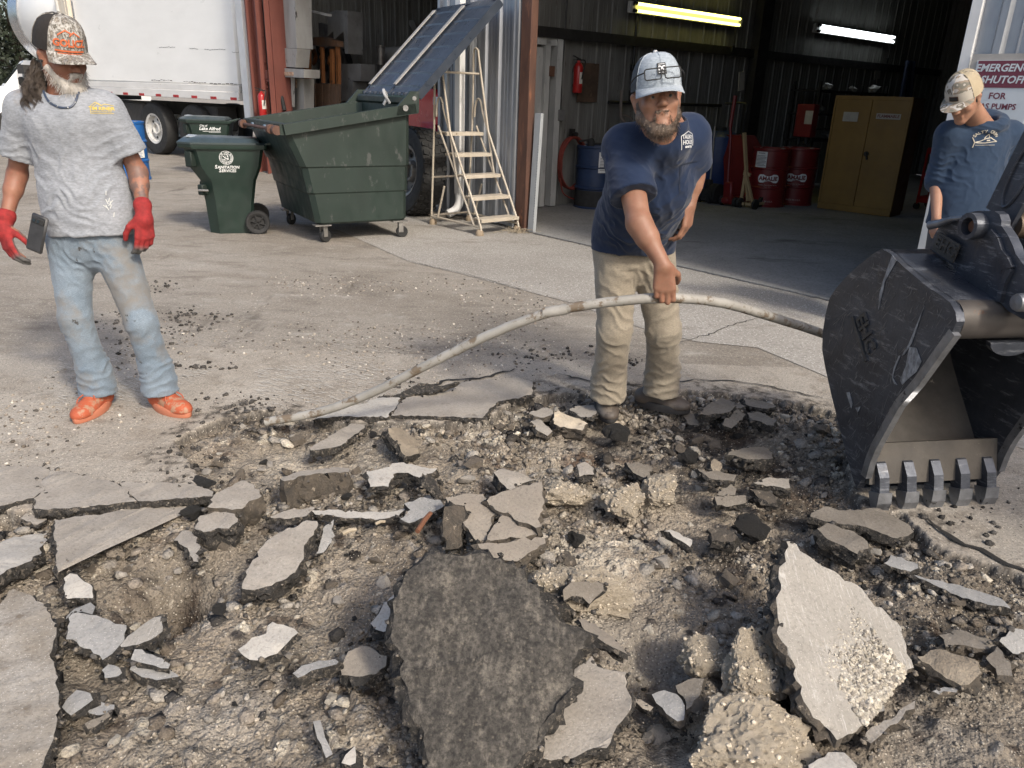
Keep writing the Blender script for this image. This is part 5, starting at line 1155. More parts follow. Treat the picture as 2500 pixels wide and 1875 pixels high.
def lines_(x0, x1, z0, z1, k, head, a0=-math.pi/2, hs=.03):
    def fn(mb, r):
        for i in range(k):
            z = z0+(z1-z0)*(i+.5)/k; cyl_patch(mb, r, x0, x1-(.02 if i % 3 == 1 else 0), z-.003, z+.003, .0045, 0, a0)
        text_mb(mb, head, lambda x, y, zz: on_cyl(r, a0)((x0+x1)/2+x, z1+.028+y, .005), size=hs, bold=.0006)
    return fn
pa = R(-62)
PW = [('badge', M_PRINT, amalie), ('lettering', M_DRED, amalie_t), ('small_print', mat('faded_print', (.42, .33, .30)), amalie_s)]
drum(tuple(BF(.02, 4.98)), math.atan2(-12.2, -3.8)+math.pi/2, 'dark red oil drum with warning sheet, behind the wooden dolly', M_DRED, 'red oil drums in the shop', paint=PW+[('warning_sheet', M_PAPER, sheetp(-.24, -.06, .60, .83)), ('sheet_print', M_INK, lines_(-.23, -.07, .62, .78, 8, 'WARNING', hs=.022))])
drum(tuple(BF(.13, 5.62)), math.atan2(-12.4, -4.4)+math.pi/2, 'dark red oil drum nearest the yellow cabinet', M_DRED, 'red oil drums in the shop', paint=PW)
T = drum(tuple(BF(-1.12, 2.28)), math.atan2(-11.3, -1.1)+math.pi/2+.2, 'dark blue drum with typed sheet and pump, left of the bearded man', M_DBLUE, 'blue drums', lower=mat('black_band', (.03, .03, .03), (.02, .02, .02), 6, .8), paint=[('typed_sheet', M_PAPER, sheetp(-.02, .19, .52, .80)), ('sheet_print', M_INK, lines_(0, .17, .55, .73, 9, 'FLEET ATF', hs=.035))])
mb = MB(); mb.lathe([(.001, .86), (.05, .87), (.055, .93), (.03, .97), (.001, .98)], 14, (-.10, -.05, 0)); mb.tube([(-.28, -.10, .93), (-.1, -.05, .96)], .014, 7); mb.tube([(-.08, -.05, .90), (.12, -.02, .90), (.2, .0, .885)], .016, 7); mb.build('drum_pump', M_BLACK, T)
drum((-6.46, 13.0, 0), R(10), 'bright blue plastic drum with white label beside the left man', M_BLUEP, 'blue drums', h=.92, paint=[('label', M_PAPER, sheetp(-.06, .26, .36, .62, R(-75))), ('label_print', mat('label_ink', (.03, .10, .3)), lines_(-.03, .22, .37, .46, 4, 'BlueDEF', R(-75), .07)), ('label_stripe', mat('label_gold', (.50, .40, .15)), sheetp(.05, .24, .575, .605, R(-75)))])

# ================================================================ white refuse truck beside the building
TR = thing('refuse_truck', 'white refuse truck with rusty lower rail parked beyond the bins', 'truck', BF(-8.5, .25), R(-35))
M_TW = mat('truck_white', (.82, .82, .80), (.74, .74, .72), 1.2, .38, bump=.04, stretch=(.6, 1, 1.5), wear=(.30, .29, .27), wscale=3.5, wpos=.70)
M_TWR = mat('truck_rail_white', (.68, .67, .65), (.58, .57, .55), 2, .5, stretch=(1, 1, 3), wear=(.24, .11, .05), wscale=8, wpos=.64)
M_TCREAM = mat('truck_post_rusty', (.62, .58, .50), (.50, .44, .35), 2, .55, stretch=(2, 2, .4), wear=(.25, .11, .045), wscale=5, wpos=.60)
mb = MB(); mb.box((-3.35, 1.25, 2.75), (6.0, 2.5, 2.5), bev=.05); mb.build('body', M_TW, TR)
mb = MB(); mb.box((-3.35, .0, 1.46), (6.02, .07, .12), bev=.01); mb.box((-3.35, -.01, 1.32), (6.02, .10, .16), bev=.01); mb.box((-3.35, 1.25, 1.34), (6.0, 2.4, .12)); mb.build('lower_rail', M_TWR, TR)
for k in range(9):
    mb = MB(); mb.box((-.5-k*.66, -.062, 1.275), (.20, .004, .05)); mb.build('reflector', mat('red_reflector', (.40, .02, .025), None, 8, .3), TR)
mb = MB()
for x0, x1, z in ((-.1, -1.3, 1.545), (-1.4, -2.2, 1.56), (-2.6, -3.4, 1.58), (-.2, -.5, 2.12), (-.7, -1.4, 2.17), (-1.6, -1.9, 2.19), (-2.4, -3.0, 2.22)):
    g = np.random.default_rng(int(-x0*100)); n = 9
    for i in range(n):
        a, b = x0+(x1-x0)*i/n, x0+(x1-x0)*(i+.8)/n; zz = z+g.normal()*.006; mb.box(((a+b)/2, -.003 if z > 1.9 else -.037, zz), (abs(b-a), .003, .006+g.random()*.012*(z < 1.9)))
mb.build('scrape', mat('bare_scrape', (.06, .05, .045)), TR)
mb = MB(); mb.box((-6.62, -.03, 2.5), (.34, .16, 3.0), bev=.02); mb.box((-6.38, -.07, 2.5), (.06, .09, 3.0)); mb.build('corner_post', M_TCREAM, TR)
mb = MB(); mb.tube(bez([(-6.2, -.08, 2.35), (-6.05, -.10, 2.3), (-5.98, -.10, 2.0), (-6.1, -.09, 1.75), (-6.08, -.09, 1.6)], 6), .022, 7); mb.tube([(-6.85, -.1, 3.6), (-6.7, -.13, 2.2)], .05, 8); mb.build('hose', mat('pale_hose', (.5, .5, .48)), TR)
mb = MB(); mb.box((-6.5, -.115, 1.75), (.11, .004, .22)); mb.build('warning_sticker', mat('sticker_cream', (.60, .52, .40), (.35, .15, .08), 30, .6), TR)
mb = MB(); mb.box((-3.4, .9, .98), (6.0, .10, .26)); mb.box((-3.4, 1.7, .98), (6.0, .10, .26)); mb.box((-2.0, .5, .85), (.9, .5, .5), bev=.03); mb.box((-.35, .25, 1.0), (.12, .3, .5)); mb.box((-4.6, .4, .85), (.8, .5, .45), bev=.03); mb.build('chassis', mat('dark_chassis', (.03, .03, .03), (.05, .045, .04), 5, .8), TR)
mb = MB(); mb.box((-2.05, .24, .98), (.16, .005, .09)); mb.build('plate', M_PAPER, TR)
wx0, wx1 = -3.75, -2.2
M_WHUB = mat('white_wheel', (.62, .62, .60), (.40, .39, .37), 6, .5, wear=(.08, .07, .06), wscale=12, wpos=.6)
for x in (wx0, wx1):
    for y in (.22, 2.2): wheel(TR, (x, y, .56), (0, -1, 0), .56, .30, .58, m_hub=M_WHUB if x == wx0 else M_DARKST)
for x in (-6.0,):
    for y in (.22, 2.2): wheel(TR, (x, y, .52), (0, -1, 0), .52, .30, .56, m_hub=M_WHUB)
# tank truck end at the left frame edge
TK = thing('tank_truck', 'white tank with a polished steel end ring behind the left man', 'tank truck', BF(-8.5, .25), R(-35))
mb = MB(); mb.lathe([(.001, -.02), (1.14, 0), (1.17, .05), (1.17, 2.7), (1.14, 2.74), (.7, 2.95), (.001, 3.02)], 48, (-7.0, 1.25, 3.02), (-1, 0, 0)); mb.build('tank', M_TW, TK)
mb = MB(); mb.lathe([(1.16, 2.28), (1.20, 2.28), (1.20, 2.76), (1.16, 2.76)], 48, (-7.0, 1.25, 3.02), (-1, 0, 0)); mb.build('end_ring', mat('polished_steel', (.55, .56, .58), (.42, .43, .45), 3, .28, .9), TK)
mb = MB(); mb.box((-8.6, 1.25, 1.25), (3.2, 1.0, .3)); mb.box((-9.75, .35, 1.75), (.35, .5, .22)); mb.box((-9.5, 1.25, 1.6), (.2, 1.2, .5)); mb.build('frame', MATS['dark_chassis'], TK)
mb = MB(); mb.box((-9.85, .25, 1.62), (.30, .03, .16)); mb.build('step_box', M_STEEL, TK)
for x in (-8.2, -9.4):
    for y in (.4, 2.1): wheel(TK, (x, y, .52), (0, -1 if y < 1 else 1, 0), .52, .3, .56)
# small white van far left
VN = thing('white_van', 'small white van glimpsed behind the long grey hair', 'van', (-15.6, 22.6, 0), R(-55))
mb = MB(); loft(mb, [[(-.9, y, .5), (.9, y, .5), (.9, y, zt*.62+.3), (.8, y, zt), (-.8, y, zt), (-.9, y, zt*.62+.3)] for y, zt in ((-.02, 1.0), (.0, 1.15), (.9, 1.3), (1.5, 2.0), (4.6, 2.05), (4.65, 1.8))]); mb.build('body', M_TW, VN, smooth=30)
mb = MB(); mb.prism([(-.72, .98, 1.36), (.72, .98, 1.36), (.68, 1.45, 1.9), (-.68, 1.45, 1.9)], (0, -.02, .02)); mb.build('windscreen', mat('dark_glass', (.02, .025, .03), None, 2, .08, bump=0), VN)
for x in (-1.0, 1.0):
    mb = MB(); mb.box((x*1.05, 1.35, 1.45), (.12, .18, .24), bev=.04); mb.build('mirror', M_BLACK, VN)
    mb = MB(); mb.box((x*.7, -.03, .95), (.28, .03, .14), bev=.02); mb.build('headlight', M_STEEL, VN)
    for y in (.9, 3.8): wheel(VN, (x*.82, y, .34), (x, 0, 0), .34, .22, .6)
mb = MB(); mb.box((0, -.06, .58), (1.7, .08, .16), bev=.02); mb.box((0, -.03, .84), (.9, .03, .16)); mb.build('bumper', M_DARKST, VN)

# ================================================================ red pickup tail in the left bay, loose truck wheel
PU = thing('red_pickup', 'red pickup parked nose in behind the dumpster, tail lamp showing', 'pickup', BF(-3.6, .62), FA)
M_CARRED = mat('red_car_paint', (.36, .012, .018), (.32, .010, .015), 2, .22, bump=0, coat=.6)
mb = MB(); mb.box((0, .03, 1.28), (1.62, .06, .56), bev=.02); mb.build('tailgate', M_CARRED, PU)
mb = MB()
for s in (-1, 1): mb.box((s*.90, 1.2, 1.25), (.16, 2.4, .62), bev=.05)
mb.box((0, 2.42, 1.25), (1.8, .06, .60)); mb.box((0, 1.2, .98), (1.7, 2.4, .06)); mb.build('bed', M_CARRED, PU)
mb = MB(); loft(mb, [[(-.98, y, .75), (.98, y, .75), (.98, y, 1.45), (.80, y, zt), (-.80, y, zt), (-.98, y, 1.45)] for y, zt in ((2.5, 1.5), (2.62, 2.0), (4.4, 2.02), (5.0, 1.5), (6.2, 1.4), (6.3, 1.2))]); mb.build('cab', M_CARRED, PU, smooth=30)
mb = MB(); mb.prism([(-.7, 2.52, 1.56), (.7, 2.52, 1.56), (.65, 2.6, 1.93), (-.65, 2.6, 1.93)], (0, -.012, .0)); mb.build('rear_window', MATS['dark_glass'], PU)
for s in (-1, 1):
    mb = MB(); mb.box((s*.90, -.01, 1.28), (.16, .06, .42), bev=.015); tl = mb.build('tail_lamp', mat('tail_lamp_red', (.50, .015, .02), None, 2, .15, bump=0), PU)
    mb = MB(); mb.box((s*.90, -.043, 1.40), (.13, .012, .11), bev=.004); mb.build('reverse_lamp', mat('clear_lens', (.7, .7, .7), None, 2, .15, bump=0), tl)
mb = MB(); mb.box((0, -.12, .88), (1.95, .22, .20), bev=.03); mb.box((0, .0, .72), (1.5, .2, .14)); mb.build('bumper', mat('black_bumper', (.025, .027, .03), None, 3, .5), PU)
for s in (-1, 1):
    for y in (1.2, 5.2): wheel(PU, (s*.84, y, .42), (s, 0, 0), .42, .28, .56)
WR = R(122)
wp = G(1015, 527)
TW = thing('truck_wheel', 'big worn truck wheel leaning behind the dumpster', 'wheel', (wp[0]-.02, wp[1]+.12, 0), 0)
wd_ = Vector((-.80, -.56, .12)).normalized()
wheel(TW, (0, 0, .545), wd_, .545, .34, .60, tread=30, m_hub=mat('grey_rim', (.30, .29, .27), (.18, .17, .16), 6, .5, .3))
# ================================================================ inside the right bay
CB = thing('safety_cabinet', 'worn yellow steel cabinet lettered flammable, leaning slightly in the shop', 'cabinet', BF(.67, 5.45, .012), FA+R(4))
M_YEL = mat('worn_yellow', (.225, .128, .024), (.17, .095, .019), 2.5, .5, bump=.1, wear=(.085, .035, .02), wscale=6, wpos=.65)
mb = MB(); mb.box((.54, .25, .85), (1.08, .46, 1.58)); mb.box((.54, .24, .045), (1.06, .44, .08)); mb.build('body', mat('brown_cabinet_side', (.10, .045, .02), (.07, .03, .015), 3, .6), CB)  # body toned darker and browner than the doors
for x in (.275, .805):
    mb = MB(); mb.box((x, .005, .85), (.525, .03, 1.50), bev=.004); d = mb.build('door', M_YEL, CB)
    if x > .5:
        mb = MB(); mb.cyl((.59, -.03, .86), (.59, -.01, .86), .035, n=14); mb.bar((.59, -.03, .88), (.62, -.035, .78), .02, .02); mb.build('handle', M_BLACK, d)
mb = MB()
for c, s in (((.54, .003, 1.625), (1.1, .036, .05)), ((.54, .003, .055), (1.1, .036, .09)), ((-.002, .003, .84), (.025, .036, 1.52)), ((1.082, .003, .84), (.025, .036, 1.52))): mb.box(c, s)
mb.build('frame', M_YEL, CB)
mb = MB(); mb.box((.80, -.014, 1.385), (.34, .003, .075)); pl = mb.build('sticker', mat('dull_label', (.42, .40, .36), (.33, .31, .28), 10, .7, bump=0), CB)
mb = MB(); text_mb(mb, 'FLAMMABLE', flat((.80, -.0165, 1.385), (1, 0, 0), (0, 0, 1)), size=.057, bold=.0015); mb.build('lettering', mat('print_red', (.16, .03, .025), None, 9, .7, bump=0), pl, smooth=None)
mb = MB(); mb.box((.26, -.014, 1.36), (.22, .003, .13)); mb.build('sticker', MATS['dull_label'], CB)
# red tool cart
TC = thing('tool_cart', 'red two shelf tool cart beside the yellow cabinet', 'tool cart', BF(1.50, 6.95, .012), FA)
for z in (.12, .48, .86):
    mb = MB(); mb.box((.3, .25, z), (.62, .42, .03)); [mb.box(c, s) for c, s in (((.3, .04, z+.04), (.62, .012, .08)), ((.3, .46, z+.04), (.62, .012, .08)), ((-.01, .25, z+.04), (.012, .42, .08)), ((.61, .25, z+.04), (.012, .42, .08)))]; mb.build('tray', M_RED, TC)
for x in (.0, .6):
    for y in (.04, .46):
        mb = MB(); mb.box((x, y, .5), (.03, .03, .84)); mb.build('post', M_RED, TC)
        mb = MB(); mb.cyl((x, y-.015, .05), (x, y+.015, .05), .05, n=14); mb.build('caster', M_BLACK, TC)
mb = MB(); mb.box((.3, .2, .60), (.3, .2, .12), bev=.02); mb.box((.2, .2, .21), (.22, .18, .13), bev=.02); mb.cyl((.25, .04, .25), (.25, .03, .25), .03, n=10); mb.build('tool_box', mat('dull_red_tool', (.25, .05, .04)), TC)
# blue tank and red tank
BT = thing('blue_tank', 'dark blue upright plastic tank behind the bearded man', 'tank', BF(-.98, 5.0, .012), FA)
mb = MB(); mb.lathe([(.001, 0), (.33, 0), (.36, .04), (.36, .85), (.33, .98), (.20, 1.06), (.001, 1.08)], 36); mb.build('shell', mat('blue_tank_plastic', (.012, .035, .13), (.009, .026, .10), 3, .45), BT)
mb = MB(); mb.lathe([(.001, 1.07), (.09, 1.07), (.09, 1.12), (.001, 1.12)], 16); mb.build('cap', M_BLACK, BT)
RT = thing('oil_tank', 'dark red sloping waste oil tank between blue tank and drums', 'tank', BF(-.55, 4.95, .012), FA)
mb = MB(); loft(mb, [[(-.05, -.2, 0), (.48, -.2, 0), (.48, .3, 0), (-.05, .3, 0)], [(-.08, -.22, .45), (.44, -.22, .45), (.44, .3, .45), (-.08, .3, .45)], [(-.22, -.15, .85), (.20, -.15, .85), (.20, .3, .85), (-.22, .3, .85)], [(-.25, -.1, 1.02), (.08, -.1, 1.02), (.08, .26, 1.02), (-.25, .26, 1.02)]]); mb.build('shell', M_DRED, RT, smooth=20)
mb = MB(); mb.tube(bez([(.1, -.1, .98), (.15, -.2, 1.2), (.2, -.25, 1.45), (.05, -.2, 1.5), (-.3, -.1, 1.48)], 6), .018, 7); mb.build('hose', M_BLACK, RT)
# floor jack with long handle
JK = thing('floor_jack', 'red floor jack with its handle leaning up in front of the oil tank', 'jack', BF(-.36, 4.36, .012), FA)
mb = MB(); mb.tube(bez([(.12, -.02, .15), (.07, 0, .45), (.0, .05, .95), (-.06, .08, 1.18), (-.05, .1, 1.5)], 6), .020, 8); mb.cyl((-.06, .08, 1.15), (-.055, .1, 1.6), .028, n=8); mb.build('handle', M_DRED, JK)
mb = MB(); mb.box((.13, -.03, .19), (.16, .07, .34), rotm(0, -6, 0), bev=.02); mb.box((.12, .15, .08), (.13, .5, .09), bev=.02); mb.build('frame', M_DRED, JK)
for x in (.0, .24): mb = MB(); mb.cyl((x, .0, .07), (x+.05, .0, .07), .07, n=16); mb.build('wheel', M_BLACK, JK)
for k in range(3): mb = MB(); mb.cyl((-.16+k*.045, -.02, .16), (-.125+k*.045, -.02, .16), .15, n=22); mb.build('roller', M_BLACK, JK)
# wooden dolly / upright
DLY = thing('wooden_dolly', 'pale wooden dolly with a tall leaning handle and small black wheels', 'dolly', BF(-.10, 4.42, .012), FA)
M_PINE = mat('pale_pine', (.42, .31, .17), (.34, .245, .13), 5, .7, stretch=(2, 2, .5))
mb = MB(); mb.bar((.18, 0, .10), (-.08, .05, 1.08), .05, .035); mb.build('handle', M_PINE, DLY)
mb = MB(); mb.bar((.06, .0, .10), (.06, .02, .52), .045, .03); mb.bar((.27, .0, .08), (.05, .01, .55), .04, .03); mb.bar((.02, .03, .50), (.14, .03, .48), .03, .05); mb.build('brace', M_PINE, DLY)
mb = MB(); mb.box((.0, -.02, .06), (.30, .09, .04)); mb.box((.22, .15, .06), (.09, .4, .04)); mb.build('base', M_PINE, DLY)
for x, y in ((.08, -.09), (.33, -.06), (.2, .3)): mb = MB(); mb.cyl((x, y, .075), (x+.04, y, .075), .075, n=18); mb.build('wheel', M_BLACK, DLY)
# small black jack beside the man
SJ = thing('bottle_jack', 'black trolley jack standing behind the bearded man', 'jack', BF(-.62, 4.35, .012), FA)
mb = MB(); mb.box((0, 0, .12), (.16, .2, .2), bev=.03); mb.box((.0, .0, .28), (.09, .12, .16), bev=.02); mb.build('body', M_BLACK, SJ)
mb = MB(); mb.cyl((.02, .0, .3), (-.03, .02, 1.15), .014, n=8); mb.build('handle', M_STEEL, SJ)
for x in (-.1, .1): mb = MB(); mb.cyl((x-.02, -.06, .05), (x+.02, -.06, .05), .05, n=14); mb.build('wheel', M_BLACK, SJ)
# hand pump pipes on the wall side
HP = thing('lube_pump', 'grey lubricant pump and bent pipes beside the dark blue drum', 'pump', BF(-1.22, 2.95, .012), FA)
mb = MB(); mb.tube(bez([(0, 0, .9), (0, 0, 1.15), (-.02, -.08, 1.25), (-.03, -.1, 1.5), (-.03, -.1, 1.62)], 5), .022, 8); mb.tube(bez([(0, .15, .95), (.0, .15, 1.2), (-.02, .02, 1.27), (-.03, -.1, 1.27)], 5), .016, 8); mb.build('pipe', mat('grimy_pipe', (.18, .15, .13)), HP)
mb = MB(); mb.lathe([(.001, .70), (.10, .70), (.13, .75), (.13, 1.02), (.16, 1.03), (.16, 1.05), (.001, 1.06)], 20, (.12, .30, 0)); mb.lathe([(.001, 0), (.17, 0), (.17, .70), (.001, .70)], 20, (.12, .30, 0)); mb.build('canister', mat('dark_canister', (.07, .05, .05)), HP)
# red hose coil on the wall
HC = thing('hose_coil', 'coiled red air hose hanging on the inner wall', 'hose', BF(-1.40, 2.02, .62), FA)
mb = MB(); g = np.random.default_rng(2)
for k in range(9):
    ry, rz_ = .25+g.normal()*.012, .36+g.normal()*.014; x0 = .015+k*.011; ph = g.random()*6
    mb.tube([(x0+.012*math.sin(3*a+ph), math.cos(a)*ry+g.normal()*.002, math.sin(a)*rz_) for a in [2*math.pi*i/40 for i in range(40)]], .0105, 7, closed=True)
mb.tube(bez([(.06, -.23, -.2), (.07, -.15, -.42), (.10, .1, -.52), (.12, .35, -.55), (.10, .55, -.52)], 6), .0105, 7); mb.build('hose', mat('red_rubber_hose', (.22, .040, .028), (.15, .028, .02), 6, .6), HC)
mb = MB(); mb.cyl((0, 0, .40), (.12, 0, .40), .03, n=10); mb.box((.02, .0, .42), (.04, .08, .1)); mb.build('hook', M_DARKST, HC)
mb = MB(); mb.cyl((.07, .20, -.12), (.07, .21, -.36), .018, n=8); mb.build('nozzle', M_STEEL, HC)
# red wall unit, shelf with clutter, notices, curtain
RU = thing('red_wall_unit', 'red dispenser box with notice above the oil drums', 'dispenser', BF(-.05, 5.95, 1.05), FA)
mb = MB(); mb.box((.0, 0, .23), (.30, .16, .50), bev=.01); mb.build('case', M_DRED, RU)
mb = MB(); mb.box((.08, -.083, .28), (.13, .004, .2)); mb.build('notice', MATS['dull_label'], RU)
mb = MB(); mb.cyl((.05, 0, -.12), (.05, 0, -.02), .03, n=10); mb.cyl((-.08, 0, -.12), (-.08, 0, -.02), .03, n=10); mb.build('nozzle', M_BLACK, RU)
SH = thing('shelf_unit', 'dark steel shelf of wrapped parts behind the yellow cabinet', 'shelf', BF(-1.3, 7.3, .012), FA)
for z in (.9, 1.35, 1.75): mb = MB(); mb.box((.3, 1.4, z), (.55, 2.6, .03)); mb.build('shelf_board', M_DARKST, SH)
for x in (.05, .55):
    for y in (.15, 2.65): mb = MB(); mb.box((x, y, .95), (.04, .04, 1.9)); mb.build('post', M_DARKST, SH)
mb = MB(); mb.tube([(.55, .2, 1.1), (.55, 2.6, 1.12)], .01, 6); mb.build('rail', M_DARKST, SH)
g = np.random.default_rng(12)
for k in range(9):
    me = rock_mesh('wrapped_part', 3, 200+k, .5, .8, 2.2); o = link_mesh('wrapped_part', me, mat('grey_wrap_%d' % (k % 3), [(.20, .20, .20), (.12, .12, .13), (.28, .27, .25)][k % 3], None, 6, .4))
    z = [.915, 1.365, 1.765][k % 3]; s = g.uniform(.09, .15); p = BF(-1.3+.35+g.normal()*.05, 7.3+.3+.27*k, z+.012+s*.62); o.location = tuple(p); o.scale = (s, s*1.2, s*.8)
    tag(o, 'crumpled wrapped part on the %s shelf board, %s from the drums' % (['lower', 'middle', 'top'][k % 3], ['first', 'second', 'third'][k//3]), 'wrapped part', 'wrapped parts on the dark shelf')
for nm, u, w, z, sx, sz, lab in (('notice', -1.33, 5.9, 1.86, .16, .30, 'white framed notice hanging on the inner wall left of the dark column'), ('notice', -1.46, 10.9, 2.18, .24, .22, 'pale sheet pinned under the white tube light')):
    mb = MB(); mb.box((0, 0, 0), (.012, sx, sz), rotm(8, 0, 0)); o = mb.build(nm, MATS['dull_label']); o.location = tuple(BF(u, w, z)); o.rotation_euler = (0, 0, FA); tag(o, lab, 'notice', kind='thing')
mb = MB(); mb.grid(lambda s, t: (.04*math.sin(s*19)+.02*math.sin(s*43), s*.9*(1-.55*t), t*1.5), 40, 8); o = mb.build('tarp', mat('dark_blue_tarp', (.012, .022, .06), None, 3, .6)); o.location = tuple(BF(-1.1, 11.3, .95)); o.rotation_euler = (0, 0, FA)
md = o.modifiers.new('thick', 'SOLIDIFY'); md.thickness = .006
tag(o, 'dark blue tarp hanging behind the yellow cabinet', 'tarp', kind='thing')
# emergency shut-off sign on the right pier
SG_ = thing('sign', 'white and maroon emergency shutoff sign on the right pier', 'sign', BF(4.56, -.045), FA)
M_SIGNW = mat('sign_white', (.62, .66, .68), (.54, .58, .60), 4, .5, bump=0); M_MAR = mat('sign_maroon', (.17, .035, .06), (.14, .03, .05), 3, .55, bump=0)
mb = MB(); mb.box((.19, .0, 1.60), (.42, .008, .52)); mb.build('backing_board', mat('sign_backing', (.42, .40, .37), (.33, .31, .28), 5, .7), SG_)
mb = MB(); mb.box((.20, -.007, 1.59), (.365, .006, .46)); mb.build('panel', M_SIGNW, SG_)
mb = MB(); mb.box((.20, -.0115, 1.735), (.345, .003, .165)); mb.build('header', M_MAR, SG_)
mb = MB(); f = flat((.20, -.0145, 1.772), (1, 0, 0), (0, 0, 1)); text_mb(mb, 'EMERGENCY', f, size=.064, bold=.0016, shear=.18); f = flat((.20, -.0145, 1.70), (1, 0, 0), (0, 0, 1)); text_mb(mb, 'SHUTOFF', f, size=.064, bold=.0016, shear=.18); mb.build('header_lettering', M_SIGNW, SG_, smooth=None)
mb = MB(); f = flat((.19, -.0125, 1.60), (1, 0, 0), (0, 0, 1)); text_mb(mb, 'FOR', f, size=.055, bold=.0012); f = flat((.19, -.0125, 1.535), (1, 0, 0), (0, 0, 1)); text_mb(mb, 'GAS PUMPS', f, size=.05, bold=.0012); mb.build('lettering', M_MAR, SG_, smooth=None)

# ================================================================ inside the left bay
def onw(x, y, w):
    d = ray(x, y); t = (w-(_C-A0) @ _ww)/(d @ _ww); p = _C+d*t-A0; return (float(p @ _uu), w, float(p[2]))
def zH(x, y): return (660+.19*x, .19*y)
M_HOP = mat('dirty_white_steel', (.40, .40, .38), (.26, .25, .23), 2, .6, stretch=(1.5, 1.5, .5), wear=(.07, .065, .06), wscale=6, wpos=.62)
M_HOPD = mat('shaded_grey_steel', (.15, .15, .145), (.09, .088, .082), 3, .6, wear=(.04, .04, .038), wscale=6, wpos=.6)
M_ORG = mat('worn_orange_steel', (.30, .115, .035), (.20, .075, .025), 4, .6, wear=(.07, .035, .02), wscale=9, wpos=.6)
M_RIB = mat('rusty_ribbed_plate', (.12, .072, .045), (.07, .042, .028), 4, .75, wear=(.20, .12, .07), wscale=9, wpos=.64)
HT = thing('refuse_truck', 'rear of a white refuse truck standing in the dark left bay', 'truck', BF(0, 0), FA)
def hp(name, px, w, th, m, conv=zH):
    mb = MB(); mb.prism([onw(*conv(*p), w) for p in px], (0, th, 0)); return mb.build(name, m, HT, smooth=None)
hp('hopper_side', [(35, -40), (318, -40), (325, 330), (342, 620), (40, 610)], .36, .3, M_HOP)
hp('hopper_skirt', [(42, 612), (342, 624), (322, 866), (60, 850)], .33, .25, M_HOP)
hp('rear_wall', [(322, 200), (760, 330), (760, 660), (345, 660)], 1.55, .1, mat('black_streaked', (.03, .03, .032), (.10, .10, .10), 5, .6))
hp('cross_bar', [(322, 85), (735, 180), (735, 208), (322, 110)], .9, .08, M_HOP)
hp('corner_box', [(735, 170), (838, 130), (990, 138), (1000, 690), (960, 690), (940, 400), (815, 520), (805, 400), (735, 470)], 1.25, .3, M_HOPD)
hp('sill', [(45, 868), (430, 890), (430, 1000), (75, 985)], .30, .3, M_HOP)
hp('lower_panel', [(42, 1000), (430, 1010), (430, 1420), (42, 1420)], .55, .2, M_HOP)
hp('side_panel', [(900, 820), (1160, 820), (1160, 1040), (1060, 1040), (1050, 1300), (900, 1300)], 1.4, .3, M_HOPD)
hp('maker_plate', [(135, 922), (288, 925), (288, 972), (135, 968)], .285, .012, MATS['sticker_cream'])
p_ = hp('warning_plate', [(205, 1020), (330, 1020), (335, 1130), (205, 1128)], .53, .015, MATS['sticker_cream'])
# white step ladder hung behind
SL_ = thing('step_ladder', 'short white ladder on the back of the truck in the left bay', 'ladder', BF(0, 0), FA)
for a, b in (((150, 995), (160, 1350)), ((292, 995), (290, 1370))):
    mb = MB(); mb.bar(onw(*zH(*a), .42), onw(*zH(*b), .42), .05, .05); mb.build('rail', M_HOP, SL_)
for y in (1005, 1190, 1355): mb = MB(); mb.bar(onw(*zH(155, y), .42), onw(*zH(292, y), .42), .04, .05); mb.build('rung', M_HOP, SL_)
# orange lift frame
OF = thing('lift_frame', 'worn orange lifting frame with hanging arms in the left bay', 'frame', BF(0, 0), FA)
def ofb(name, a, b, wd, w=1.2, m=None, th=.06):
    mb = MB(); mb.bar(onw(*zH(*a), w), onw(*zH(*b), w), wd, th, (0, 1, 0)); mb.build(name, m or M_ORG, OF)
ofb('upright', (425, 500), (455, 1340), .11); ofb('upright', (465, 690), (480, 1345), .08); ofb('upright', (865, 560), (880, 1085), .07); ofb('arm', (795, 630), (800, 1080), .09); ofb('arm', (665, 600), (680, 1065), .06); ofb('arm', (500, 620), (505, 1060), .05); ofb('arm', (880, 715), (885, 1080), .05)
mb = MB(); mb.prism([onw(*zH(*p), 1.15) for p in ((415, 500), (530, 480), (690, 475), (860, 530), (865, 600), (700, 590), (540, 575), (450, 590))], (0, .12, 0)); mb.build('head_beam', mat('dark_orange_beam', (.07, .055, .045), (.15, .07, .03), 3, .7), OF, smooth=None)
mb = MB(); mb.prism([onw(*zH(*p), 1.12) for p in ((375, 580), (400, 545), (440, 545), (450, 700), (400, 790), (390, 620))], (0, .1, 0)); mb.build('bracket', M_ORG, OF, smooth=None)
for x, y0, y1, m in ((560, 650, 820, M_ORG), (610, 600, 1060, M_DARKST), (640, 640, 760, M_ORG), (720, 640, 900, M_DARKST), (735, 700, 850, M_ORG), (760, 850, 1050, M_DARKST)):
    mb = MB(); mb.tube(bez([onw(*zH(x, y0), 1.4), onw(*zH(x+25, (y0+y1)/2), 1.35), onw(*zH(x-5, y1), 1.4)], 5), .035, 7); mb.build('hanging_part', m, OF)
for k in range(9):
    x0, x1 = 490+k*44, 490+k*44+41
    mb = MB(); mb.prism([onw(*zH(*p), 1.05-(k % 2)*.015) for p in ((x0, 1068+k*1.5), (x1, 1070+k*1.5), (x1, 1450), (x0, 1450))], (0, .04, 0)); mb.build('ribbed_plate', M_RIB, OF, smooth=None)
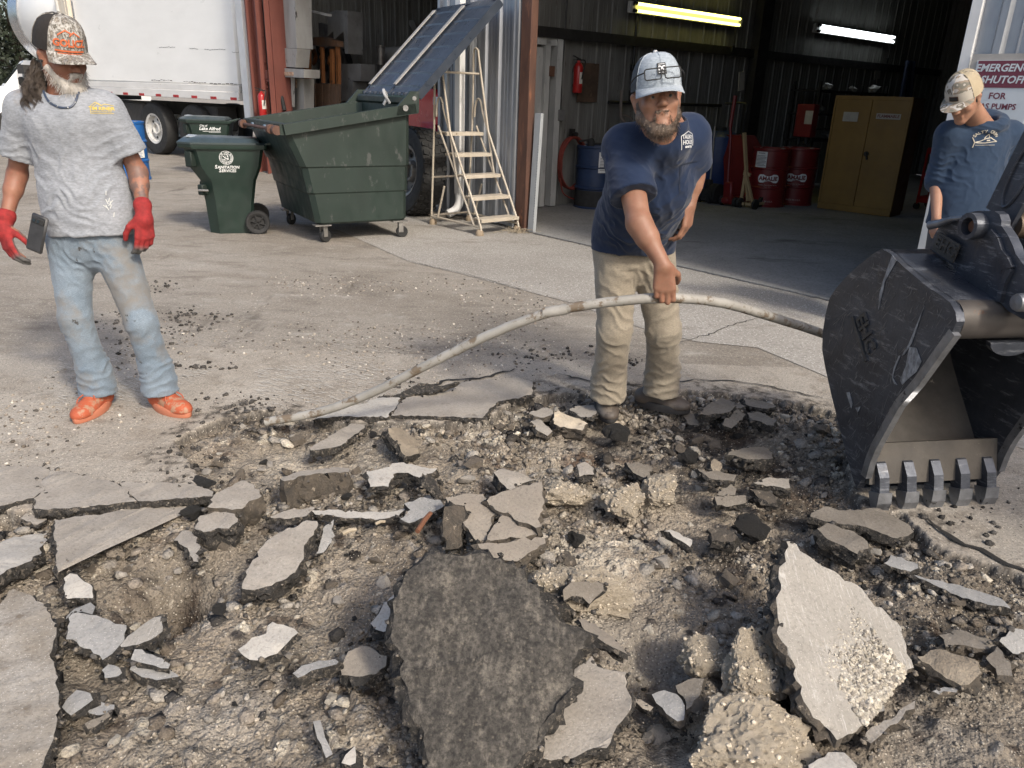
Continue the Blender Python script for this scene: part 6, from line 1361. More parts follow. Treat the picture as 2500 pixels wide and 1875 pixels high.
# grey mesh locker, exhaust stack, tank, hoses
def lb(name, label, cat, px, w, th, m):
    mb = MB(); mb.prism([onw(*zH(*p), w) for p in px], (0, th, 0)); o = mb.build(name, m, smooth=None); o.location = tuple(A0); o.rotation_euler = (0, 0, FA); return tag(o, label, cat, kind='thing')
lb('mesh_locker', 'dark grey mesh locker at the back of the left bay', 'locker', [(1010, 700), (1385, 705), (1385, 1160), (1190, 1160), (1170, 1080), (1010, 1080)], 3.0, .6, mat('dark_mesh_grey', (.07, .075, .075), (.045, .047, .05), 30, .6))
ES = thing('exhaust_stack', 'grey exhaust stack beside a white tank in the left bay', 'exhaust', BF(0, 0), FA)
a, b = Vector(onw(*zH(1420, 600), 2.4)), Vector(onw(*zH(1420, 830), 2.4)); mb = MB(); mb.cyl(a, b, .085, n=18); mb.cyl(a, a+Vector((0, 0, .02)), .095, n=18); mb.build('stack', M_STEEL, ES)
mb = MB(); mb.bar(onw(*zH(1445, 800), 2.5), onw(*zH(1445, 960), 2.5), .10, .08, (0, 1, 0)); mb.build('bracket', M_HOP, ES)
a, b = Vector(onw(*zH(1470, 720), 2.8)), Vector(onw(*zH(1900, 700), 2.8)); mb = MB(); mb.cyl(a, b, .16, n=20); mb.build('tank', M_HOP, ES)
mb = MB(); mb.prism([onw(*zH(*p), 2.75) for p in ((1420, 775), (1800, 770), (1800, 800), (1420, 805))], (0, .3, 0)); mb.build('ledge', M_HOP, ES)
mb = MB()
for x in (940, 960, 985): mb.tube(bez([onw(*zH(x, 640), 2.0), onw(*zH(x+60, 800), 1.9), onw(*zH(x+70, 1100), 1.9), onw(*zH(x+90, 1330), 1.9)], 6), .02, 7)
mb.tube(bez([onw(*zH(45, 900), .25), onw(*zH(60, 1000), .24), onw(*zH(120, 1150), .22), onw(*zH(185, 1420), .22)], 6), .035, 8)
o = mb.build('hydraulic_hoses', M_BLACK); o.location = tuple(A0); o.rotation_euler = (0, 0, FA); tag(o, 'black hydraulic hoses hanging in the left bay', 'hoses', kind='thing')
# hanging rags at the top right of the left bay
for k, px in enumerate(([(1360, 150), (1455, 110), (1520, 300), (1470, 360), (1440, 280)], [(1490, 95), (1640, 75), (1600, 180), (1570, 300), (1530, 220)], [(1740, 250), (1840, 260), (1920, 450), (1880, 470)], [(1750, 60), (1800, 50), (1780, 210), (1760, 200)])):
    lb('rag', ['long rag', 'wide pale rag', 'slanting rag by the lid', 'thin rag strip'][k]+' hanging in the dark of the left bay', 'rag', px, 3.2+.2*k, .02, mat('grey_rag', (.20, .195, .185), (.13, .125, .12), 6, .9))
lb('blue_jug', 'light blue jug standing behind the dumpster rim', 'jug', [(375, 1390), (380, 1330), (400, 1300), (440, 1295), (465, 1320), (470, 1390), (470, 1460), (375, 1460)], .75, .12, mat('light_blue_plastic', (.10, .24, .45)))
mb = MB(); c = onw(*zH(420, 1460), .80); mb.box((c[0], c[1]+.15, c[2]/2), (.6, .45, c[2]-.004)); o = mb.build('parts_bench', M_DARKST); o.location = tuple(A0); o.rotation_euler = (0, 0, FA); tag(o, 'dark bench carrying the light blue jug', 'bench', kind='thing')
# ================================================================ excavator bucket, coupler and stick
def m_bucket():
    m, nt, b, co = newmat('bucket_steel')
    n1 = noise(nt, co, 5, 9, .68); n2 = noise(nt, mapping(nt, co, (1, 1.5, 8), (.95, .2, 0)), 4.5, 12, .8); n3 = noise(nt, mapping(nt, co, loc=(4, 1, 2)), 3.2, 8, .7)
    col = ramp(nt, n1, [(.30, (.034, .038, .048)), (.6, (.070, .077, .094)), (.8, (.13, .136, .152))])
    col = mixc(nt, ramp(nt, n2, [(.54, 0.), (.64, .65)]), col, (.30, .315, .345))
    col = mixc(nt, ramp(nt, n3, [(.60, 0.), (.74, .6)]), col, (.125, .108, .088))
    fine = noise(nt, co, 60, 6, .7); col = mixc(nt, ramp(nt, fine, [(.66, 0.), (.76, .5)]), col, (.24, .24, .25))
    nt.links.new(col, b.inputs['Base Color']); nt.links.new(ramp(nt, n1, [(.3, .24), (.7, .48)]), b.inputs['Roughness']); b.inputs['Metallic'].default_value = .5
    setbump(nt, b, math_(nt, 'ADD', fine, math_(nt, 'MULTIPLY', n2, .5)), .35, .004); return m
M_BKT = m_bucket()
M_BWEAR = mat('worn_bright_steel', (.30, .31, .33), (.16, .165, .175), 14, .42, .75, bump=.4, wear=(.05, .05, .05), wscale=16, wpos=.6)
M_BDIRT = mat('bucket_inside', (.10, .088, .074), (.055, .050, .045), 4, .75, .15, bump=.4, bscale=30, wear=(.24, .21, .17), wscale=10, wpos=.66)
def zb(x, y): return (1900+.5725*x, 350+.5725*y)
Bd = Vector((.98, .17, 0)).normalized(); T0 = Vector(G(2097, 1195, .05)); cv = Vector(_C)
def onB(px, off=0.0):
    d = Vector(ray(*px)); p0 = T0+Bd*off; return cv+d*((p0-cv).dot(Bd)/d.dot(Bd))
BK = thing('excavator_bucket', 'dark scratched steel excavator bucket with teeth resting on the pavement', 'excavator bucket', T0, 0)
def L_(p): return Vector(p)-T0
side_px = [(345, 1470), (330, 1430), (298, 1310), (270, 1200), (238, 1075), (210, 950), (198, 880), (200, 810), (212, 730), (230, 660), (260, 615), (300, 570), (340, 532), (380, 500), (420, 468), (455, 450), (490, 470), (540, 520), (600, 570), (650, 612), (710, 650), (748, 680), (770, 720), (775, 760), (755, 805), (700, 880), (650, 950), (600, 1020), (560, 1065), (520, 1110), (470, 1200), (420, 1290), (395, 1350), (375, 1420)]
S3 = [L_(onB(zb(*p))) for p in side_px]; WB = .60
for off, nm in ((0, 'side_plate'), (WB, 'side_plate')):
    mb = MB(); mb.prism([p+Bd*(off-.012) for p in S3], Bd*.031); mb.build(nm, M_BKT, BK, smooth=30)
# wear edge along the mouth of both side plates
edge = S3[24:34]
for off in (-.014, WB-.014):
    mb = MB()
    for a, b in zip(edge[:-1], edge[1:]): mb.bar(a+Bd*(off+.014), b+Bd*(off+.014), .034, .026, Bd)
    mb.build('cutting_edge', M_BWEAR, BK)
# shell: heel-side curve, from the lip round the back to the top
shell = S3[0:17]; cen = sum(S3, Vector())/len(S3)
mb = MB(); n = len(shell)
inn = [p+(cen-p).normalized()*.02 for p in shell]
V = [p+Bd*.0125 for p in shell]+[p+Bd*(WB-.0125) for p in shell]+[p+Bd*.0125 for p in inn]+[p+Bd*(WB-.0125) for p in inn]
mb.add(V, [(i, i+1, n+i+1, n+i) for i in range(n-1)]); mb.add(V, [(2*n+i, 3*n+i, 3*n+i+1, 2*n+i+1) for i in range(n-1)], 1)
mb.build('shell', [M_BKT, M_BDIRT], BK, smooth=50)
top = S3[15:23]; mb = MB(); n = len(top); inn = [p+Vector((0, 0, -.02)) for p in top]
V = [p+Bd*.0125 for p in top]+[p+Bd*(WB-.0125) for p in top]+[p+Bd*.0125 for p in inn]+[p+Bd*(WB-.0125) for p in inn]
mb.add(V, [(i, i+1, n+i+1, n+i) for i in range(n-1)]); mb.add(V, [(2*n+i, 3*n+i, 3*n+i+1, 2*n+i+1) for i in range(n-1)])
mb.build('top_plate', M_BKT, BK, smooth=40)
tc = sum((S3[i] for i in range(20, 26)), Vector())/6+Vector((0, .035, -.01)); mb = MB(); mb.cyl(tc+Bd*.013, tc+Bd*(WB-.013), .068, n=28); mb.build('torque_tube', mat('rusty_tube_steel', (.10, .088, .078), (.055, .05, .047), 5, .55, .3, wear=(.17, .085, .045), wscale=9, wpos=.62), BK)
mb = MB(); q = tc+Bd*(WB*.42)+Vector((0, .02, -.075)); mb.prism([q+Vector((0, -.06, 0))+Bd*(.085*math.cos(math.pi*i/10)) - Vector((0, 0, .05*math.sin(math.pi*i/10))) for i in range(11)], Vector((0, .03, 0))); mb.build('stop_lug', M_BKT, BK, smooth=None)
# lip plate, adapters, teeth
lip0, lip1 = S3[0], S3[33]; ldir = Vector((.0, -.42, -.36)).normalized()
base = lip0+Vector((0, .02, .09)); mb = MB()
fl = Vector((0, -.22, -.97)).normalized()
lp0 = S3[1]+Vector((0, .0, .16)); lpl = [lp0+Bd*.0125, lp0+Bd*(WB-.0125), S3[0]+Vector((0, -.02, .03))+Bd*(WB-.0125), S3[0]+Vector((0, -.02, .03))+Bd*.0125]
nrm = (lpl[1]-lpl[0]).cross(lpl[3]-lpl[0]).normalized(); nrm = nrm if nrm.y < 0 else -nrm
mb.prism([p+nrm*.025 for p in lpl], -nrm*.03); mb.build('lip_plate', M_BDIRT, BK, smooth=None)
dn = (lpl[3]-lpl[0]).normalized()
for k in range(5):
    o = lpl[3]+Bd*(.045+k*(WB-.12)/4)+nrm*.03
    def adapter(pts, w):
        return [o+dn*a+nrm*b+Bd*s for s in (-w, w) for a, b in pts]
    mb = MB(); pts = [(-.10, -.02), (-.085, .004), (-.03, .026), (.035, .026), (.04, -.03), (-.02, -.035), (-.1, -.03)]
    loft(mb, [[o+dn*a+nrm*b-Bd*.021 for a, b in pts], [o+dn*a+nrm*b+Bd*.021 for a, b in pts]]); ad = mb.build('tooth_adapter', M_BKT, BK, smooth=None)
    mb = MB(); loft(mb, [[o+dn*.03+nrm*.034+Bd*.029, o+dn*.03+nrm*.034-Bd*.029, o+dn*.03-nrm*.034-Bd*.029, o+dn*.03-nrm*.034+Bd*.029], [o+dn*.075+nrm*.026+Bd*.031, o+dn*.075+nrm*.026-Bd*.031, o+dn*.075-nrm*.022-Bd*.031, o+dn*.075-nrm*.022+Bd*.031], [o+dn*.105+nrm*.008+Bd*.031, o+dn*.105+nrm*.008-Bd*.031, o+dn*.105-nrm*.010-Bd*.031, o+dn*.105-nrm*.010+Bd*.031]]); mb.build('tooth', M_BWEAR, ad, smooth=None)
# raised maker letters on the side plate
mb = MB(); fo = L_(onB(zb(388, 810)))-Bd*.0125; fx = (L_(onB(zb(405, 862)))-L_(onB(zb(372, 758)))).normalized(); fy = -Bd.cross(fx).normalized(); fy = fy if fy.y < 0 else -fy
fmap = lambda x, y, z: fo+fx*x+fy*y-Bd*max(z, 0)
text_mb(mb, 'EHC', fmap, size=.085, bold=.002, extrude=.007); mb.box(fo-fy*.05, (.008, .008, .008)); 
mb.add([fo+fx*a-fy*.045+Bd*(-.008 if c else .001)*1+fy*b for c in (0, 1) for a in (-.10, .10) for b in (-.006, .006)], [(0, 1, 3, 2), (4, 6, 7, 5), (0, 4, 5, 1), (2, 3, 7, 6), (0, 2, 6, 4), (1, 5, 7, 3)])
mb.build('raised_letters', mat('letter_steel', (.085, .082, .078), (.05, .048, .046), 12, .6, .3), BK, smooth=None)
# smeared white scrape patches
def patch(px, off, m, nm='scrape'):
    mb = MB(); mb.prism([L_(onB(zb(*p), off)) for p in px], Bd*-.0015); mb.build(nm, m, BK, smooth=None)
M_SCR = mat('scraped_paint', (.36, .38, .41), (.10, .105, .115), 60, .5, .4, bump=.5, bscale=80, stretch=(1, 1, .5))
patch([(560, 868), (590, 872), (612, 930), (590, 975), (560, 1000), (530, 1030), (520, 1010), (545, 950)], -.0135, M_SCR); patch([(290, 1062), (304, 1060), (318, 1110), (312, 1130)], -.0135, M_SCR); patch([(330, 1128), (352, 1122), (340, 1148)], -.0135, M_SCR); patch([(608, 740), (625, 690), (600, 750), (560, 850), (528, 905), (540, 900), (572, 850)], -.0135, M_SCR); patch([(487, 475), (505, 500), (455, 590), (434, 690), (428, 710), (432, 640), (452, 575)], -.0135, M_SCR)
patch([(522, 905), (500, 960), (490, 1000), (508, 1030), (495, 1025), (486, 1000), (494, 955), (515, 905)], -.0135, M_SCR)
mb = MB(); g = np.random.default_rng(44); sp2 = np.array(side_px, float)
for k in range(420):
    x, y = g.uniform(210, 760), g.uniform(470, 1420); a = R(g.normal(-58, 16)); L = g.uniform(8, 60)*(1 if g.random() < .85 else 2.6); w = g.uniform(.6, 1.9)
    q = [(x, y), (x+math.cos(a)*L*.5+g.normal()*2, y+math.sin(a)*L*.5+g.normal()*2), (x+math.cos(a)*L, y+math.sin(a)*L)]
    if min(poly_sd(np.array([p[0] for p in q]), np.array([p[1] for p in q]), sp2)) < 8: continue
    nx, ny = -math.sin(a)*w, math.cos(a)*w; V = [L_(onB(zb(*p), -.0133)) for p in (q[0], (q[1][0]+nx, q[1][1]+ny), q[2], (q[1][0]-nx, q[1][1]-ny))]; mb.add(V, [(0, 1, 2, 3)])
sc_ = mb.build('scratches', mat('bright_scratch', (.22, .23, .25), (.11, .115, .125), 30, .4, .6), BK, smooth=None, weld=False); sc_['kind'] = 'stuff'
# quick coupler: two shaped plates, pins
def zq(x, y): return (2200+.2653*x, 380+.2653*y)
CP = thing('quick_coupler', 'dark steel quick coupler with rusty pin joining bucket and excavator stick', 'coupler', T0, 0)
cp_px = [(262, 850), (300, 740), (345, 660), (450, 590), (560, 560), (600, 545), (640, 520), (700, 508), (860, 510), (905, 540), (925, 600), (920, 640), (985, 735), (1030, 830), (1055, 905), (1131, 1010), (1250, 1100), (1290, 1250), (1250, 1480), (1120, 1505), (980, 1425), (910, 1352), (800, 1290), (735, 1240), (640, 1300), (550, 1230), (500, 1160), (505, 1060), (470, 1005), (400, 960), (330, 920)]
for off in (.17, .37):
    mb = MB(); ref = [L_(onB(zq(*p), .17)) for p in cp_px]; mb.prism([p+Bd*(off-.17) for p in ref], Bd*.035); mb.build('cheek_plate', M_BKT, CP, smooth=30)
rim = [L_(onB(zq(*p), .17))-Bd*.006 for p in ((840, 700), (900, 770), (940, 890), (990, 950), (1030, 1040), (960, 1180), (920, 1340))]
mb = MB()
for a, b in zip(rim[:-1], rim[1:]): mb.bar(a, b, .02, .016, Bd)
mb.build('weld_rib', M_BKT, CP)
ec = L_(onB(zq(680, 650), .155)); mb = MB(); mb.lathe([(.030, .0), (.046, .0), (.046, .045), (.030, .045), (.030, 0)], 28, ec-Bd*.03, Bd); mb.build('pin_boss', M_BKT, CP)
mb = MB(); mb.lathe([(.001, 0), (.020, .002), (.024, .01), (.024, .34), (.001, .34)], 24, ec-Bd*.012, Bd); mb.build('pin', mat('rusty_pin', (.16, .075, .045), (.09, .045, .03), 10, .6, .4), CP)
ec2 = L_(onB(zq(1100, 1350), .14)); mb = MB(); mb.lathe([(.001, 0), (.026, .003), (.030, .012), (.030, .34), (.001, .34)], 24, ec2-Bd*.02, Bd); mb.build('pin', M_BWEAR, CP)
mb = MB(); a, b = L_(onB(zq(265, 642), .14)), L_(onB(zq(600, 570), .16)); mb.tube([a, a*.7+b*.3, a*.4+b*.6+Vector((0, 0, .006)), b], [.017, .015, .010, .008], 12); mb.build('locking_bar', M_BWEAR, CP)
o1 = L_(onB(zq(425, 830), .155)); gx_ = (L_(onB(zq(600, 820), .155))-L_(onB(zq(400, 700), .155))).normalized(); gy_ = Bd.cross(gx_).normalized(); gy_ = gy_ if gy_.z > 0 else -gy_
mb = MB(); mb.prism([o1+gx_*a+gy_*b for a, b in ((-.062, -.04), (.062, -.04), (.062, .03), (-.062, .03))], -Bd*.006); text_mb(mb, 'EHC', lambda x, y, z: o1+gx_*x+gy_*(y-.003)-Bd*(.006+max(z, 0)), size=.058, bold=.002, extrude=.006)
mb.build('maker_plate', mat('coupler_plate', (.075, .070, .064), (.04, .038, .036), 14, .7, .2), CP, smooth=None)
# stick
SK = thing('excavator_stick', 'dark grey excavator stick rising out of the frame behind the coupler', 'excavator arm', T0, 0)
sk0 = [L_(onB(zq(*p), .25)) for p in ((780, 480), (1040, -50), (1120, -210), (1480, -210), (1330, 120), (1131, 430), (960, 740), (905, 560))]
tip_dir = (sk0[2]-sk0[0]).normalized()
for off in (0.0, .16):
    mb = MB(); far = [p+(tip_dir*1.5 if i in (2, 3) else Vector()) for i, p in enumerate(sk0)]; mb.prism([p+Bd*off for p in far], Bd*.02); mb.build('side_plate', M_BKT, SK, smooth=None)
mb = MB(); mb.prism([sk0[0]+Bd*.021, sk0[0]+Bd*.159, sk0[2]+tip_dir*1.5+Bd*.159, sk0[2]+tip_dir*1.5+Bd*.021], Vector((.004, .0, -.03))); mb.build('top_plate', M_BKT, SK, smooth=None)
mb = MB(); c0 = L_(onB(zq(970, 420), .25))-Bd*.002; d0 = tip_dir; e0 = Bd.cross(d0).normalized(); pts = [c0+d0*(.10+math.cos(t)*.12)+e0*math.sin(t)*.035 for t in [2*math.pi*i/28 for i in range(28)]]; mb.tube(pts, .006, 6, closed=True); mb.build('weld_seam', M_BKT, SK)
mb = MB(); c1 = L_(onB(zq(1090, 640), .30)); mb.cyl(c1-Bd*.03, c1+Bd*.12, .045, n=24); mb.build('link_boss', mat('worn_brown_pin', (.16, .12, .085), (.10, .08, .06), 8, .45, .5), SK)
mb = MB(); lk = sk0[3]+tip_dir*1.4; mb.cyl(c1+Bd*.05, c1+(lk-c1)*.9+Bd*.05, .035, n=16); mb.build('ram_rod', M_BWEAR, SK)
# boom above, out of the frame, added for the shadow it casts
be = T0+sk0[2]+tip_dir*1.5+Bd*.1
BM = thing('excavator_boom', 'dark excavator boom overhead to the right, outside the frame', 'excavator arm', be, 0)
mb = MB(); ed = Vector((4.0, .3, 1.25))-Vector(be); am = ed*.45+Vector((0, 0, 1.3)); mb.bar((0, 0, -.1), am, .26, .40); mb.bar(am, ed, .26, .46); mb.build('beam', mat('boom_paint', (.10, .085, .03)), BM, smooth=None)

EX = thing('excavator', 'small excavator house on tracks to the right, outside the frame', 'excavator', (4.3, .2, 0), R(-55))  # unseen machine body, placed to cast its shadow over the pit
mb = MB(); mb.box((0, -.3, 1.25), (1.5, 1.5, .95), bev=.12); mb.box((0, -.2, .68), (.7, .7, .25)); mb.build('house', mat('machine_yellow', (.40, .26, .03), None, 3, .4), EX)
mb = MB()
for x in (-.7, -.02):
    for y in (-.25, .62): mb.box((x, y, 2.15), (.07, .07, 1.1))
mb.box((-.36, .18, 2.72), (.85, 1.05, .08), bev=.03); mb.build('cab_frame', M_DARKST, EX)
for x in (-.75, .75):
    mb = MB(); loft(mb, [[(x+s*.19, math.cos(t)*(.75 if abs(math.cos(t)) < .8 else .95), .29+math.sin(t)*.28) for t in [2*math.pi*i/20 for i in range(20)]] for s in (-1, 1)]); mb.build('track', M_BLACK, EX)
# ================================================================ the long pipe
M_PVC = mat('muddy_grey_conduit', (.34, .325, .295), (.235, .222, .195), 9, .6, bump=.2, wear=(.15, .115, .08), wscale=11, wpos=.54)
pp = [((650, 1034), 3.26), ((780, 1006), 3.24), ((904, 961), 3.19), ((1017, 904), 3.14), ((1130, 848), 3.09), ((1243, 797), 3.04), ((1356, 759), 3.0), ((1469, 740), 2.97), ((1582, 729), 2.95), ((1673, 729), 2.97), ((1763, 740), 3.05), ((1865, 768), 3.2), ((2012, 816), 3.42), ((2130, 870), 3.6)]
PIPE = [Vector(W(*q, y)) for q, y in pp]
PIPE[0].z = max(PIPE[0].z, .03)
path = bez(PIPE, 8); g = np.random.default_rng(8)
mb = MB(); mb.tube([p+Vector((0, 0, g.normal()*.0005)) for p in path], .0205, 16); PO = mb.build('conduit_pipe', M_PVC)
tag(PO, 'long bent grey conduit pipe held up by the bearded man', 'pipe', kind='thing')
k0 = PIPE[6]; mb = MB(); d = (PIPE[7]-PIPE[6]).normalized()
mb.tube([k0-d*.05, k0+d*.035, k0+d*.05], [.0218, .0232, .0215], 16); sleeve = mb.build('split_collar', M_PVC, PO)
# ================================================================ people: smooth solids blended on a grid, then skinned with quads
class Sdf:
    def __init__(s, lo, hi, res):
        s.lo = np.array(lo, float); s.res = res; s.n = np.ceil((np.array(hi)-s.lo)/res).astype(int)+1
        s.D = np.full(s.n, .5, np.float32)
    def _sub(s, lo, hi, pad):
        a = np.clip(np.floor((np.array(lo)-pad-s.lo)/s.res).astype(int), 0, s.n-1); b = np.clip(np.ceil((np.array(hi)+pad-s.lo)/s.res).astype(int)+1, 1, s.n)
        sl = tuple(slice(i, j) for i, j in zip(a, b))
        ax = [(np.arange(i, j)*s.res+o).astype(np.float32) for i, j, o in zip(a, b, s.lo)]
        return sl, ax[0][:, None, None], ax[1][None, :, None], ax[2][None, None, :]
    def _join(s, sl, d, k, op):
        A = s.D[sl]
        if A.size == 0: return
        if op == 'u':
            if k > 0: h = np.maximum(k-np.abs(A-d), 0)/k; s.D[sl] = np.minimum(A, d)-h*h*k*.25
            else: s.D[sl] = np.minimum(A, d)
        else:
            if k > 0: h = np.maximum(k-np.abs(A+d), 0)/k; s.D[sl] = np.maximum(A, -d)+h*h*k*.25
            else: s.D[sl] = np.maximum(A, -d)
    def cone(s, a, b, ra, rb, k=.02, op='u', cut=None, sq=None):
        """tapered limb; cut=(point, outward normal) flat end; sq=(axis, factor) squashes the section along an axis"""
        a = np.array(a, float); b = np.array(b, float); R_ = max(ra, rb); m = R_*1.3
        sl, x, y, z = s._sub(np.minimum(a, b)-m, np.maximum(a, b)+m, k+3*s.res)
        ab = b-a; L2 = ab@ab+1e-12
        t = np.clip(((x-a[0])*ab[0]+(y-a[1])*ab[1]+(z-a[2])*ab[2])/L2, 0, 1)
        dx, dy, dz_ = x-a[0]-t*ab[0], y-a[1]-t*ab[1], z-a[2]-t*ab[2]
        if sq is not None:
            n = np.array(sq[0], float); n /= np.linalg.norm(n); q = dx*n[0]+dy*n[1]+dz_*n[2]; f = 1/sq[1]-1
            dx, dy, dz_ = dx+q*f*n[0], dy+q*f*n[1], dz_+q*f*n[2]
        d = np.sqrt(dx*dx+dy*dy+dz_*dz_)-(ra+(rb-ra)*t)
        if cut is not None:
            p, n = np.array(cut[0], float), np.array(cut[1], float); n /= np.linalg.norm(n)
            d = np.maximum(d, (x-p[0])*n[0]+(y-p[1])*n[1]+(z-p[2])*n[2])
        s._join(sl, d.astype(np.float32), k, op)
    def ell(s, c, r, rot=None, k=.02, op='u'):
        c = np.array(c, float); r = np.array(r, float); m = r.max()
        sl, x, y, z = s._sub(c-m, c+m, k+3*s.res)
        px, py, pz = x-c[0], y-c[1], z-c[2]
        if rot is not None:
            M_ = np.array(rot).T; qx = px*M_[0, 0]+py*M_[0, 1]+pz*M_[0, 2]; qy = px*M_[1, 0]+py*M_[1, 1]+pz*M_[1, 2]; qz = px*M_[2, 0]+py*M_[2, 1]+pz*M_[2, 2]
        else: qx, qy, qz = px, py, pz
        k0 = np.sqrt((qx/r[0])**2+(qy/r[1])**2+(qz/r[2])**2); k1 = np.sqrt((qx/r[0]**2)**2+(qy/r[1]**2)**2+(qz/r[2]**2)**2)+1e-9
        s._join(sl, (k0*(k0-1)/k1).astype(np.float32), k, op)
    def plane(s, p, n, lo=None, hi=None):
        """cut away everything on the outward side"""
        p = np.array(p, float); n = np.array(n, float); n /= np.linalg.norm(n)
        lo = s.lo if lo is None else lo; hi = s.lo+s.n*s.res if hi is None else hi
        sl, x, y, z = s._sub(lo, hi, 0)
        s.D[sl] = np.maximum(s.D[sl], ((x-p[0])*n[0]+(y-p[1])*n[1]+(z-p[2])*n[2]).astype(np.float32))
    def mesh(s, smooth=2):
        D = s.D; S = D < 0
        c = np.zeros(tuple(s.n-1), np.int8)
        for i in (0, 1):
            for j in (0, 1):
                for k in (0, 1): c += S[i:s.n[0]-1+i, j:s.n[1]-1+j, k:s.n[2]-1+k]
        act = (c > 0) & (c < 8); I = np.argwhere(act); idx = np.full(act.shape, -1, np.int32); idx[act] = np.arange(len(I))
        acc = np.zeros((len(I), 3)); cnt = np.zeros(len(I))
        cr = [(i, j, k) for i in (0, 1) for j in (0, 1) for k in (0, 1)]
        for a in cr:
            for ax in range(3):
                if a[ax] == 1: continue
                b = list(a); b[ax] = 1
                va = D[I[:, 0]+a[0], I[:, 1]+a[1], I[:, 2]+a[2]]; vb = D[I[:, 0]+b[0], I[:, 1]+b[1], I[:, 2]+b[2]]
                m = (va < 0) != (vb < 0); t = np.where(m, va/(va-vb+1e-12), 0)
                p = np.tile(np.array(a, float), (len(I), 1)); p[:, ax] += t
                acc += p*m[:, None]; cnt += m
        V = s.lo+(I+acc/np.maximum(cnt, 1)[:, None])*s.res
        F_ = []
        for ax in range(3):
            o1, o2 = (ax+1) % 3, (ax+2) % 3
            sa = [slice(1, s.n[q]-1) for q in range(3)]; sb = list(sa); sa[ax] = slice(0, s.n[ax]-1); sb[ax] = slice(1, s.n[ax])
            A, B = S[tuple(sa)], S[tuple(sb)]; E = np.argwhere(A != B)
            if not len(E): continue
            off = np.array([1, 1, 1]); off[ax] = 0; E0 = E+off
            def cell(d1, d2):
                q = E0.copy(); q[:, o1] -= d1; q[:, o2] -= d2; return idx[q[:, 0], q[:, 1], q[:, 2]]
            q = np.stack([cell(1, 1), cell(0, 1), cell(0, 0), cell(1, 0)], 1)
            fl = A[E[:, 0], E[:, 1], E[:, 2]]; q[~fl] = q[~fl][:, ::-1]; F_.append(q)
        Fq = np.concatenate(F_); Fq = Fq[(Fq >= 0).all(1)]
        for _ in range(smooth):
            a = np.zeros_like(V); w = np.zeros(len(V))
            for i in range(4):
                j = (i+1) % 4; np.add.at(a, Fq[:, i], V[Fq[:, j]]); np.add.at(w, Fq[:, i], 1)
                np.add.at(a, Fq[:, j], V[Fq[:, i]]); np.add.at(w, Fq[:, j], 1)
            V = V*.5+(a/np.maximum(w, 1)[:, None])*.5
        return V, Fq
def vnormals(V, Fq):
    n = np.cross(V[Fq[:, 2]]-V[Fq[:, 0]], V[Fq[:, 3]]-V[Fq[:, 1]]); a = np.zeros_like(V)
    for i in range(4): np.add.at(a, Fq[:, i], n)
    return a/(np.linalg.norm(a, axis=1)[:, None]+1e-12)
def folds(V, Fq, specs, fine=.0015, seed=0):
    """cloth folds: specs = (centre, radius, wave direction, wavelength, amplitude)"""
    N_ = vnormals(V, Fq); h = np.zeros(len(V)); wp = fbm(V[:, 0]*9, V[:, 1]*9, V[:, 2]*9, o=3, seed=seed)
    for c, r, k, wl, a in specs:
        k = np.array(k, float); k /= np.linalg.norm(k); d2 = ((V-np.array(c))**2).sum(1)/(r*r)
        ph = (V@k)/wl*math.pi+wp*4.5; h += a*.72*(1-np.abs(np.sin(ph))**.8*1.4)*np.exp(-d2*1.3)
    h += fine*fbm(V[:, 0]*30, V[:, 1]*30, V[:, 2]*30, o=3, seed=seed+3)+fine*1.6*wp
    return V+N_*h[:, None]
def put(name, V, Fq, m, parent, base, col=None):
    me = bpy.data.meshes.new(name); fast_mesh(me, V-np.array(base), Fq)
    if col is not None: set_col(me, col)
    return link_mesh(name, me, m, parent, smooth=180)
def frame_(fwd, up):
    f = Vector(fwd).normalized(); u = Vector(up); u = (u-f*u.dot(f)).normalized(); r = f.cross(u)
    return np.array((r, f, u)).T           # columns: right, forward, up
def head_sdf(S, c, Fm, sc=1.0, neck=None, jaw=1.0):
    c = np.array(c, float); T = lambda *p: c+Fm@(np.array(p)*sc)
    E = lambda p, r, k=.02, op='u': S.ell(T(*p), np.array(r)*sc, Fm, k, op)
    Cn = lambda a, b, ra, rb, k=.015, op='u': S.cone(T(*a), T(*b), ra*sc, rb*sc, k, op)
    E((0, -.018, .035), (.077, .096, .090)); E((0, .028, -.022), (.063, .060, .086), .03)
    for s in (-1, 1):
        Cn((s*.052, -.004, -.045), (s*.012, .066, -.096), .024*jaw, .022*jaw, .025); E((s*.043, .056, -.02), (.022, .021, .018), .02)
    E((0, .072, -.096), (.024*jaw, .019, .019), .02)
    Cn((-.034, .080, .022), (.034, .080, .022), .011, .011, .015)
    Cn((0, .082, .012), (0, .108, -.020), .010, .0135, .008)
    for s in (-1, 1):
        E((s*.012, .097, -.025), (.0095, .011, .008), .006); E((s*.031, .094, .006), (.017, .014, .011), .008, 's'); E((s*.031, .073, .005), (.0135, .0135, .0135), .004)
        Cn((s*.018, .089, .010), (s*.046, .078, .009), .004, .0035, .004)
    Cn((-.022, .084, -.055), (.022, .084, -.055), .0065, .0065, .006); Cn((0, .089, -.055), (0, .0895, -.055), .008, .008, .006); Cn((-.018, .084, -.067), (.018, .084, -.067), .0085, .0085, .006); Cn((-.024, .094, -.0608), (.024, .094, -.0608), .003, .003, .003, 's')
    for s in (-1, 1):
        Cn((s*.079, -.012, .020), (s*.074, -.002, -.028), .0175, .011, .008); E((s*.0925, .0, .006), (.008, .010, .018), .004, 's')
    if neck is not None: S.cone(T(0, -.028, -.035), neck, .056*sc, .066*sc, .04)
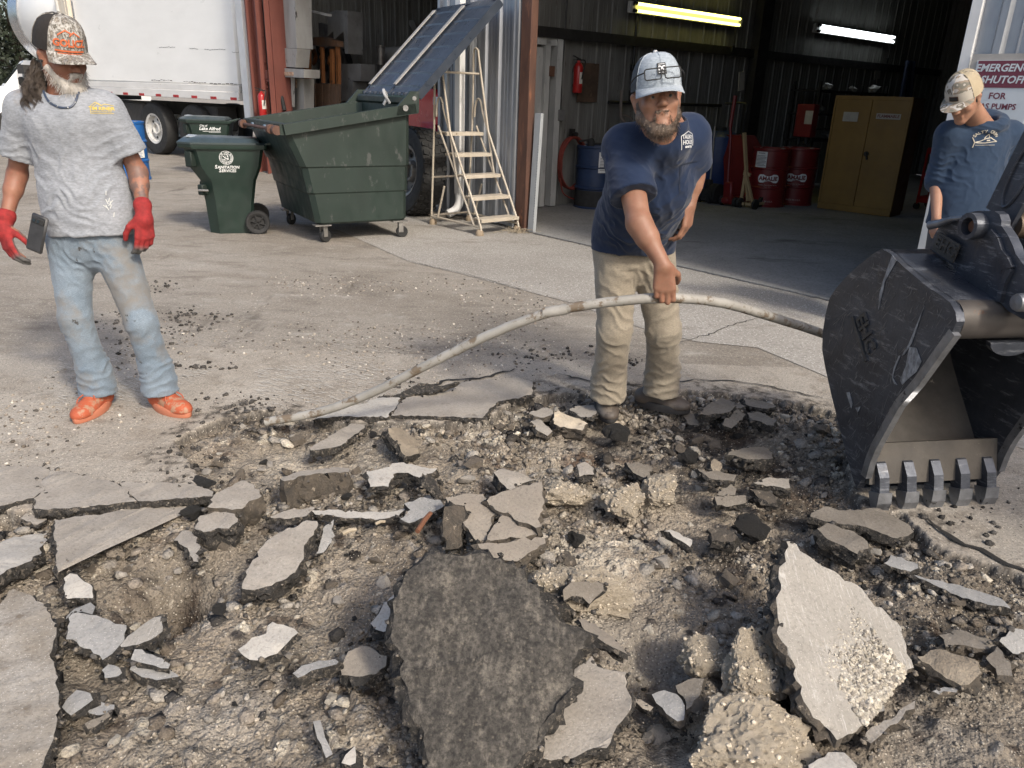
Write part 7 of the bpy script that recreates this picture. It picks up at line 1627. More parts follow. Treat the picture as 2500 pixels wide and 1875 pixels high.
def hand_sdf(S, w, d, n, side, curl=(.35, .4, .45, .5), sc=1.0, rs=1.0, spread=.12, thumb=(.55, .3), k=.010, start=.6):
    """wrist, finger direction, palm normal, thumb side (+1/-1 along d x n); five separate fingers"""
    d = Vector(d).normalized(); n = Vector(n); n = (n-d*n.dot(d)).normalized(); s_ = d.cross(n)*side; w = Vector(w)
    kn = []
    for i, (off, ln, L) in enumerate(((.030, .088, (.044, .027, .021)), (.010, .092, (.048, .030, .022)), (-.011, .087, (.044, .028, .021)), (-.030, .078, (.035, .022, .019)))):
        q = w+(d*ln+s_*off)*sc; kn.append(q); S.cone(w+(s_*off*.62+d*.012)*sc, q, .0145*sc*rs, .0115*sc*rs, .016*sc, sq=(n, .95))
        p = q; ang = curl[i]*start; sd_ = s_*math.sin(off*spread*14)
        for j, l in enumerate(L):
            dr = (d*math.cos(ang)+n*math.sin(ang)+sd_*.35).normalized(); e = p+dr*l*sc; r0 = (.0098-.0012*j)*sc*rs*(.9 if i == 3 else 1); S.cone(p, e, r0, r0*.93, k*.35*sc); p = e; ang += curl[i]*(1.15 if j == 0 else .8)
    tb = w+(d*.020+s_*.026+n*.010)*sc; t1 = tb+(d*.62+s_*.62+n*thumb[0]*.6).normalized()*.042*sc; t2 = t1+(d*.85+s_*.22+n*thumb[0]).normalized()*.034*sc; t3 = t2+(d*.9-s_*thumb[1]*.4+n*thumb[0]).normalized()*.026*sc
    S.cone(tb, t1, .0150*sc*rs, .0120*sc*rs, .016*sc); S.cone(t1, t2, .0112*sc*rs, .0102*sc*rs, .004*sc); S.cone(t2, t3, .0102*sc*rs, .0088*sc*rs, .003*sc)
    return kn
def shoe(parent, base, heel, toe, z0, w, h, m_up, m_sole, sole=.026, ank=None, name='shoe', res=.005):
    heel = np.array(heel, float); toe = np.array(toe, float); f = toe-heel; f[2] = 0; L = np.linalg.norm(f); f /= L; s_ = np.array((-f[1], f[0], 0)); up = np.array((0, 0, 1.))
    P = lambda a, b, c: np.array((heel[0], heel[1], z0))+f*a*L+s_*b+up*c
    lo = np.minimum(heel, toe)-.09; hi = np.maximum(heel, toe)+.09; lo[2] = z0-.02; hi[2] = z0+h+.16
    S = Sdf(lo, hi, res)
    S.ell(P(.16, 0, .045), (L*.19, w*.40, .05), np.array((f, s_, up)).T, .03); S.cone(P(.18, 0, .05), P(.60, 0, .045), w*.40, w*.44, .03, sq=(up, .8)); S.ell(P(.74, 0, .036), (L*.29, w*.5, .042), np.array((f, s_, up)).T, .03)
    S.cone(P(.22, 0, .05), (ank if ank is not None else P(.25, 0, h)), w*.38, w*.40, .03); S.cone(P(.45, 0, .07), P(.32, 0, h*.85), .035, .034, .03)
    S.plane(P(0, 0, sole*.6), (0, 0, -1)); V, Fq = S.mesh(2); o = put(name, V, Fq, m_up, parent, base)
    mb = MB(); out = [P(.5+.52*math.cos(t), w*(.50+.06*math.cos(t)-.08*math.cos(2*t))*math.sin(t), 0) for t in [2*math.pi*i/36 for i in range(36)]]
    b_ = np.array(base); loft(mb, [[Vector(p-b_+up*q+(p-P(.5, 0, 0))*e) for p in out] for q, e in ((0.001, -.03), (.006, 0), (sole*.7, .01), (sole, .0), (sole+.006, -.05))]); so = mb.build('sole', m_sole, o, smooth=40)
    return o, P
def cap(parent, base, c, Fm, sc, m_front, m_back, m_brim, brim_len=.075, droop=.022, tall=.105, tilt=0, button=None, front_half=62, flatb=0.0):
    c = np.array(c, float); b_ = np.array(base)
    a_ = R(tilt); Rx = np.array(((1, 0, 0), (0, math.cos(a_), -math.sin(a_)), (0, math.sin(a_), math.cos(a_)))); Q = Fm@Rx
    T = lambda x, y, z: Vector(c+Q@(np.array((x, y, z))*sc)-b_)
    def dome(az, t, o=0.0):
        rr = math.cos(t*math.pi/2)**.55 if t < 1 else 0; fr = max(0, math.cos(az))
        return T(math.sin(az)*(.086+o)*rr, -.012+math.cos(az)*(.104+o+.006*fr)*rr, .028+tall*math.sin(t*math.pi/2)**1.05*(1+.05*fr)+o*t-.012*(1-fr)*(1-t))
    mb = MB(); nu, nv = 72, 16
    V = [dome(2*math.pi*i/nu, min(j/(nv-1), .999)) for j in range(nv) for i in range(nu)]; Fs = []; mi = []
    for j in range(nv-1):
        for i in range(nu):
            k = (i+1) % nu; az = ((i+.5)/nu*360+180) % 360-180; Fs.append((j*nu+i, j*nu+k, (j+1)*nu+k, (j+1)*nu+i)); mi.append(0 if abs(az) < front_half else 1)
    V.append(dome(0, .9999)); mb.v = [tuple(v) for v in V]; mb.f = Fs; mb.m = mi
    K = mb.build('cap', [m_front, m_back], parent, smooth=50, weld=False)
    mb = MB()
    for a in (0, 60, -60, 120, -120, 180): mb.tube([dome(R(a), t, .0012) for t in (0, .15, .3, .45, .6, .75, .88, .97)], .0016, 4)
    mb.build('seam', m_front, K)
    mb = MB()
    def bf(s, t, o=0.0):
        az = R(-64+128*s); x0, y0 = math.sin(az)*.087, -.012+math.cos(az)*.109
        ext = brim_len*(math.cos((s-.5)*math.pi*.92))**.55; x1 = x0*(1+.06*t); y1 = y0+ext*t
        return T(x1, y1, .030-(x1/.085)**2*droop*(.25+.75*t)-.010*t*(1-flatb)+o)
    mb.grid(lambda s, t: bf(s, t), 25, 9); mb.grid(lambda s, t: bf(s, t, -.0035), 25, 9); mb.grid(lambda s, t: bf(s, 1, -.0035*t), 25, 2); mb.build('brim', m_brim, K, smooth=60)
    mb = MB(); mb.lathe([(.001, .007), (.006, .006), (.009, .0)], 12, dome(0, .9995), Vector(Q[:, 2])); mb.build('top_button', button or m_front, K)
    return K, dome, T
def strands(name, roots, fn, m, parent, base, r=.0012, n=3, seg=7):
    """hair: fn(i, t) -> point of strand i"""
    vs_, fs = [], []; b_ = np.array(base); k0 = 0
    for i in range(roots):
        P = np.array([fn(i, t/(seg-1)) for t in range(seg)]); T_ = np.gradient(P, axis=0); T_ /= np.linalg.norm(T_, axis=1)[:, None]+1e-9
        a = np.cross(T_, (.3, .5, .8)); a /= np.linalg.norm(a, axis=1)[:, None]+1e-9; b = np.cross(T_, a)
        rr = r*(1-.55*np.linspace(0, 1, seg))
        for j in range(seg):
            for q in range(n): vs_.append(P[j]+(a[j]*math.cos(2*math.pi*q/n)+b[j]*math.sin(2*math.pi*q/n))*rr[j]-b_)
        for j in range(seg-1):
            for q in range(n): fs.append((k0+j*n+q, k0+j*n+(q+1) % n, k0+(j+1)*n+(q+1) % n, k0+(j+1)*n+q))
        k0 += seg*n
    me = bpy.data.meshes.new(name); fast_mesh(me, np.array(vs_), np.array(fs)); return link_mesh(name, me, m, parent, smooth=180)
def printer(obj, base, o, rgt, up, n):
    """project flat print on to a garment"""
    me = obj.data; bvh = BVHTree.FromPolygons([v.co for v in me.vertices], [p.vertices[:] for p in me.polygons])
    o, rgt, up, n = (Vector(q) for q in (o, rgt, up, n)); rgt.normalize(); up.normalize(); n.normalize(); b_ = Vector(base)
    def f(x, y, z=0):
        p = o+rgt*x+up*y+n*.35-b_; h, nn, i, d = bvh.ray_cast(p, -n, .8)
        return (h+n*.0025) if h else p-n*.35
    return f
def line_print(mb, f, pts, w):
    for (x0, y0), (x1, y1) in zip(pts[:-1], pts[1:]):
        L = math.hypot(x1-x0, y1-y0); nx, ny = -(y1-y0)/L*w/2, (x1-x0)/L*w/2; k = max(1, int(L/.012))
        for i in range(k):
            a, b = i/k, (i+1)/k; q = [(x0+(x1-x0)*a, y0+(y1-y0)*a), (x0+(x1-x0)*b, y0+(y1-y0)*b)]
            mb.add([f(q[0][0]+nx, q[0][1]+ny), f(q[1][0]+nx, q[1][1]+ny), f(q[1][0]-nx, q[1][1]-ny), f(q[0][0]-nx, q[0][1]-ny)], [(0, 1, 2, 3)])
# ---------------------------------------------------------------- cloth, skin, hair
def m_skin(name, a, c, red):
    m, nt, b, co = newmat(name); n1 = noise(nt, co, 14, 6, .6); n2 = noise(nt, co, 60, 5, .65)
    col = ramp(nt, n1, [(.35, c), (.65, a)]); col = mixc(nt, ramp(nt, n2, [(.5, 0.), (.72, .45)]), col, red)
    tat = attr(nt, 'Col', 'Fac'); tn = noise(nt, mapping(nt, co, (1, 1, 1), loc=(2, 2, 2)), 26, 6, .6)
    col = mixc(nt, math_(nt, 'MULTIPLY', tat, ramp(nt, tn, [(.44, 0.), (.54, .75)])), col, (.07, .07, .07))
    nt.links.new(col, b.inputs['Base Color']); b.inputs['Roughness'].default_value = .52; b.inputs['Specular IOR Level'].default_value = .4
    b.inputs['Subsurface Weight'].default_value = .12; b.inputs['Subsurface Radius'].default_value = (.012, .005, .003); b.inputs['Subsurface Scale'].default_value = .6
    setbump(nt, b, noise(nt, co, 220, 4, .6), .18, .002); return m
def m_cloth(name, a, c, weave=900, scale=6, dirt=None, dpos=.62, dscale=5, heather=0, rough=.92, stretch=(1, 1, 1), bump=.25, dirt2=None):
    m, nt, b, co = newmat(name); n1 = noise(nt, mapping(nt, co, stretch), scale, 6, .6); w = noise(nt, co, weave*.25, 3, .7)
    col = ramp(nt, n1, [(.32, c), (.68, a)])
    if heather: col = mixc(nt, 1.0, col, ramp(nt, noise(nt, mapping(nt, co, (1, 1, 2.5)), heather, 4, .7), [(.3, .72), (.7, 1.2)]), 'MULTIPLY')
    if dirt: col = mixc(nt, ramp(nt, noise(nt, mapping(nt, co, loc=(3, 7, 1)), dscale, 7, .62), [(dpos, 0.), (dpos+.14, .75)]), col, dirt)
    if dirt2: col = mixc(nt, ramp(nt, noise(nt, mapping(nt, co, (1, 1, .6), loc=(8, 2, 5)), 22, 5, .6), [(.66, 0.), (.69, .85)]), col, dirt2)
    nt.links.new(col, b.inputs['Base Color']); b.inputs['Roughness'].default_value = rough; b.inputs['Specular IOR Level'].default_value = .2; b.inputs['Sheen Weight'].default_value = .15
    setbump(nt, b, w, bump, .0015); return m
def m_camo(name, cols, scale, stretch=(1, 1, 1), line=None):
    m, nt, b, co = newmat(name); n1 = noise(nt, mapping(nt, co, stretch), scale, 5 if line is None else 1.5, .6)
    st = [(.28+.44*i/len(cols), c) for i, c in enumerate(cols)]; n = nt.nodes.new('ShaderNodeValToRGB'); n.color_ramp.interpolation = 'CONSTANT'; e = n.color_ramp.elements
    while len(e) < len(st): e.new(.5)
    for i, (p, c) in enumerate(st): e[i].position = p; e[i].color = (*c, 1)
    nt.links.new(n1, n.inputs[0]); col = n.outputs[0]
    f = noise(nt, co, scale*4, 5, .7); col = mixc(nt, .35, col, ramp(nt, f, [(.4, .02), (.65, .5)])) if line is None else col
    nt.links.new(col, b.inputs['Base Color']); b.inputs['Roughness'].default_value = .9; setbump(nt, b, noise(nt, co, 400, 3), .2, .001); return m
M_HAIRG = mat('grey_brown_hair', (.115, .09, .070), (.030, .021, .016), 30, .5, bump=0, stretch=(1, 1, .3))
M_BEARDW = mat('white_beard', (.55, .52, .48), (.36, .33, .29), 40, .6, bump=.5, bscale=180)
M_BEARDB = mat('grizzled_brown_beard', (.125, .086, .060), (.055, .038, .028), 34, .6, bump=.6, bscale=160, wear=(.24, .19, .145), wscale=60, wpos=.58)
M_DKHAIR = mat('dark_hair', (.020, .015, .012), (.010, .008, .007), 30, .45, bump=.4, bscale=120)
M_EYE = mat('eye_white', (.20, .18, .165), None, 5, .2, bump=0)

# ================================================================ the man at the left
def left_man():
    base = np.array((-1.90, 3.45, 0.0)); Pn = thing('person', 'bearded man with long grey hair, grey t-shirt, red gloves and orange shoes', 'person', base)
    skin = m_skin('sunburnt_skin', (.285, .135, .088), (.21, .095, .060), (.30, .095, .062))
    hc = np.array((-1.935, 3.44, 1.585)); Fm = frame_((.83, -.52, -.20), (.08, -.10, 1))
    shR, elR, wrR = (-2.155, 3.47, 1.375), (-2.265, 3.51, 1.10), (-2.300, 3.40, .885)
    shL, elL, wrL = (-1.800, 3.47, 1.385), (-1.722, 3.52, 1.125), (-1.668, 3.41, .955)
    hpR, knR, akR = (-2.055, 3.47, .84), (-2.045, 3.39, .44), (-2.022, 3.44, .09)
    hpL, knL, akL = (-1.865, 3.47, .84), (-1.745, 3.40, .44), (-1.722, 3.45, .10)
    S = Sdf((-2.45, 3.15, 0), (-1.5, 3.72, 1.80), .006)
    nb = (-1.965, 3.475, 1.42)
    head_sdf(S, hc, Fm, 1.0, nb)
    S.cone((-1.97, 3.48, 1.25), (-1.965, 3.48, .95), .15, .135, .08, sq=((0, 1, 0), .72)); S.cone((-2.10, 3.48, 1.37), (-1.85, 3.48, 1.375), .07, .07, .06)
    S.cone((-1.96, 3.48, .93), (-1.96, 3.48, .85), .145, .14, .06, sq=((0, 1, 0), .8))
    for a, b, c in ((shR, elR, wrR), (shL, elL, wrL)):
        S.cone(a, b, .047, .038, .03); S.cone(b, c, .037, .026, .02); m_ = np.array(b)*.7+np.array(c)*.3; S.cone(b, m_, .037, .040, .02)
    hand_sdf(S, wrR, (.28, -.30, -.9), (.5, .85, 0), 1, sc=.95, rs=.9); hand_sdf(S, wrL, (-.02, -.25, -.95), (-.6, .8, 0), -1, sc=.95, rs=.9)
    for a, b, c in ((hpR, knR, akR), (hpL, knL, akL)): S.cone(a, b, .082, .052, .05); S.cone(b, c, .052, .034, .03)
    V, Fq = S.mesh(1); d = np.linalg.norm(V-(np.array(elL)*.55+np.array(wrL)*.45), axis=1); tat = np.clip(1-d/.16, 0, 1)**.5
    put('body', V, Fq, skin, Pn, base, np.repeat(tat[:, None], 3, 1))
    # t-shirt
    S = Sdf((-2.42, 3.2, .80), (-1.58, 3.70, 1.50), .006)
    S.cone((-1.97, 3.475, 1.30), (-1.945, 3.47, .97), .180, .190, .06, sq=((0, 1, 0), .70)); S.cone((-1.945, 3.47, 1.0), (-1.937, 3.46, .84), .190, .196, .05, sq=((0, 1, 0), .72))
    S.cone((-2.135, 3.475, 1.375), (-1.825, 3.475, 1.380), .078, .078, .07); S.cone((-2.0, 3.44, 1.33), (-1.92, 3.44, 1.33), .10, .10, .08)
    S.cone((-1.965, 3.475, 1.40), (-1.962, 3.465, 1.45), .085, .075, .06)
    for a, b in ((shR, elR), (shL, elL)):
        a, b = np.array(a), np.array(b); e = a+(b-a)*.70; S.cone(a, a+(b-a)*.95, .075, .084, .05, cut=(e, b-a))
    S.plane((-1.94, 3.45, .845), (.06, -.10, -1)); S.cone((-1.960, 3.458, 1.42), (-1.950, 3.425, 1.52), .066, .082, .008, 's')
    V, Fq = S.mesh(1)
    V = folds(V, Fq, [((-2.10, 3.36, 1.12), .18, (.8, 0, .7), .07, .007), ((-1.98, 3.34, .98), .2, (.5, 0, 1), .06, .006), ((-1.80, 3.36, 1.10), .16, (-.7, 0, .8), .065, .006), ((-2.20, 3.45, 1.22), .12, (.2, 0, 1), .04, .006), ((-1.77, 3.45, 1.25), .12, (-.2, 0, 1), .04, .006), ((-1.94, 3.36, .88), .2, (.1, 0, 1), .05, .005), ((-1.95, 3.35, 1.2), .2, (.9, 0, .3), .10, .005)], .0009, 1)
    M_TEE = m_cloth('heather_grey_jersey', (.285, .30, .325), (.22, .235, .258), dirt=(.20, .165, .135), dpos=.60, dscale=4.5, heather=55)
    sh = put('t_shirt', V, Fq, M_TEE, Pn, base)
    mb = MB(); mb.tube([Vector((-1.960+.0665*math.cos(t), 3.452+.066*math.sin(t), 1.452-.016*(1-math.sin(t))*.5-.012*(math.sin(t) < 0)*abs(math.sin(t))))-Vector(base) for t in [2*math.pi*i/36 for i in range(36)]], .0085, 8, closed=True); mb.build('collar', M_TEE, sh)
    f0 = printer(sh, base, W(232, 266, 3.33), (1, .08, 0), (0, 0, 1), (.1, -1, 0)); mb = MB(); f = lambda x, y, z=0: f0(x*.56, y*.56)
    text_mb(mb, 'TIM RINER', lambda x, y, z: f(x, y), size=.034, bold=.0011); text_mb(mb, 'CONSTRUCTION INC', lambda x, y, z: f(x, y-.022), size=.013, bold=.0002)
    line_print(mb, f, [(-.075, .012), (-.035, .046), (.0, .022), (.025, .034), (.075, .022)], .0035); line_print(mb, f, [(-.05, .016), (-.02, .040), (.01, .020)], .003); line_print(mb, f, [(-.068, .012), (-.068, -.034), (.075, -.034)], .003)
    mb.build('print', mat('yellow_print', (.62, .46, .08), None, 30, .7, bump=0), sh, smooth=None)
    f = printer(sh, base, (-1.80, 3.4, .985), (1, 0, 0), (0, 0, 1), (.1, -1, 0)); mb = MB(); g = np.random.default_rng(3)
    for k in range(9):
        x, y = g.normal()*.006, g.normal()*.016; line_print(mb, f, [(x, y), (x+g.normal()*.008, y+.014+g.random()*.01)], .003)
    mb.build('bleach_spot', mat('bleached', (.55, .56, .54), None, 30, .9, bump=0), sh, smooth=None)
    # necklace
    mb = MB(); bv = BVHTree.FromPolygons([v.co for v in sh.data.vertices], [p.vertices[:] for p in sh.data.polygons]); cb_ = Vector(_C-base); pts = []
    for p in bez([Vector((*q, 0)) for q in ((106, 222), (113, 238), (122, 250), (135, 258), (152, 263), (172, 261), (183, 250), (190, 232), (192, 224))], 6):
        d_ = Vector(ray(p.x, p.y)).normalized(); h_ = bv.ray_cast(cb_, d_)[0]; pts.append((h_ if h_ else cb_+d_*3.6)-d_*.004)
    mb.tube(pts, .0045, 6); nk = mb.build('necklace', mat('dark_blue_beads', (.02, .04, .09), (.05, .06, .08), 90, .4), Pn)
    mb = MB()
    for i in (12, 20, 28, 36): mb.box(pts[i], (.008, .008, .008), bev=.002)
    mb.build('bead', mat('silver_bead', (.5, .5, .48), None, 9, .3, .8), nk)
    # jeans
    S = Sdf((-2.25, 3.18, 0.04), (-1.52, 3.70, .95), .006)
    S.cone((-1.955, 3.475, .92), (-1.955, 3.475, .84), .165, .168, .05, sq=((0, 1, 0), .78))
    for hp, kn, ak, s in ((hpR, knR, akR, -1), (hpL, knL, akL, 1)):
        hp, kn, ak = map(np.array, (hp, kn, ak)); S.cone(hp, kn+(0, 0, .02), .100, .068, .04); S.cone(kn+(0, 0, .02), ak+(0, -.01, .06), .068, .066, .03); S.cone(ak+(0, -.01, .12), ak+(0, -.012, -.005), .074, .084, .03, cut=(ak+(0, 0, -.012), (0, 0, -1)))
    S.plane((0, 0, .93), (0, 0, 1)); V, Fq = S.mesh(1)
    sp = []
    for kn, ak, s in ((knR, akR, 1), (knL, akL, -1)):
        kn, ak = np.array(kn), np.array(ak); sp += [(ak+(0, 0, .05), .13, (.25*s, 0, 1), .042, .013), (ak+(0, 0, .17), .12, (-.5*s, 0, 1), .06, .008), (kn, .13, (.6*s, 0, 1), .07, .006), (kn+(0, 0, .17), .14, (.8*s, 0, .7), .08, .006)]
    sp += [((-1.96, 3.36, .75), .14, (.9, 0, .5), .05, .007), ((-1.96, 3.36, .80), .2, (.2, 0, 1), .05, .004)]
    V = folds(V, Fq, sp, .002, 5)
    jm = m_cloth('faded_denim', (.205, .25, .295), (.125, .165, .208), dirt=(.185, .165, .14), dpos=.50, dscale=4, heather=160, scale=5, dirt2=(.045, .04, .035))
    tr = put('jeans', V, Fq, jm, Pn, base)
    M_OR = mat('orange_shoe_fabric', (.40, .088, .036), (.32, .07, .03), 12, .75, bump=.3, bscale=120, wear=(.34, .19, .12), wscale=14, wpos=.52); M_ORS = mat('orange_sole', (.50, .185, .105), (.40, .14, .08), 8, .7)
    for hl, to, ak in ((akR, G(186, 1036), akR), (akL, G(462, 1020), akL)):
        to = np.array(to); hl = np.array((hl[0], hl[1], 0)); dr = (to-hl)/np.linalg.norm((to-hl)[:2]); hl = to-dr*.285
        o, Pq = shoe(Pn, base, hl, to, .0, .100, .10, M_OR, M_ORS, .034, ank=np.array(ak)+(0, .0, .03)); mb = MB()
        for k in range(5): mb.tube([Vector(Pq(.50+.055*k, -.028+.002*k, .083-.0085*k)-base), Vector(Pq(.51+.055*k, 0, .097-.0085*k)-base), Vector(Pq(.50+.055*k, .028-.002*k, .083-.0085*k)-base)], .0035, 6)
        for s in (-1, 1): mb.tube(bez([Vector(Pq(.52, 0, .099)-base), Vector(Pq(.55, s*.022, .099)-base), Vector(Pq(.62, s*.042, .082)-base), Vector(Pq(.66, s*.046, .062)-base)], 5), .003, 6)
        mb.build('lace', M_OR, o)
    # gloves
    M_GL = None
    m, nt, b, co = newmat('dipped_glove'); c_ = attr(nt, 'Col', 'Color'); nt.links.new(mixc(nt, 1., c_, ramp(nt, noise(nt, co, 40, 6, .7), [(.3, .6), (.7, 1.15)]), 'MULTIPLY'), b.inputs['Base Color']); b.inputs['Roughness'].default_value = .85; setbump(nt, b, noise(nt, co, 300, 4), .3, .002); M_GL = m
    for w, el, d, n_, sd_, cu in ((wrR, elR, (.30, -.32, -.9), (.45, .85, .1), 1, (.45, .5, .55, .6)), (wrL, elL, (.0, -.22, -.97), (-.72, .65, -.1), -1, (.5, .6, .65, .7))):
        w = np.array(w); el = np.array(el); S = Sdf(w-.17-(0, .08, .08), w+.15, .004); hand_sdf(S, w+(w-el)/np.linalg.norm(w-el)*.012, d, n_, sd_, cu, 1.04, 1.15); ax = (w-el)/np.linalg.norm(w-el)
        S.cone(w-ax*.045, w+ax*.03, .036, .032, .02, cut=(w-ax*.045, -ax)); S.cone(w-ax*.045, w-ax*.040, .039, .039, .004)
        V, Fq = S.mesh(1); dn = np.array(Vector(d).normalized()); pn = np.array(n_)/np.linalg.norm(n_); N_ = vnormals(V, Fq); a = (V-w)@dn; t = np.clip((N_@pn)*2.2-.2, 0, 1); t = np.maximum(t, np.clip((a-.135)/.025, 0, 1)); t *= np.clip((a-.0)/.03, 0, 1)
        col = np.array((.27, .018, .018))*(1-t)[:, None]+np.array((.115, .11, .105))*t[:, None]; put('glove', V, Fq, M_GL, Pn, base, col)
    # cap, hair, beard, ear bud
    M_C1 = m_camo('woodland_camo', [(.055, .045, .035), (.19, .155, .115), (.10, .085, .06), (.42, .40, .36), (.15, .12, .085), (.30, .26, .20)], 30, (1, 1, .6)); M_C2 = mat('black_mesh_cloth', (.024, .019, .016), (.014, .012, .010), 8, .9, bump=.6, bscale=500)
    K, dome, Tc = cap(Pn, base, hc+Fm@np.array((0, 0, .022)), Fm, 1.10, M_C1, M_C2, M_C1, .072, .03, .108, -7)
    mb = MB(); text_mb(mb, 'GOLICZ', lambda x, y, z: dome(-x/.10+R(14), .22+y/.17, .004), size=.034, bold=.0014); mb2 = [(-.055, .205), (.055, .205)]
    for yy, hw in ((-.026, .055), (-.036, .045)): mb.add([dome(sx*hw/.10+R(14), .22+(yy+oy)/.17, .004) for sx in (-1, -.5, 0, .5, 1) for oy in (-.003, .003)], [(2*i, 2*i+2, 2*i+3, 2*i+1) for i in range(4)])
    for px_ in ([(-.045, .024), (-.02, .040), (.0, .026)], [(-.01, .034), (.015, .046), (.045, .026)]):
        for (a, b), (c, e) in zip(px_[:-1], px_[1:]): mb.add([dome(a/.10+R(14), .22+(b-.003)/.17, .004), dome(c/.10+R(14), .22+(e-.003)/.17, .004), dome(c/.10+R(14), .22+(e+.003)/.17, .004), dome(a/.10+R(14), .22+(b+.003)/.17, .004)], [(0, 1, 2, 3)])
    mb.build('embroidery', mat('orange_thread', (.55, .13, .04), (.42, .09, .03), 60, .7), K, smooth=None)
    g = np.random.default_rng(21); TH = lambda *p: hc+Fm@np.array(p)
    S = Sdf(hc-.2, hc+.2, .005)
    S.ell(TH(0, -.025, .0), (.080, .088, .07), Fm, .02); S.cone(TH(0, -.085, -.01), TH(0, -.115, -.05), .04, .03, .03); S.plane(TH(0, .01, 0), Fm[:, 1]-.35*Fm[:, 2]); V, Fq = S.mesh(1); put('hair_cap', folds(V, Fq, [], .004, 9), Fq, M_HAIRG, Pn, base)
    lk = []
    for _ in range(46):
        q = g.random(8); r0 = TH(-.03+.10*q[0], -.105+.075*q[0]*q[1], -.02-.03*q[2]); v_ = q[3]; ex = 46+62*q[4]; lk.append((r0, np.array(W(52+26*q[4]+8*q[5], 186+14*q[6], 3.45-.05*q[1])), np.array(W(ex+6, 240+56*v_, 3.335+.05*q[7])), q))
    ph = g.random((1900, 6))
    def hs(i, t):
        r0, md_, e, q = lk[i % 46]; p_ = ph[i]; tt = t*(.80+.2*p_[3]); p = r0*(1-tt)**2+2*md_*tt*(1-tt)+e*tt*tt; sp = (.004+.013*math.sin(min(tt*1.05, 1)*3.0))
        wv = (.002+.012*tt)*np.array((math.sin(tt*(13+q[5]*6)+q[6]*6+p_[4]*.7), .5*math.cos(tt*12+q[7]*6), 0)); return p+(p_[:3]-.5)*2*sp*np.array((1, .8, .3))+wv
    strands('hair', 1900, hs, M_HAIRG, Pn, base, .0010, 3, 18)
    S = Sdf(hc-.2, hc+.2, .004)
    for s in (-1, 1): S.cone(TH(s*.060, .012, -.035), TH(s*.020, .070, -.100), .022, .030, .02); S.cone(TH(s*.028, .086, -.066), TH(s*.004, .096, -.044), .006, .007, .008)
    S.ell(TH(0, .074, -.110), (.040, .032, .034), Fm, .02); S.cone(TH(-.02, .094, -.045), TH(.02, .094, -.045), .009, .009, .008); S.cone(TH(-.018, .105, -.061), TH(.018, .105, -.061), .007, .007, .004, 's')
    V, Fq = S.mesh(0); bd = put('beard', folds(V, Fq, [], .004, 4), Fq, M_BEARDW, Pn, base); nn = vnormals(V, Fq); pk = g.choice(len(V), 900); rn = g.random((900, 4))
    def bs(i, t): v = V[pk[i]]; return v+(nn[pk[i]]*.5+np.array((0, -.1, -.8))+(rn[i, :3]-.5)*.7)*t*(.010+.016*rn[i, 3])
    strands('whiskers', 900, bs, M_BEARDW, bd, base, .0009, 3, 4)
    mb = MB(); p = Vector(TH(.088, .006, -.006)-base); mb.tube([p, p+Vector(Fm@np.array((.010, .004, 0)))], .006, 8); mb.tube([p+Vector(Fm@np.array((.008, .004, .002))), p+Vector(Fm@np.array((.008, .012, -.028)))], .0035, 8); mb.build('ear_bud', M_BLACK, Pn)
    for s in (-1, 1): mb = MB(); mb.lathe([(.001, .0125), (.006, .011), (.0115, .004), (.0125, 0)], 12, Vector(TH(s*.031, .0755, .005)-base), Vector(Fm[:, 1])); mb.build('eye', M_EYE, Pn)
    # phone on the belt
    a = Vector(W(91, 570, 3.29)); PH = thing('phone', 'black phone in a rugged case clipped to the hip of the left man', 'phone', a, 0); rt = rotm(-8, 0, -10) @ rotm(0, 17, 0)
    mb = MB(); mb.box((0, 0, 0), (.082, .016, .165), rt, bev=.008); cs = mb.build('case', mat('scuffed_black_case', (.02, .02, .021), (.04, .04, .042), 20, .5, wear=(.10, .10, .10), wscale=40, wpos=.68), PH)
    mb = MB(); mb.box(rt @ Vector((0, -.009, .055)), (.06, .006, .024), rt, bev=.002); cb = mb.build('camera_bar', M_BLACK, PH)
    mb = MB()
    for x in (-.016, .004): q = rt @ Vector((x, -.0125, .055)); mb.cyl(q, q+rt @ Vector((0, -.002, 0)), .007, n=14)
    mb.build('camera_lens', mat('lens_glass', (.02, .03, .04), None, 3, .05, bump=0), cb)
left_man()

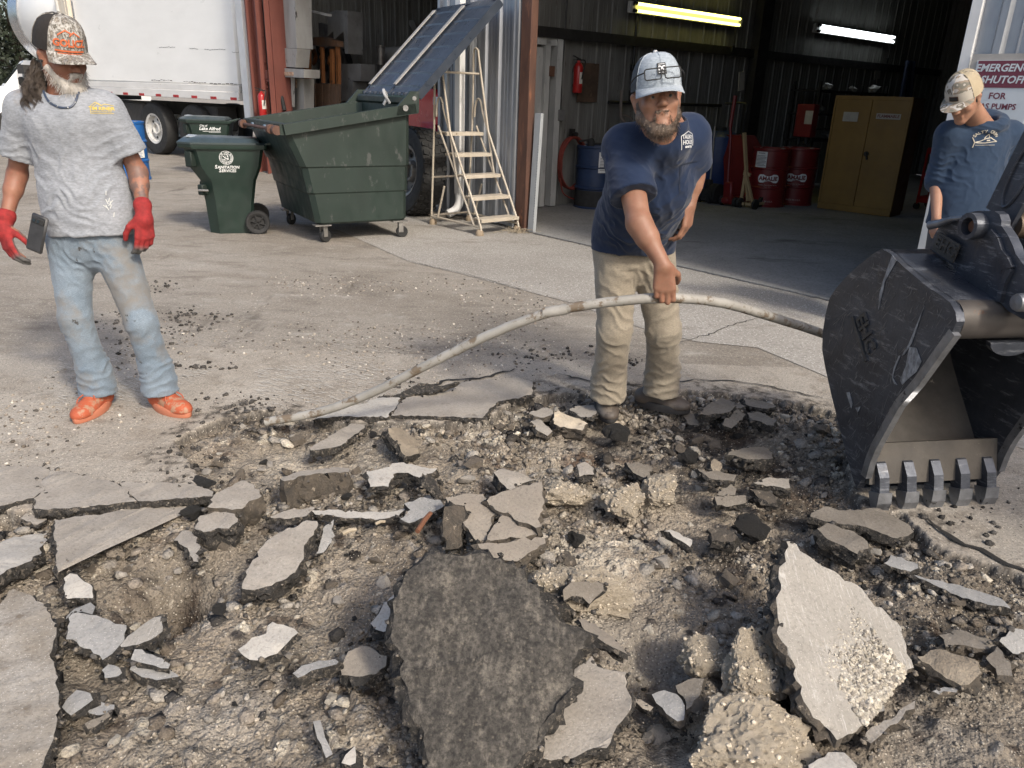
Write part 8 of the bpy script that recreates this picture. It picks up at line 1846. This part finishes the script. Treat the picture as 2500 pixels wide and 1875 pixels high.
# ================================================================ the man with the pipe
def mid_man():
    base = np.array((.62, 3.62, 0.0)); Pn = thing('person', 'bearded man in navy t-shirt and khaki trousers bending to hold the pipe', 'person', base)
    skin = m_skin('tanned_skin', (.285, .150, .096), (.215, .106, .067), (.27, .10, .066))
    hc = np.array(W(1604, 246, 3.08)); Fm = frame_((.02, -.98, .13), (-.13, .13, .98))
    shR, elR, wrR = np.array((.425, 3.22, 1.315)), np.array(W(1560, 545, 3.00)), np.array(W(1620, 648, 2.915))
    shL, elL, wrL = np.array((.705, 3.33, 1.365)), np.array(W(1694, 428, 3.44)), np.array(W(1684, 500, 3.40))
    hpR, knR, akR = np.array((.465, 3.56, .88)), np.array(W(1500, 806, 3.50)), np.array((.488, 3.60, .075))
    hpL, knL, akL = np.array((.635, 3.57, .88)), np.array(W(1620, 806, 3.56)), np.array((.775, 3.70, .075))
    ch = np.array((.560, 3.32, 1.22)); pel = np.array((.545, 3.56, .93)); nb = np.array((.575, 3.19, 1.375))
    S = Sdf((.22, 2.78, 0), (1.0, 3.85, 1.75), .005)
    head_sdf(S, hc, Fm, 1.03, nb, 1.08)
    S.cone(pel, ch, .11, .15, .06, sq=((.1, -.9, .4), .75)); S.cone(shR, shL, .075, .075, .06); S.cone(ch, nb, .13, .08, .06); S.cone(pel+(0, 0, -.02), pel+(0, 0, -.08), .11, .11, .05)
    for a, b, c, f in ((shR, elR, wrR, .98), (shL, elL, wrL, .92)):
        S.cone(a, b, .060*f, .048*f, .03); S.cone(b, c, .047*f, .030*f, .02); m_ = b*.68+c*.32; S.cone(b, m_, .046*f, .048*f, .02)
    hd = np.array(W(1632, 716, 2.93)) - wrR
    hand_sdf(S, wrR, (.14, .0, -.99), (.06, 1.0, .0), 1, (1.1, 1.15, 1.15, 1.1), 1.08, 1.12, .05, (.9, .3), start=.10)
    hand_sdf(S, wrL, (-.06, -.12, -.99), (-.75, .55, 0), -1, (.55, .65, .75, .8), 1.05, 1.05, .08)
    for a, b, c in ((hpR, knR, akR), (hpL, knL, akL)): S.cone(a, b, .08, .05, .05); S.cone(b, c, .05, .034, .03)
    V, Fq = S.mesh(1); put('body', V, Fq, skin, Pn, base, np.zeros((len(V), 3)))
    # shirt
    S = Sdf((.2, 3.0, .84), (.95, 3.85, 1.50), .0055)
    fwd = np.array((.05, -.85, .45))
    S.cone(pel+(0, -.01, .0), ch+(0, .02, -.04), .184, .188, .06, sq=(fwd, .72)); S.cone(pel+(0, -.01, .05), pel+(0, .0, -.12), .186, .194, .05, sq=((0, 1, 0), .74)); S.cone(ch, nb+(0, .03, -.03), .165, .10, .06, sq=(fwd, .85))
    S.cone(shR+(.01, .01, 0), shL+(-.01, .01, 0), .088, .086, .07); S.cone(nb+(0, .0, -.02), nb+(0, -.02, .03), .095, .085, .05)
    e = shR+(elR-shR)*.66; S.cone(shR, shR+(elR-shR)*.95, .088, .098, .05, cut=(e, elR-shR)); e2 = shL+(elL-shL)*.72; S.cone(shL, shL+(elL-shL), .082, .086, .05, cut=(e2, elL-shL))
    S.plane(pel+(0, -.1, -.10), (.0, -.25, -1)); S.cone(nb+(0, .005, .0), nb+(0, -.05, .12), .062, .080, .008, 's'); S.ell(W(1621, 326, 3.07), (.060, .07, .050), None, .012, 's')
    V, Fq = S.mesh(1)
    V = folds(V, Fq, [((.46, 3.20, 1.18), .16, (.7, 0, .8), .06, .009), ((.55, 3.25, 1.10), .2, (1, 0, .25), .075, .008), ((.68, 3.3, 1.15), .16, (-.8, 0, .6), .065, .008), ((.38, 3.16, 1.22), .12, (.5, 0, 1), .042, .007), ((.50, 3.40, .98), .2, (.6, 0, .9), .06, .009), ((.66, 3.4, 1.0), .18, (-.6, 0, .9), .06, .008), ((.58, 3.17, 1.28), .15, (.9, 0, -.4), .07, .005)], .002, 11)
    M_NAVY = m_cloth('navy_jersey', (.013, .024, .056), (.009, .017, .040), heather=0, scale=5, dirt=(.022, .034, .062), dpos=.6, dscale=8)
    sh = put('t_shirt', V, Fq, M_NAVY, Pn, base)
    f = printer(sh, base, W(1669, 352, 3.2), (.95, .10, .25), (-.22, .05, .95), (.15, -.95, .25)); mb = MB(); sc = .60
    for s, y, z in (('TALBOT', .028, .034), ('HOUSE', -.006, .038), ('MINISTRIES', -.034, .016)): text_mb(mb, s, lambda a, b, c: f(a*sc, (b+y)*sc), size=z, bold=.0010)
    line_print(mb, f, [(-.072*sc, -.048*sc), (-.072*sc, .035*sc), (-.04*sc, .046*sc), (.0, .062*sc), (.035*sc, .056*sc), (.072*sc, .056*sc), (.072*sc, -.02*sc)], .0028)
    mb.build('print', mat('white_ink', (.68, .69, .70), None, 30, .7, bump=0), sh, smooth=None)
    f = printer(sh, base, W(1684, 430, 3.2), (1, .05, .10), (-.10, .05, 1), (.1, -1, .15)); mb = MB(); line_print(mb, f, [(-.038, -.07), (-.045, .045), (.055, .06)], .004); mb.build('pocket_seam', mat('navy_dark', (.009, .016, .035)), sh, smooth=None)
    # trousers
    S = Sdf((.25, 3.25, .02), (1.0, 3.90, .98), .006)
    S.cone(pel+(0, .01, .0), pel+(0, .01, -.08), .178, .172, .05, sq=((0, 1, 0), .8))
    for hp, kn, ak in ((hpR, knR, akR), (hpL, knL, akL)): S.cone(hp+(0, 0, -.02), kn, .108, .082, .04); S.cone(kn, ak+(0, -.01, .08), .082, .080, .03); S.cone(ak+(0, -.01, .14), ak+(0, -.015, .01), .084, .090, .03, cut=(ak+(0, 0, .0), (0, 0, -1)))
    S.plane((0, 0, .965), (0, 0, 1)); V, Fq = S.mesh(1); sp = []
    for kn, ak, s in ((knR, akR, 1), (knL, akL, -1)): sp += [(ak+(0, -.04, .07), .13, (.3*s, 0, 1), .048, .014), (ak+(0, -.04, .20), .12, (-.45*s, 0, 1), .06, .011), (kn+(0, -.04, 0), .14, (.5*s, 0, 1), .06, .010), (kn+(0, -.05, .2), .14, (.7*s, 0, .8), .075, .008)]
    sp += [((.56, 3.45, .72), .13, (.9, 0, .5), .05, .008), ((.56, 3.45, .82), .2, (.3, 0, 1), .06, .005)]
    V = folds(V, Fq, sp, .002, 15)
    tr = put('trousers', V, Fq, m_cloth('khaki_twill', (.30, .260, .200), (.235, .202, .154), dirt=(.24, .20, .15), dpos=.58, heather=120, scale=4), Pn, base)
    M_BOOT = mat('scuffed_boot_leather', (.105, .084, .068), (.060, .050, .042), 9, .55, bump=.35, bscale=60, wear=(.15, .125, .10), wscale=9, wpos=.58); M_BSOLE = mat('boot_sole', (.030, .030, .032), (.045, .042, .04), 9, .8)
    zf = -.022
    for to, ak in ((np.array((.498, 3.475, 0)), akR), (np.array(G(1680, 1016, -.03)), akL)):
        dr = to-np.array((ak[0], ak[1]+.02, 0)); dr[2] = 0; dr /= np.linalg.norm(dr); hl = to-dr*.29; shoe(Pn, base, hl, to, zf+.005, .108, .13, M_BOOT, M_BSOLE, .036, ank=ak+(0, 0, .08), name='boot')
    # cap, glasses, beard
    M_H = m_cloth('pale_blue_heather', (.36, .40, .44), (.28, .32, .36), heather=70); M_GM = mat('grey_mesh_cloth', (.06, .07, .08), None, 8, .9, bump=.5, bscale=500)
    K, dome, Tc = cap(Pn, base, hc+Fm@np.array((0, 0, .020)), Fm, 1.10, M_H, M_GM, M_H, .066, .020, .104, -9, button=mat('white_button', (.6, .6, .6)))
    mb = MB(); V = [dome(x/.11, .36+y/.17, .004) for y in (-.02, 0, .02) for x in (-.02, -.007, .007, .02)]; mb.add(V, [(j*4+i, j*4+i+1, j*4+i+5, j*4+i+4) for j in range(2) for i in range(3)]); pt = mb.build('patch', M_BLACK, K)
    mb = MB(); text_mb(mb, 'DC', lambda x, y, z: dome(-x/.11, .36+y/.17, .006), size=.021, bold=.0012)
    for yy in (.014, -.014): mb.add([dome(x/.11, .36+(yy+d)/.17, .006) for d in (-.0012, .0012) for x in (-.014, -.005, .005, .014)], [(i, i+1, i+5, i+4) for i in range(3)])
    mb.build('patch_print', MATS['white_ink'], pt, smooth=None)
    GL = thing('eyeglasses', 'black framed eyeglasses perched on the pale blue cap', 'glasses', hc, 0); TG = lambda x, y, z: Vector(Fm@np.array((x, y, z)))
    def gl(x, z):
        yy = .1315-.30*max(0, abs(x)-.02)**1.2-.10*(z-.078)
        return TG(x, yy, z)
    for s in (-1, 1):
        pts = [gl(s*.036+.029*max(-1, min(1, 1.25*math.cos(t))), .078+.019*max(-1, min(1, 1.3*math.sin(t)))) for t in [2*math.pi*i/28 for i in range(28)]]
        mb = MB(); mb.tube(pts, .0024, 6, closed=True); fr = mb.build('rim', M_BLACK, GL)
        mb = MB(); mb.add([gl(s*.036, .078)+TG(0, -.001, 0)]+[p+TG(0, -.001, 0) for p in pts], [(0, i+1, (i+1) % 28+1) for i in range(28)]); m, nt, b, co = newmat('clear_lens_glass'); b.inputs['Base Color'].default_value = (.9, .93, .95, 1); b.inputs['Transmission Weight'].default_value = .95; b.inputs['Roughness'].default_value = .03; b.inputs['IOR'].default_value = 1.1; b.inputs['Alpha'].default_value = .35; mb.build('lens', m, fr)
        mb = MB(); mb.tube(bez([gl(s*.066, .086), TG(s*.088, .075, .082), TG(s*.1, .03, .068), TG(s*.098, -.02, .056)], 5), .0026, 6); mb.build('temple', M_BLACK, GL)
    mb = MB(); mb.tube([gl(-.008, .082), gl(0, .086), gl(.008, .082)], .0024, 6); mb.build('bridge', M_BLACK, GL)
    g = np.random.default_rng(31); TH = lambda *p: hc+Fm@(np.array(p)*1.03); S = Sdf(hc-.2, hc+.2, .004)
    for s in (-1, 1): S.cone(TH(s*.070, .005, -.008), TH(s*.062, .020, -.055), .008, .014, .012); S.cone(TH(s*.060, .018, -.060), TH(s*.024, .066, -.108), .019, .026, .02); S.cone(TH(s*.029, .084, -.070), TH(s*.008, .092, -.046), .0045, .0045, .006)
    S.ell(TH(0, .070, -.108), (.042, .032, .036), Fm, .02); S.cone(TH(-.022, .088, -.047), TH(.022, .088, -.047), .0048, .0048, .006); S.cone(TH(-.020, .100, -.064), TH(.020, .100, -.064), .0115, .0115, .005, 's')
    V, Fq = S.mesh(0); bd = put('beard', folds(V, Fq, [], .005, 4), Fq, M_BEARDB, Pn, base); nn = vnormals(V, Fq); pk = g.choice(len(V), 1300); rn = g.random((1300, 4))
    def bs(i, t): v = V[pk[i]]; return v+(nn[pk[i]]*.6+np.array((0, -.15, -.7))+(rn[i, :3]-.5)*.8)*t*(.005+.011*rn[i, 3])
    strands('whiskers', 1300, bs, M_BEARDB, bd, base, .0009, 3, 4)
    for s in (-1, 1):
        mb = MB(); mb.lathe([(.001, .0125), (.006, .011), (.0115, .004), (.0125, 0)], 12, Vector(TH(s*.031, .0755, .005)-base), Vector(Fm[:, 1])); ey = mb.build('eye', M_EYE, Pn)
        mb = MB(); mb.lathe([(.001, .0135), (.005, .0125)], 12, Vector(TH(s*.031, .0755, .005)-base), Vector(Fm[:, 1])); mb.build('iris', M_BLACK, ey)
    S = Sdf(hc-.2, hc+.2, .005); S.ell(TH(0, -.022, .005), (.080, .090, .075), Fm, .02); S.plane(TH(0, .02, 0), Fm[:, 1]); V, Fq = S.mesh(1); put('hair', folds(V, Fq, [], .003, 9), Fq, M_BEARDB, Pn, base)
mid_man()

# ================================================================ the young man behind the bucket
def right_man():
    base = np.array((2.92, 5.08, 0.0)); Pn = thing('person', 'young man in blue hooded top and duck camo cap looking down behind the bucket', 'person', base)
    skin = m_skin('light_tan_skin', (.35, .195, .13), (.28, .148, .096), (.34, .15, .105))
    hc = np.array(W(2354, 244, 4.90)); Fm = frame_((-.62, -.50, -.52), (-.42, -.25, .86))
    shR, elR, wrR = np.array((2.700, 5.06, 1.36)), np.array((2.715, 5.11, 1.07)), np.array(W(2286, 535, 4.92))
    shL, elL, wrL = np.array((3.11, 5.10, 1.37)), np.array((3.20, 5.12, 1.09)), np.array((3.15, 4.95, .92))
    nb = np.array((2.895, 5.06, 1.415)); S = Sdf((2.45, 4.6, 0), (3.4, 5.35, 1.80), .006)
    head_sdf(S, hc, Fm, 1.0, nb, .92)
    S.cone((2.905, 5.08, 1.25), (2.91, 5.08, .95), .15, .13, .08, sq=((0, 1, 0), .7)); S.cone(shR, shL, .06, .06, .06)
    for a, b, c in ((shR, elR, wrR), (shL, elL, wrL)): S.cone(a, b, .048, .041, .03); S.cone(b, c, .042, .027, .02)
    hand_sdf(S, wrR, (-.15, -.35, -.92), (.9, .2, 0), 1, (.8, .9, 1., 1.)); hand_sdf(S, wrL, (-.3, -.7, -.6), (-.8, .2, -.3), -1, (.8, .9, 1., 1.))
    for s in (-1, 1): S.cone((2.91+s*.09, 5.08, .88), (2.91+s*.10, 5.06, .47), .08, .05, .05); S.cone((2.91+s*.10, 5.06, .47), (2.91+s*.10, 5.09, .08), .05, .036, .03)
    V, Fq = S.mesh(1); put('body', V, Fq, skin, Pn, base, np.zeros((len(V), 3)))
    S = Sdf((2.5, 4.75, .72), (3.4, 5.4, 1.58), .006)
    S.cone((2.905, 5.075, 1.28), (2.905, 5.07, 1.0), .195, .200, .06, sq=((0, 1, 0), .68)); S.cone((2.905, 5.07, 1.0), (2.90, 5.07, .78), .20, .205, .05, sq=((0, 1, 0), .7)); S.cone(shR+(.02, .01, 0), shL+(-.02, .01, 0), .082, .082, .07)
    e = elR+(wrR-elR)*.12
    S.cone(shR, elR, .080, .064, .04); S.cone(elR, e+(wrR-elR)*.1, .066, .066, .02, cut=(e, wrR-elR)); S.cone(elR+(0, -.01, .03), elR+(0, -.01, .06), .074, .072, .02); S.cone(shL, elL, .080, .068, .04); S.cone(elL, wrL, .066, .045, .03)
    S.plane((2.9, 5.07, .80), (0, 0, -1))
    for a0, a1, r, z in ((0, 6.28, .034, 1.435),):
        for i in range(20):
            t0, t1 = 6.283*i/20, 6.283*(i+1)/20; q = lambda t: (2.905+.098*math.cos(t), 5.065+.088*math.sin(t), 1.435+.025*math.sin(t)+.02*math.cos(t)); S.cone(q(t0), q(t1), r, r, .03)
    S.cone((2.96, 5.16, 1.44), (3.0, 5.2, 1.36), .075, .05, .04); S.cone((2.90, 5.05, 1.42), (2.88, 5.01, 1.53), .058, .082, .01, 's')
    V, Fq = S.mesh(1); V = folds(V, Fq, [((2.76, 4.95, 1.22), .18, (.7, 0, .6), .10, .006), ((3.02, 4.96, 1.2), .2, (1, 0, .2), .12, .006), ((2.90, 4.95, 1.0), .25, (1, 0, .3), .14, .004), ((2.71, 5.05, 1.15), .12, (.1, 0, 1), .04, .008), ((3.15, 5.05, 1.2), .15, (-.5, 0, 1), .06, .008), ((2.9, 4.97, 1.42), .12, (.2, 0, 1), .035, .006)], .002, 21)
    hd = put('hooded_top', V, Fq, m_cloth('slate_blue_jersey', (.026, .046, .084), (.020, .036, .067), heather=0, scale=4), Pn, base)
    f = printer(hd, base, W(2418, 340, 4.9), (1, 0, .02), (0, 0, 1), (0, -1, .05)); mb = MB()
    for i, chh in enumerate('SALTY CREW'):
        a = R(150-12.5*i); cx, cy = math.cos(a)*.075, math.sin(a)*.055
        if chh != ' ': text_mb(mb, chh, lambda x, y, z, cx=cx, cy=cy, r=a-math.pi/2: f(cx+x*math.cos(r)-y*math.sin(r), cy-.01+x*math.sin(r)+y*math.cos(r)), size=.024, bold=.0006)
    line_print(mb, f, [(-.075, .01), (-.06, -.02), (-.03, -.012), (.0, .004), (.03, .01), (.045, .0), (.07, -.012), (.035, -.016), (.0, -.022), (-.04, -.022), (-.06, -.02), (-.065, -.05)], .005); line_print(mb, f, [(-.01, .004), (.01, .03), (.02, .012)], .005); line_print(mb, f, [(-.055, -.036), (.06, -.033)], .0025); line_print(mb, f, [(.005, -.008), (.025, -.006)], .008)
    mb.build('print', mat('cream_ink', (.52, .48, .40), None, 30, .7, bump=0), hd, smooth=None)
    S = Sdf((2.65, 4.85, .02), (3.2, 5.35, .95), .007); S.cone((2.91, 5.08, .90), (2.91, 5.08, .84), .16, .16, .05, sq=((0, 1, 0), .75))
    for s in (-1, 1): S.cone((2.91+s*.09, 5.08, .86), (2.91+s*.10, 5.06, .47), .10, .075, .04); S.cone((2.91+s*.10, 5.06, .47), (2.91+s*.10, 5.08, .07), .075, .07, .03)
    V, Fq = S.mesh(1); put('trousers', V, Fq, m_cloth('dark_work_cloth', (.06, .06, .065), (.045, .045, .05)), Pn, base)
    for s in (-1, 1): shoe(Pn, base, (2.91+s*.10, 5.12, 0), (2.91+s*.12, 4.84, 0), .005, .105, .11, MATS['scuffed_boot_leather'], MATS['boot_sole'], .03, name='boot')
    M_D = m_camo('duck_camo', [(.40, .36, .31), (.15, .13, .10), (.46, .43, .39), (.26, .21, .16), (.17, .16, .13), (.44, .40, .36)], 15, (1, 1, 1), line=1); M_T = mat('tan_mesh_cloth', (.42, .35, .24), (.34, .28, .19), 8, .9, bump=.5, bscale=400)
    K, dome, Tc = cap(Pn, base, hc+Fm@np.array((0, 0, .018)), Fm, 1.10, M_D, M_T, M_D, .078, .012, .110, -4, button=M_T, flatb=1)
    mb = MB(); nn_ = 12; V = [dome(R(-58+116*i/nn_), t, .0022) for t in (.02, .12, .22, .32) for i in range(nn_+1)]; mb.add(V, [(j*(nn_+1)+i, j*(nn_+1)+i+1, (j+1)*(nn_+1)+i+1, (j+1)*(nn_+1)+i) for j in range(3) for i in range(nn_)]); pn = mb.build('front_panel', mat('cream_panel', (.46, .42, .36), (.39, .36, .31), 6, .9), K)
    for nm, hx, hy, o_, m_ in (('patch_border', .030, .075, .004, mat('brown_leather', (.13, .05, .025))), ('patch', .026, .060, .0055, M_BLACK)):
        mb = MB(); V = [dome((x*hx)/.11, .17+y*hy, o_) for y in (-1, 0, 1) for x in (-1, -.33, .33, 1)]; mb.add(V, [(j*4+i, j*4+i+1, j*4+i+5, j*4+i+4) for j in range(2) for i in range(3)]); mb.build(nm, m_, pn)
    TH = lambda *p: hc+Fm@np.array(p); S = Sdf(hc-.2, hc+.2, .005); S.ell(TH(0, -.030, .005), (.080, .086, .075), Fm, .02); S.cone(TH(.07, -.0, .03), TH(.074, .006, -.01), .012, .009, .01); S.cone(TH(-.07, -.0, .03), TH(-.074, .006, -.01), .012, .009, .01); S.plane(TH(0, .022, 0), Fm[:, 1]); V, Fq = S.mesh(1); put('hair', folds(V, Fq, [], .003, 9), Fq, M_DKHAIR, Pn, base)
    for s in (-1, 1): mb = MB(); mb.tube([Vector(TH(s*.015, .091, .026)-base), Vector(TH(s*.032, .092, .032)-base), Vector(TH(s*.048, .080, .026)-base)], .004, 6); mb.build('eyebrow', M_DKHAIR, Pn)
right_man()
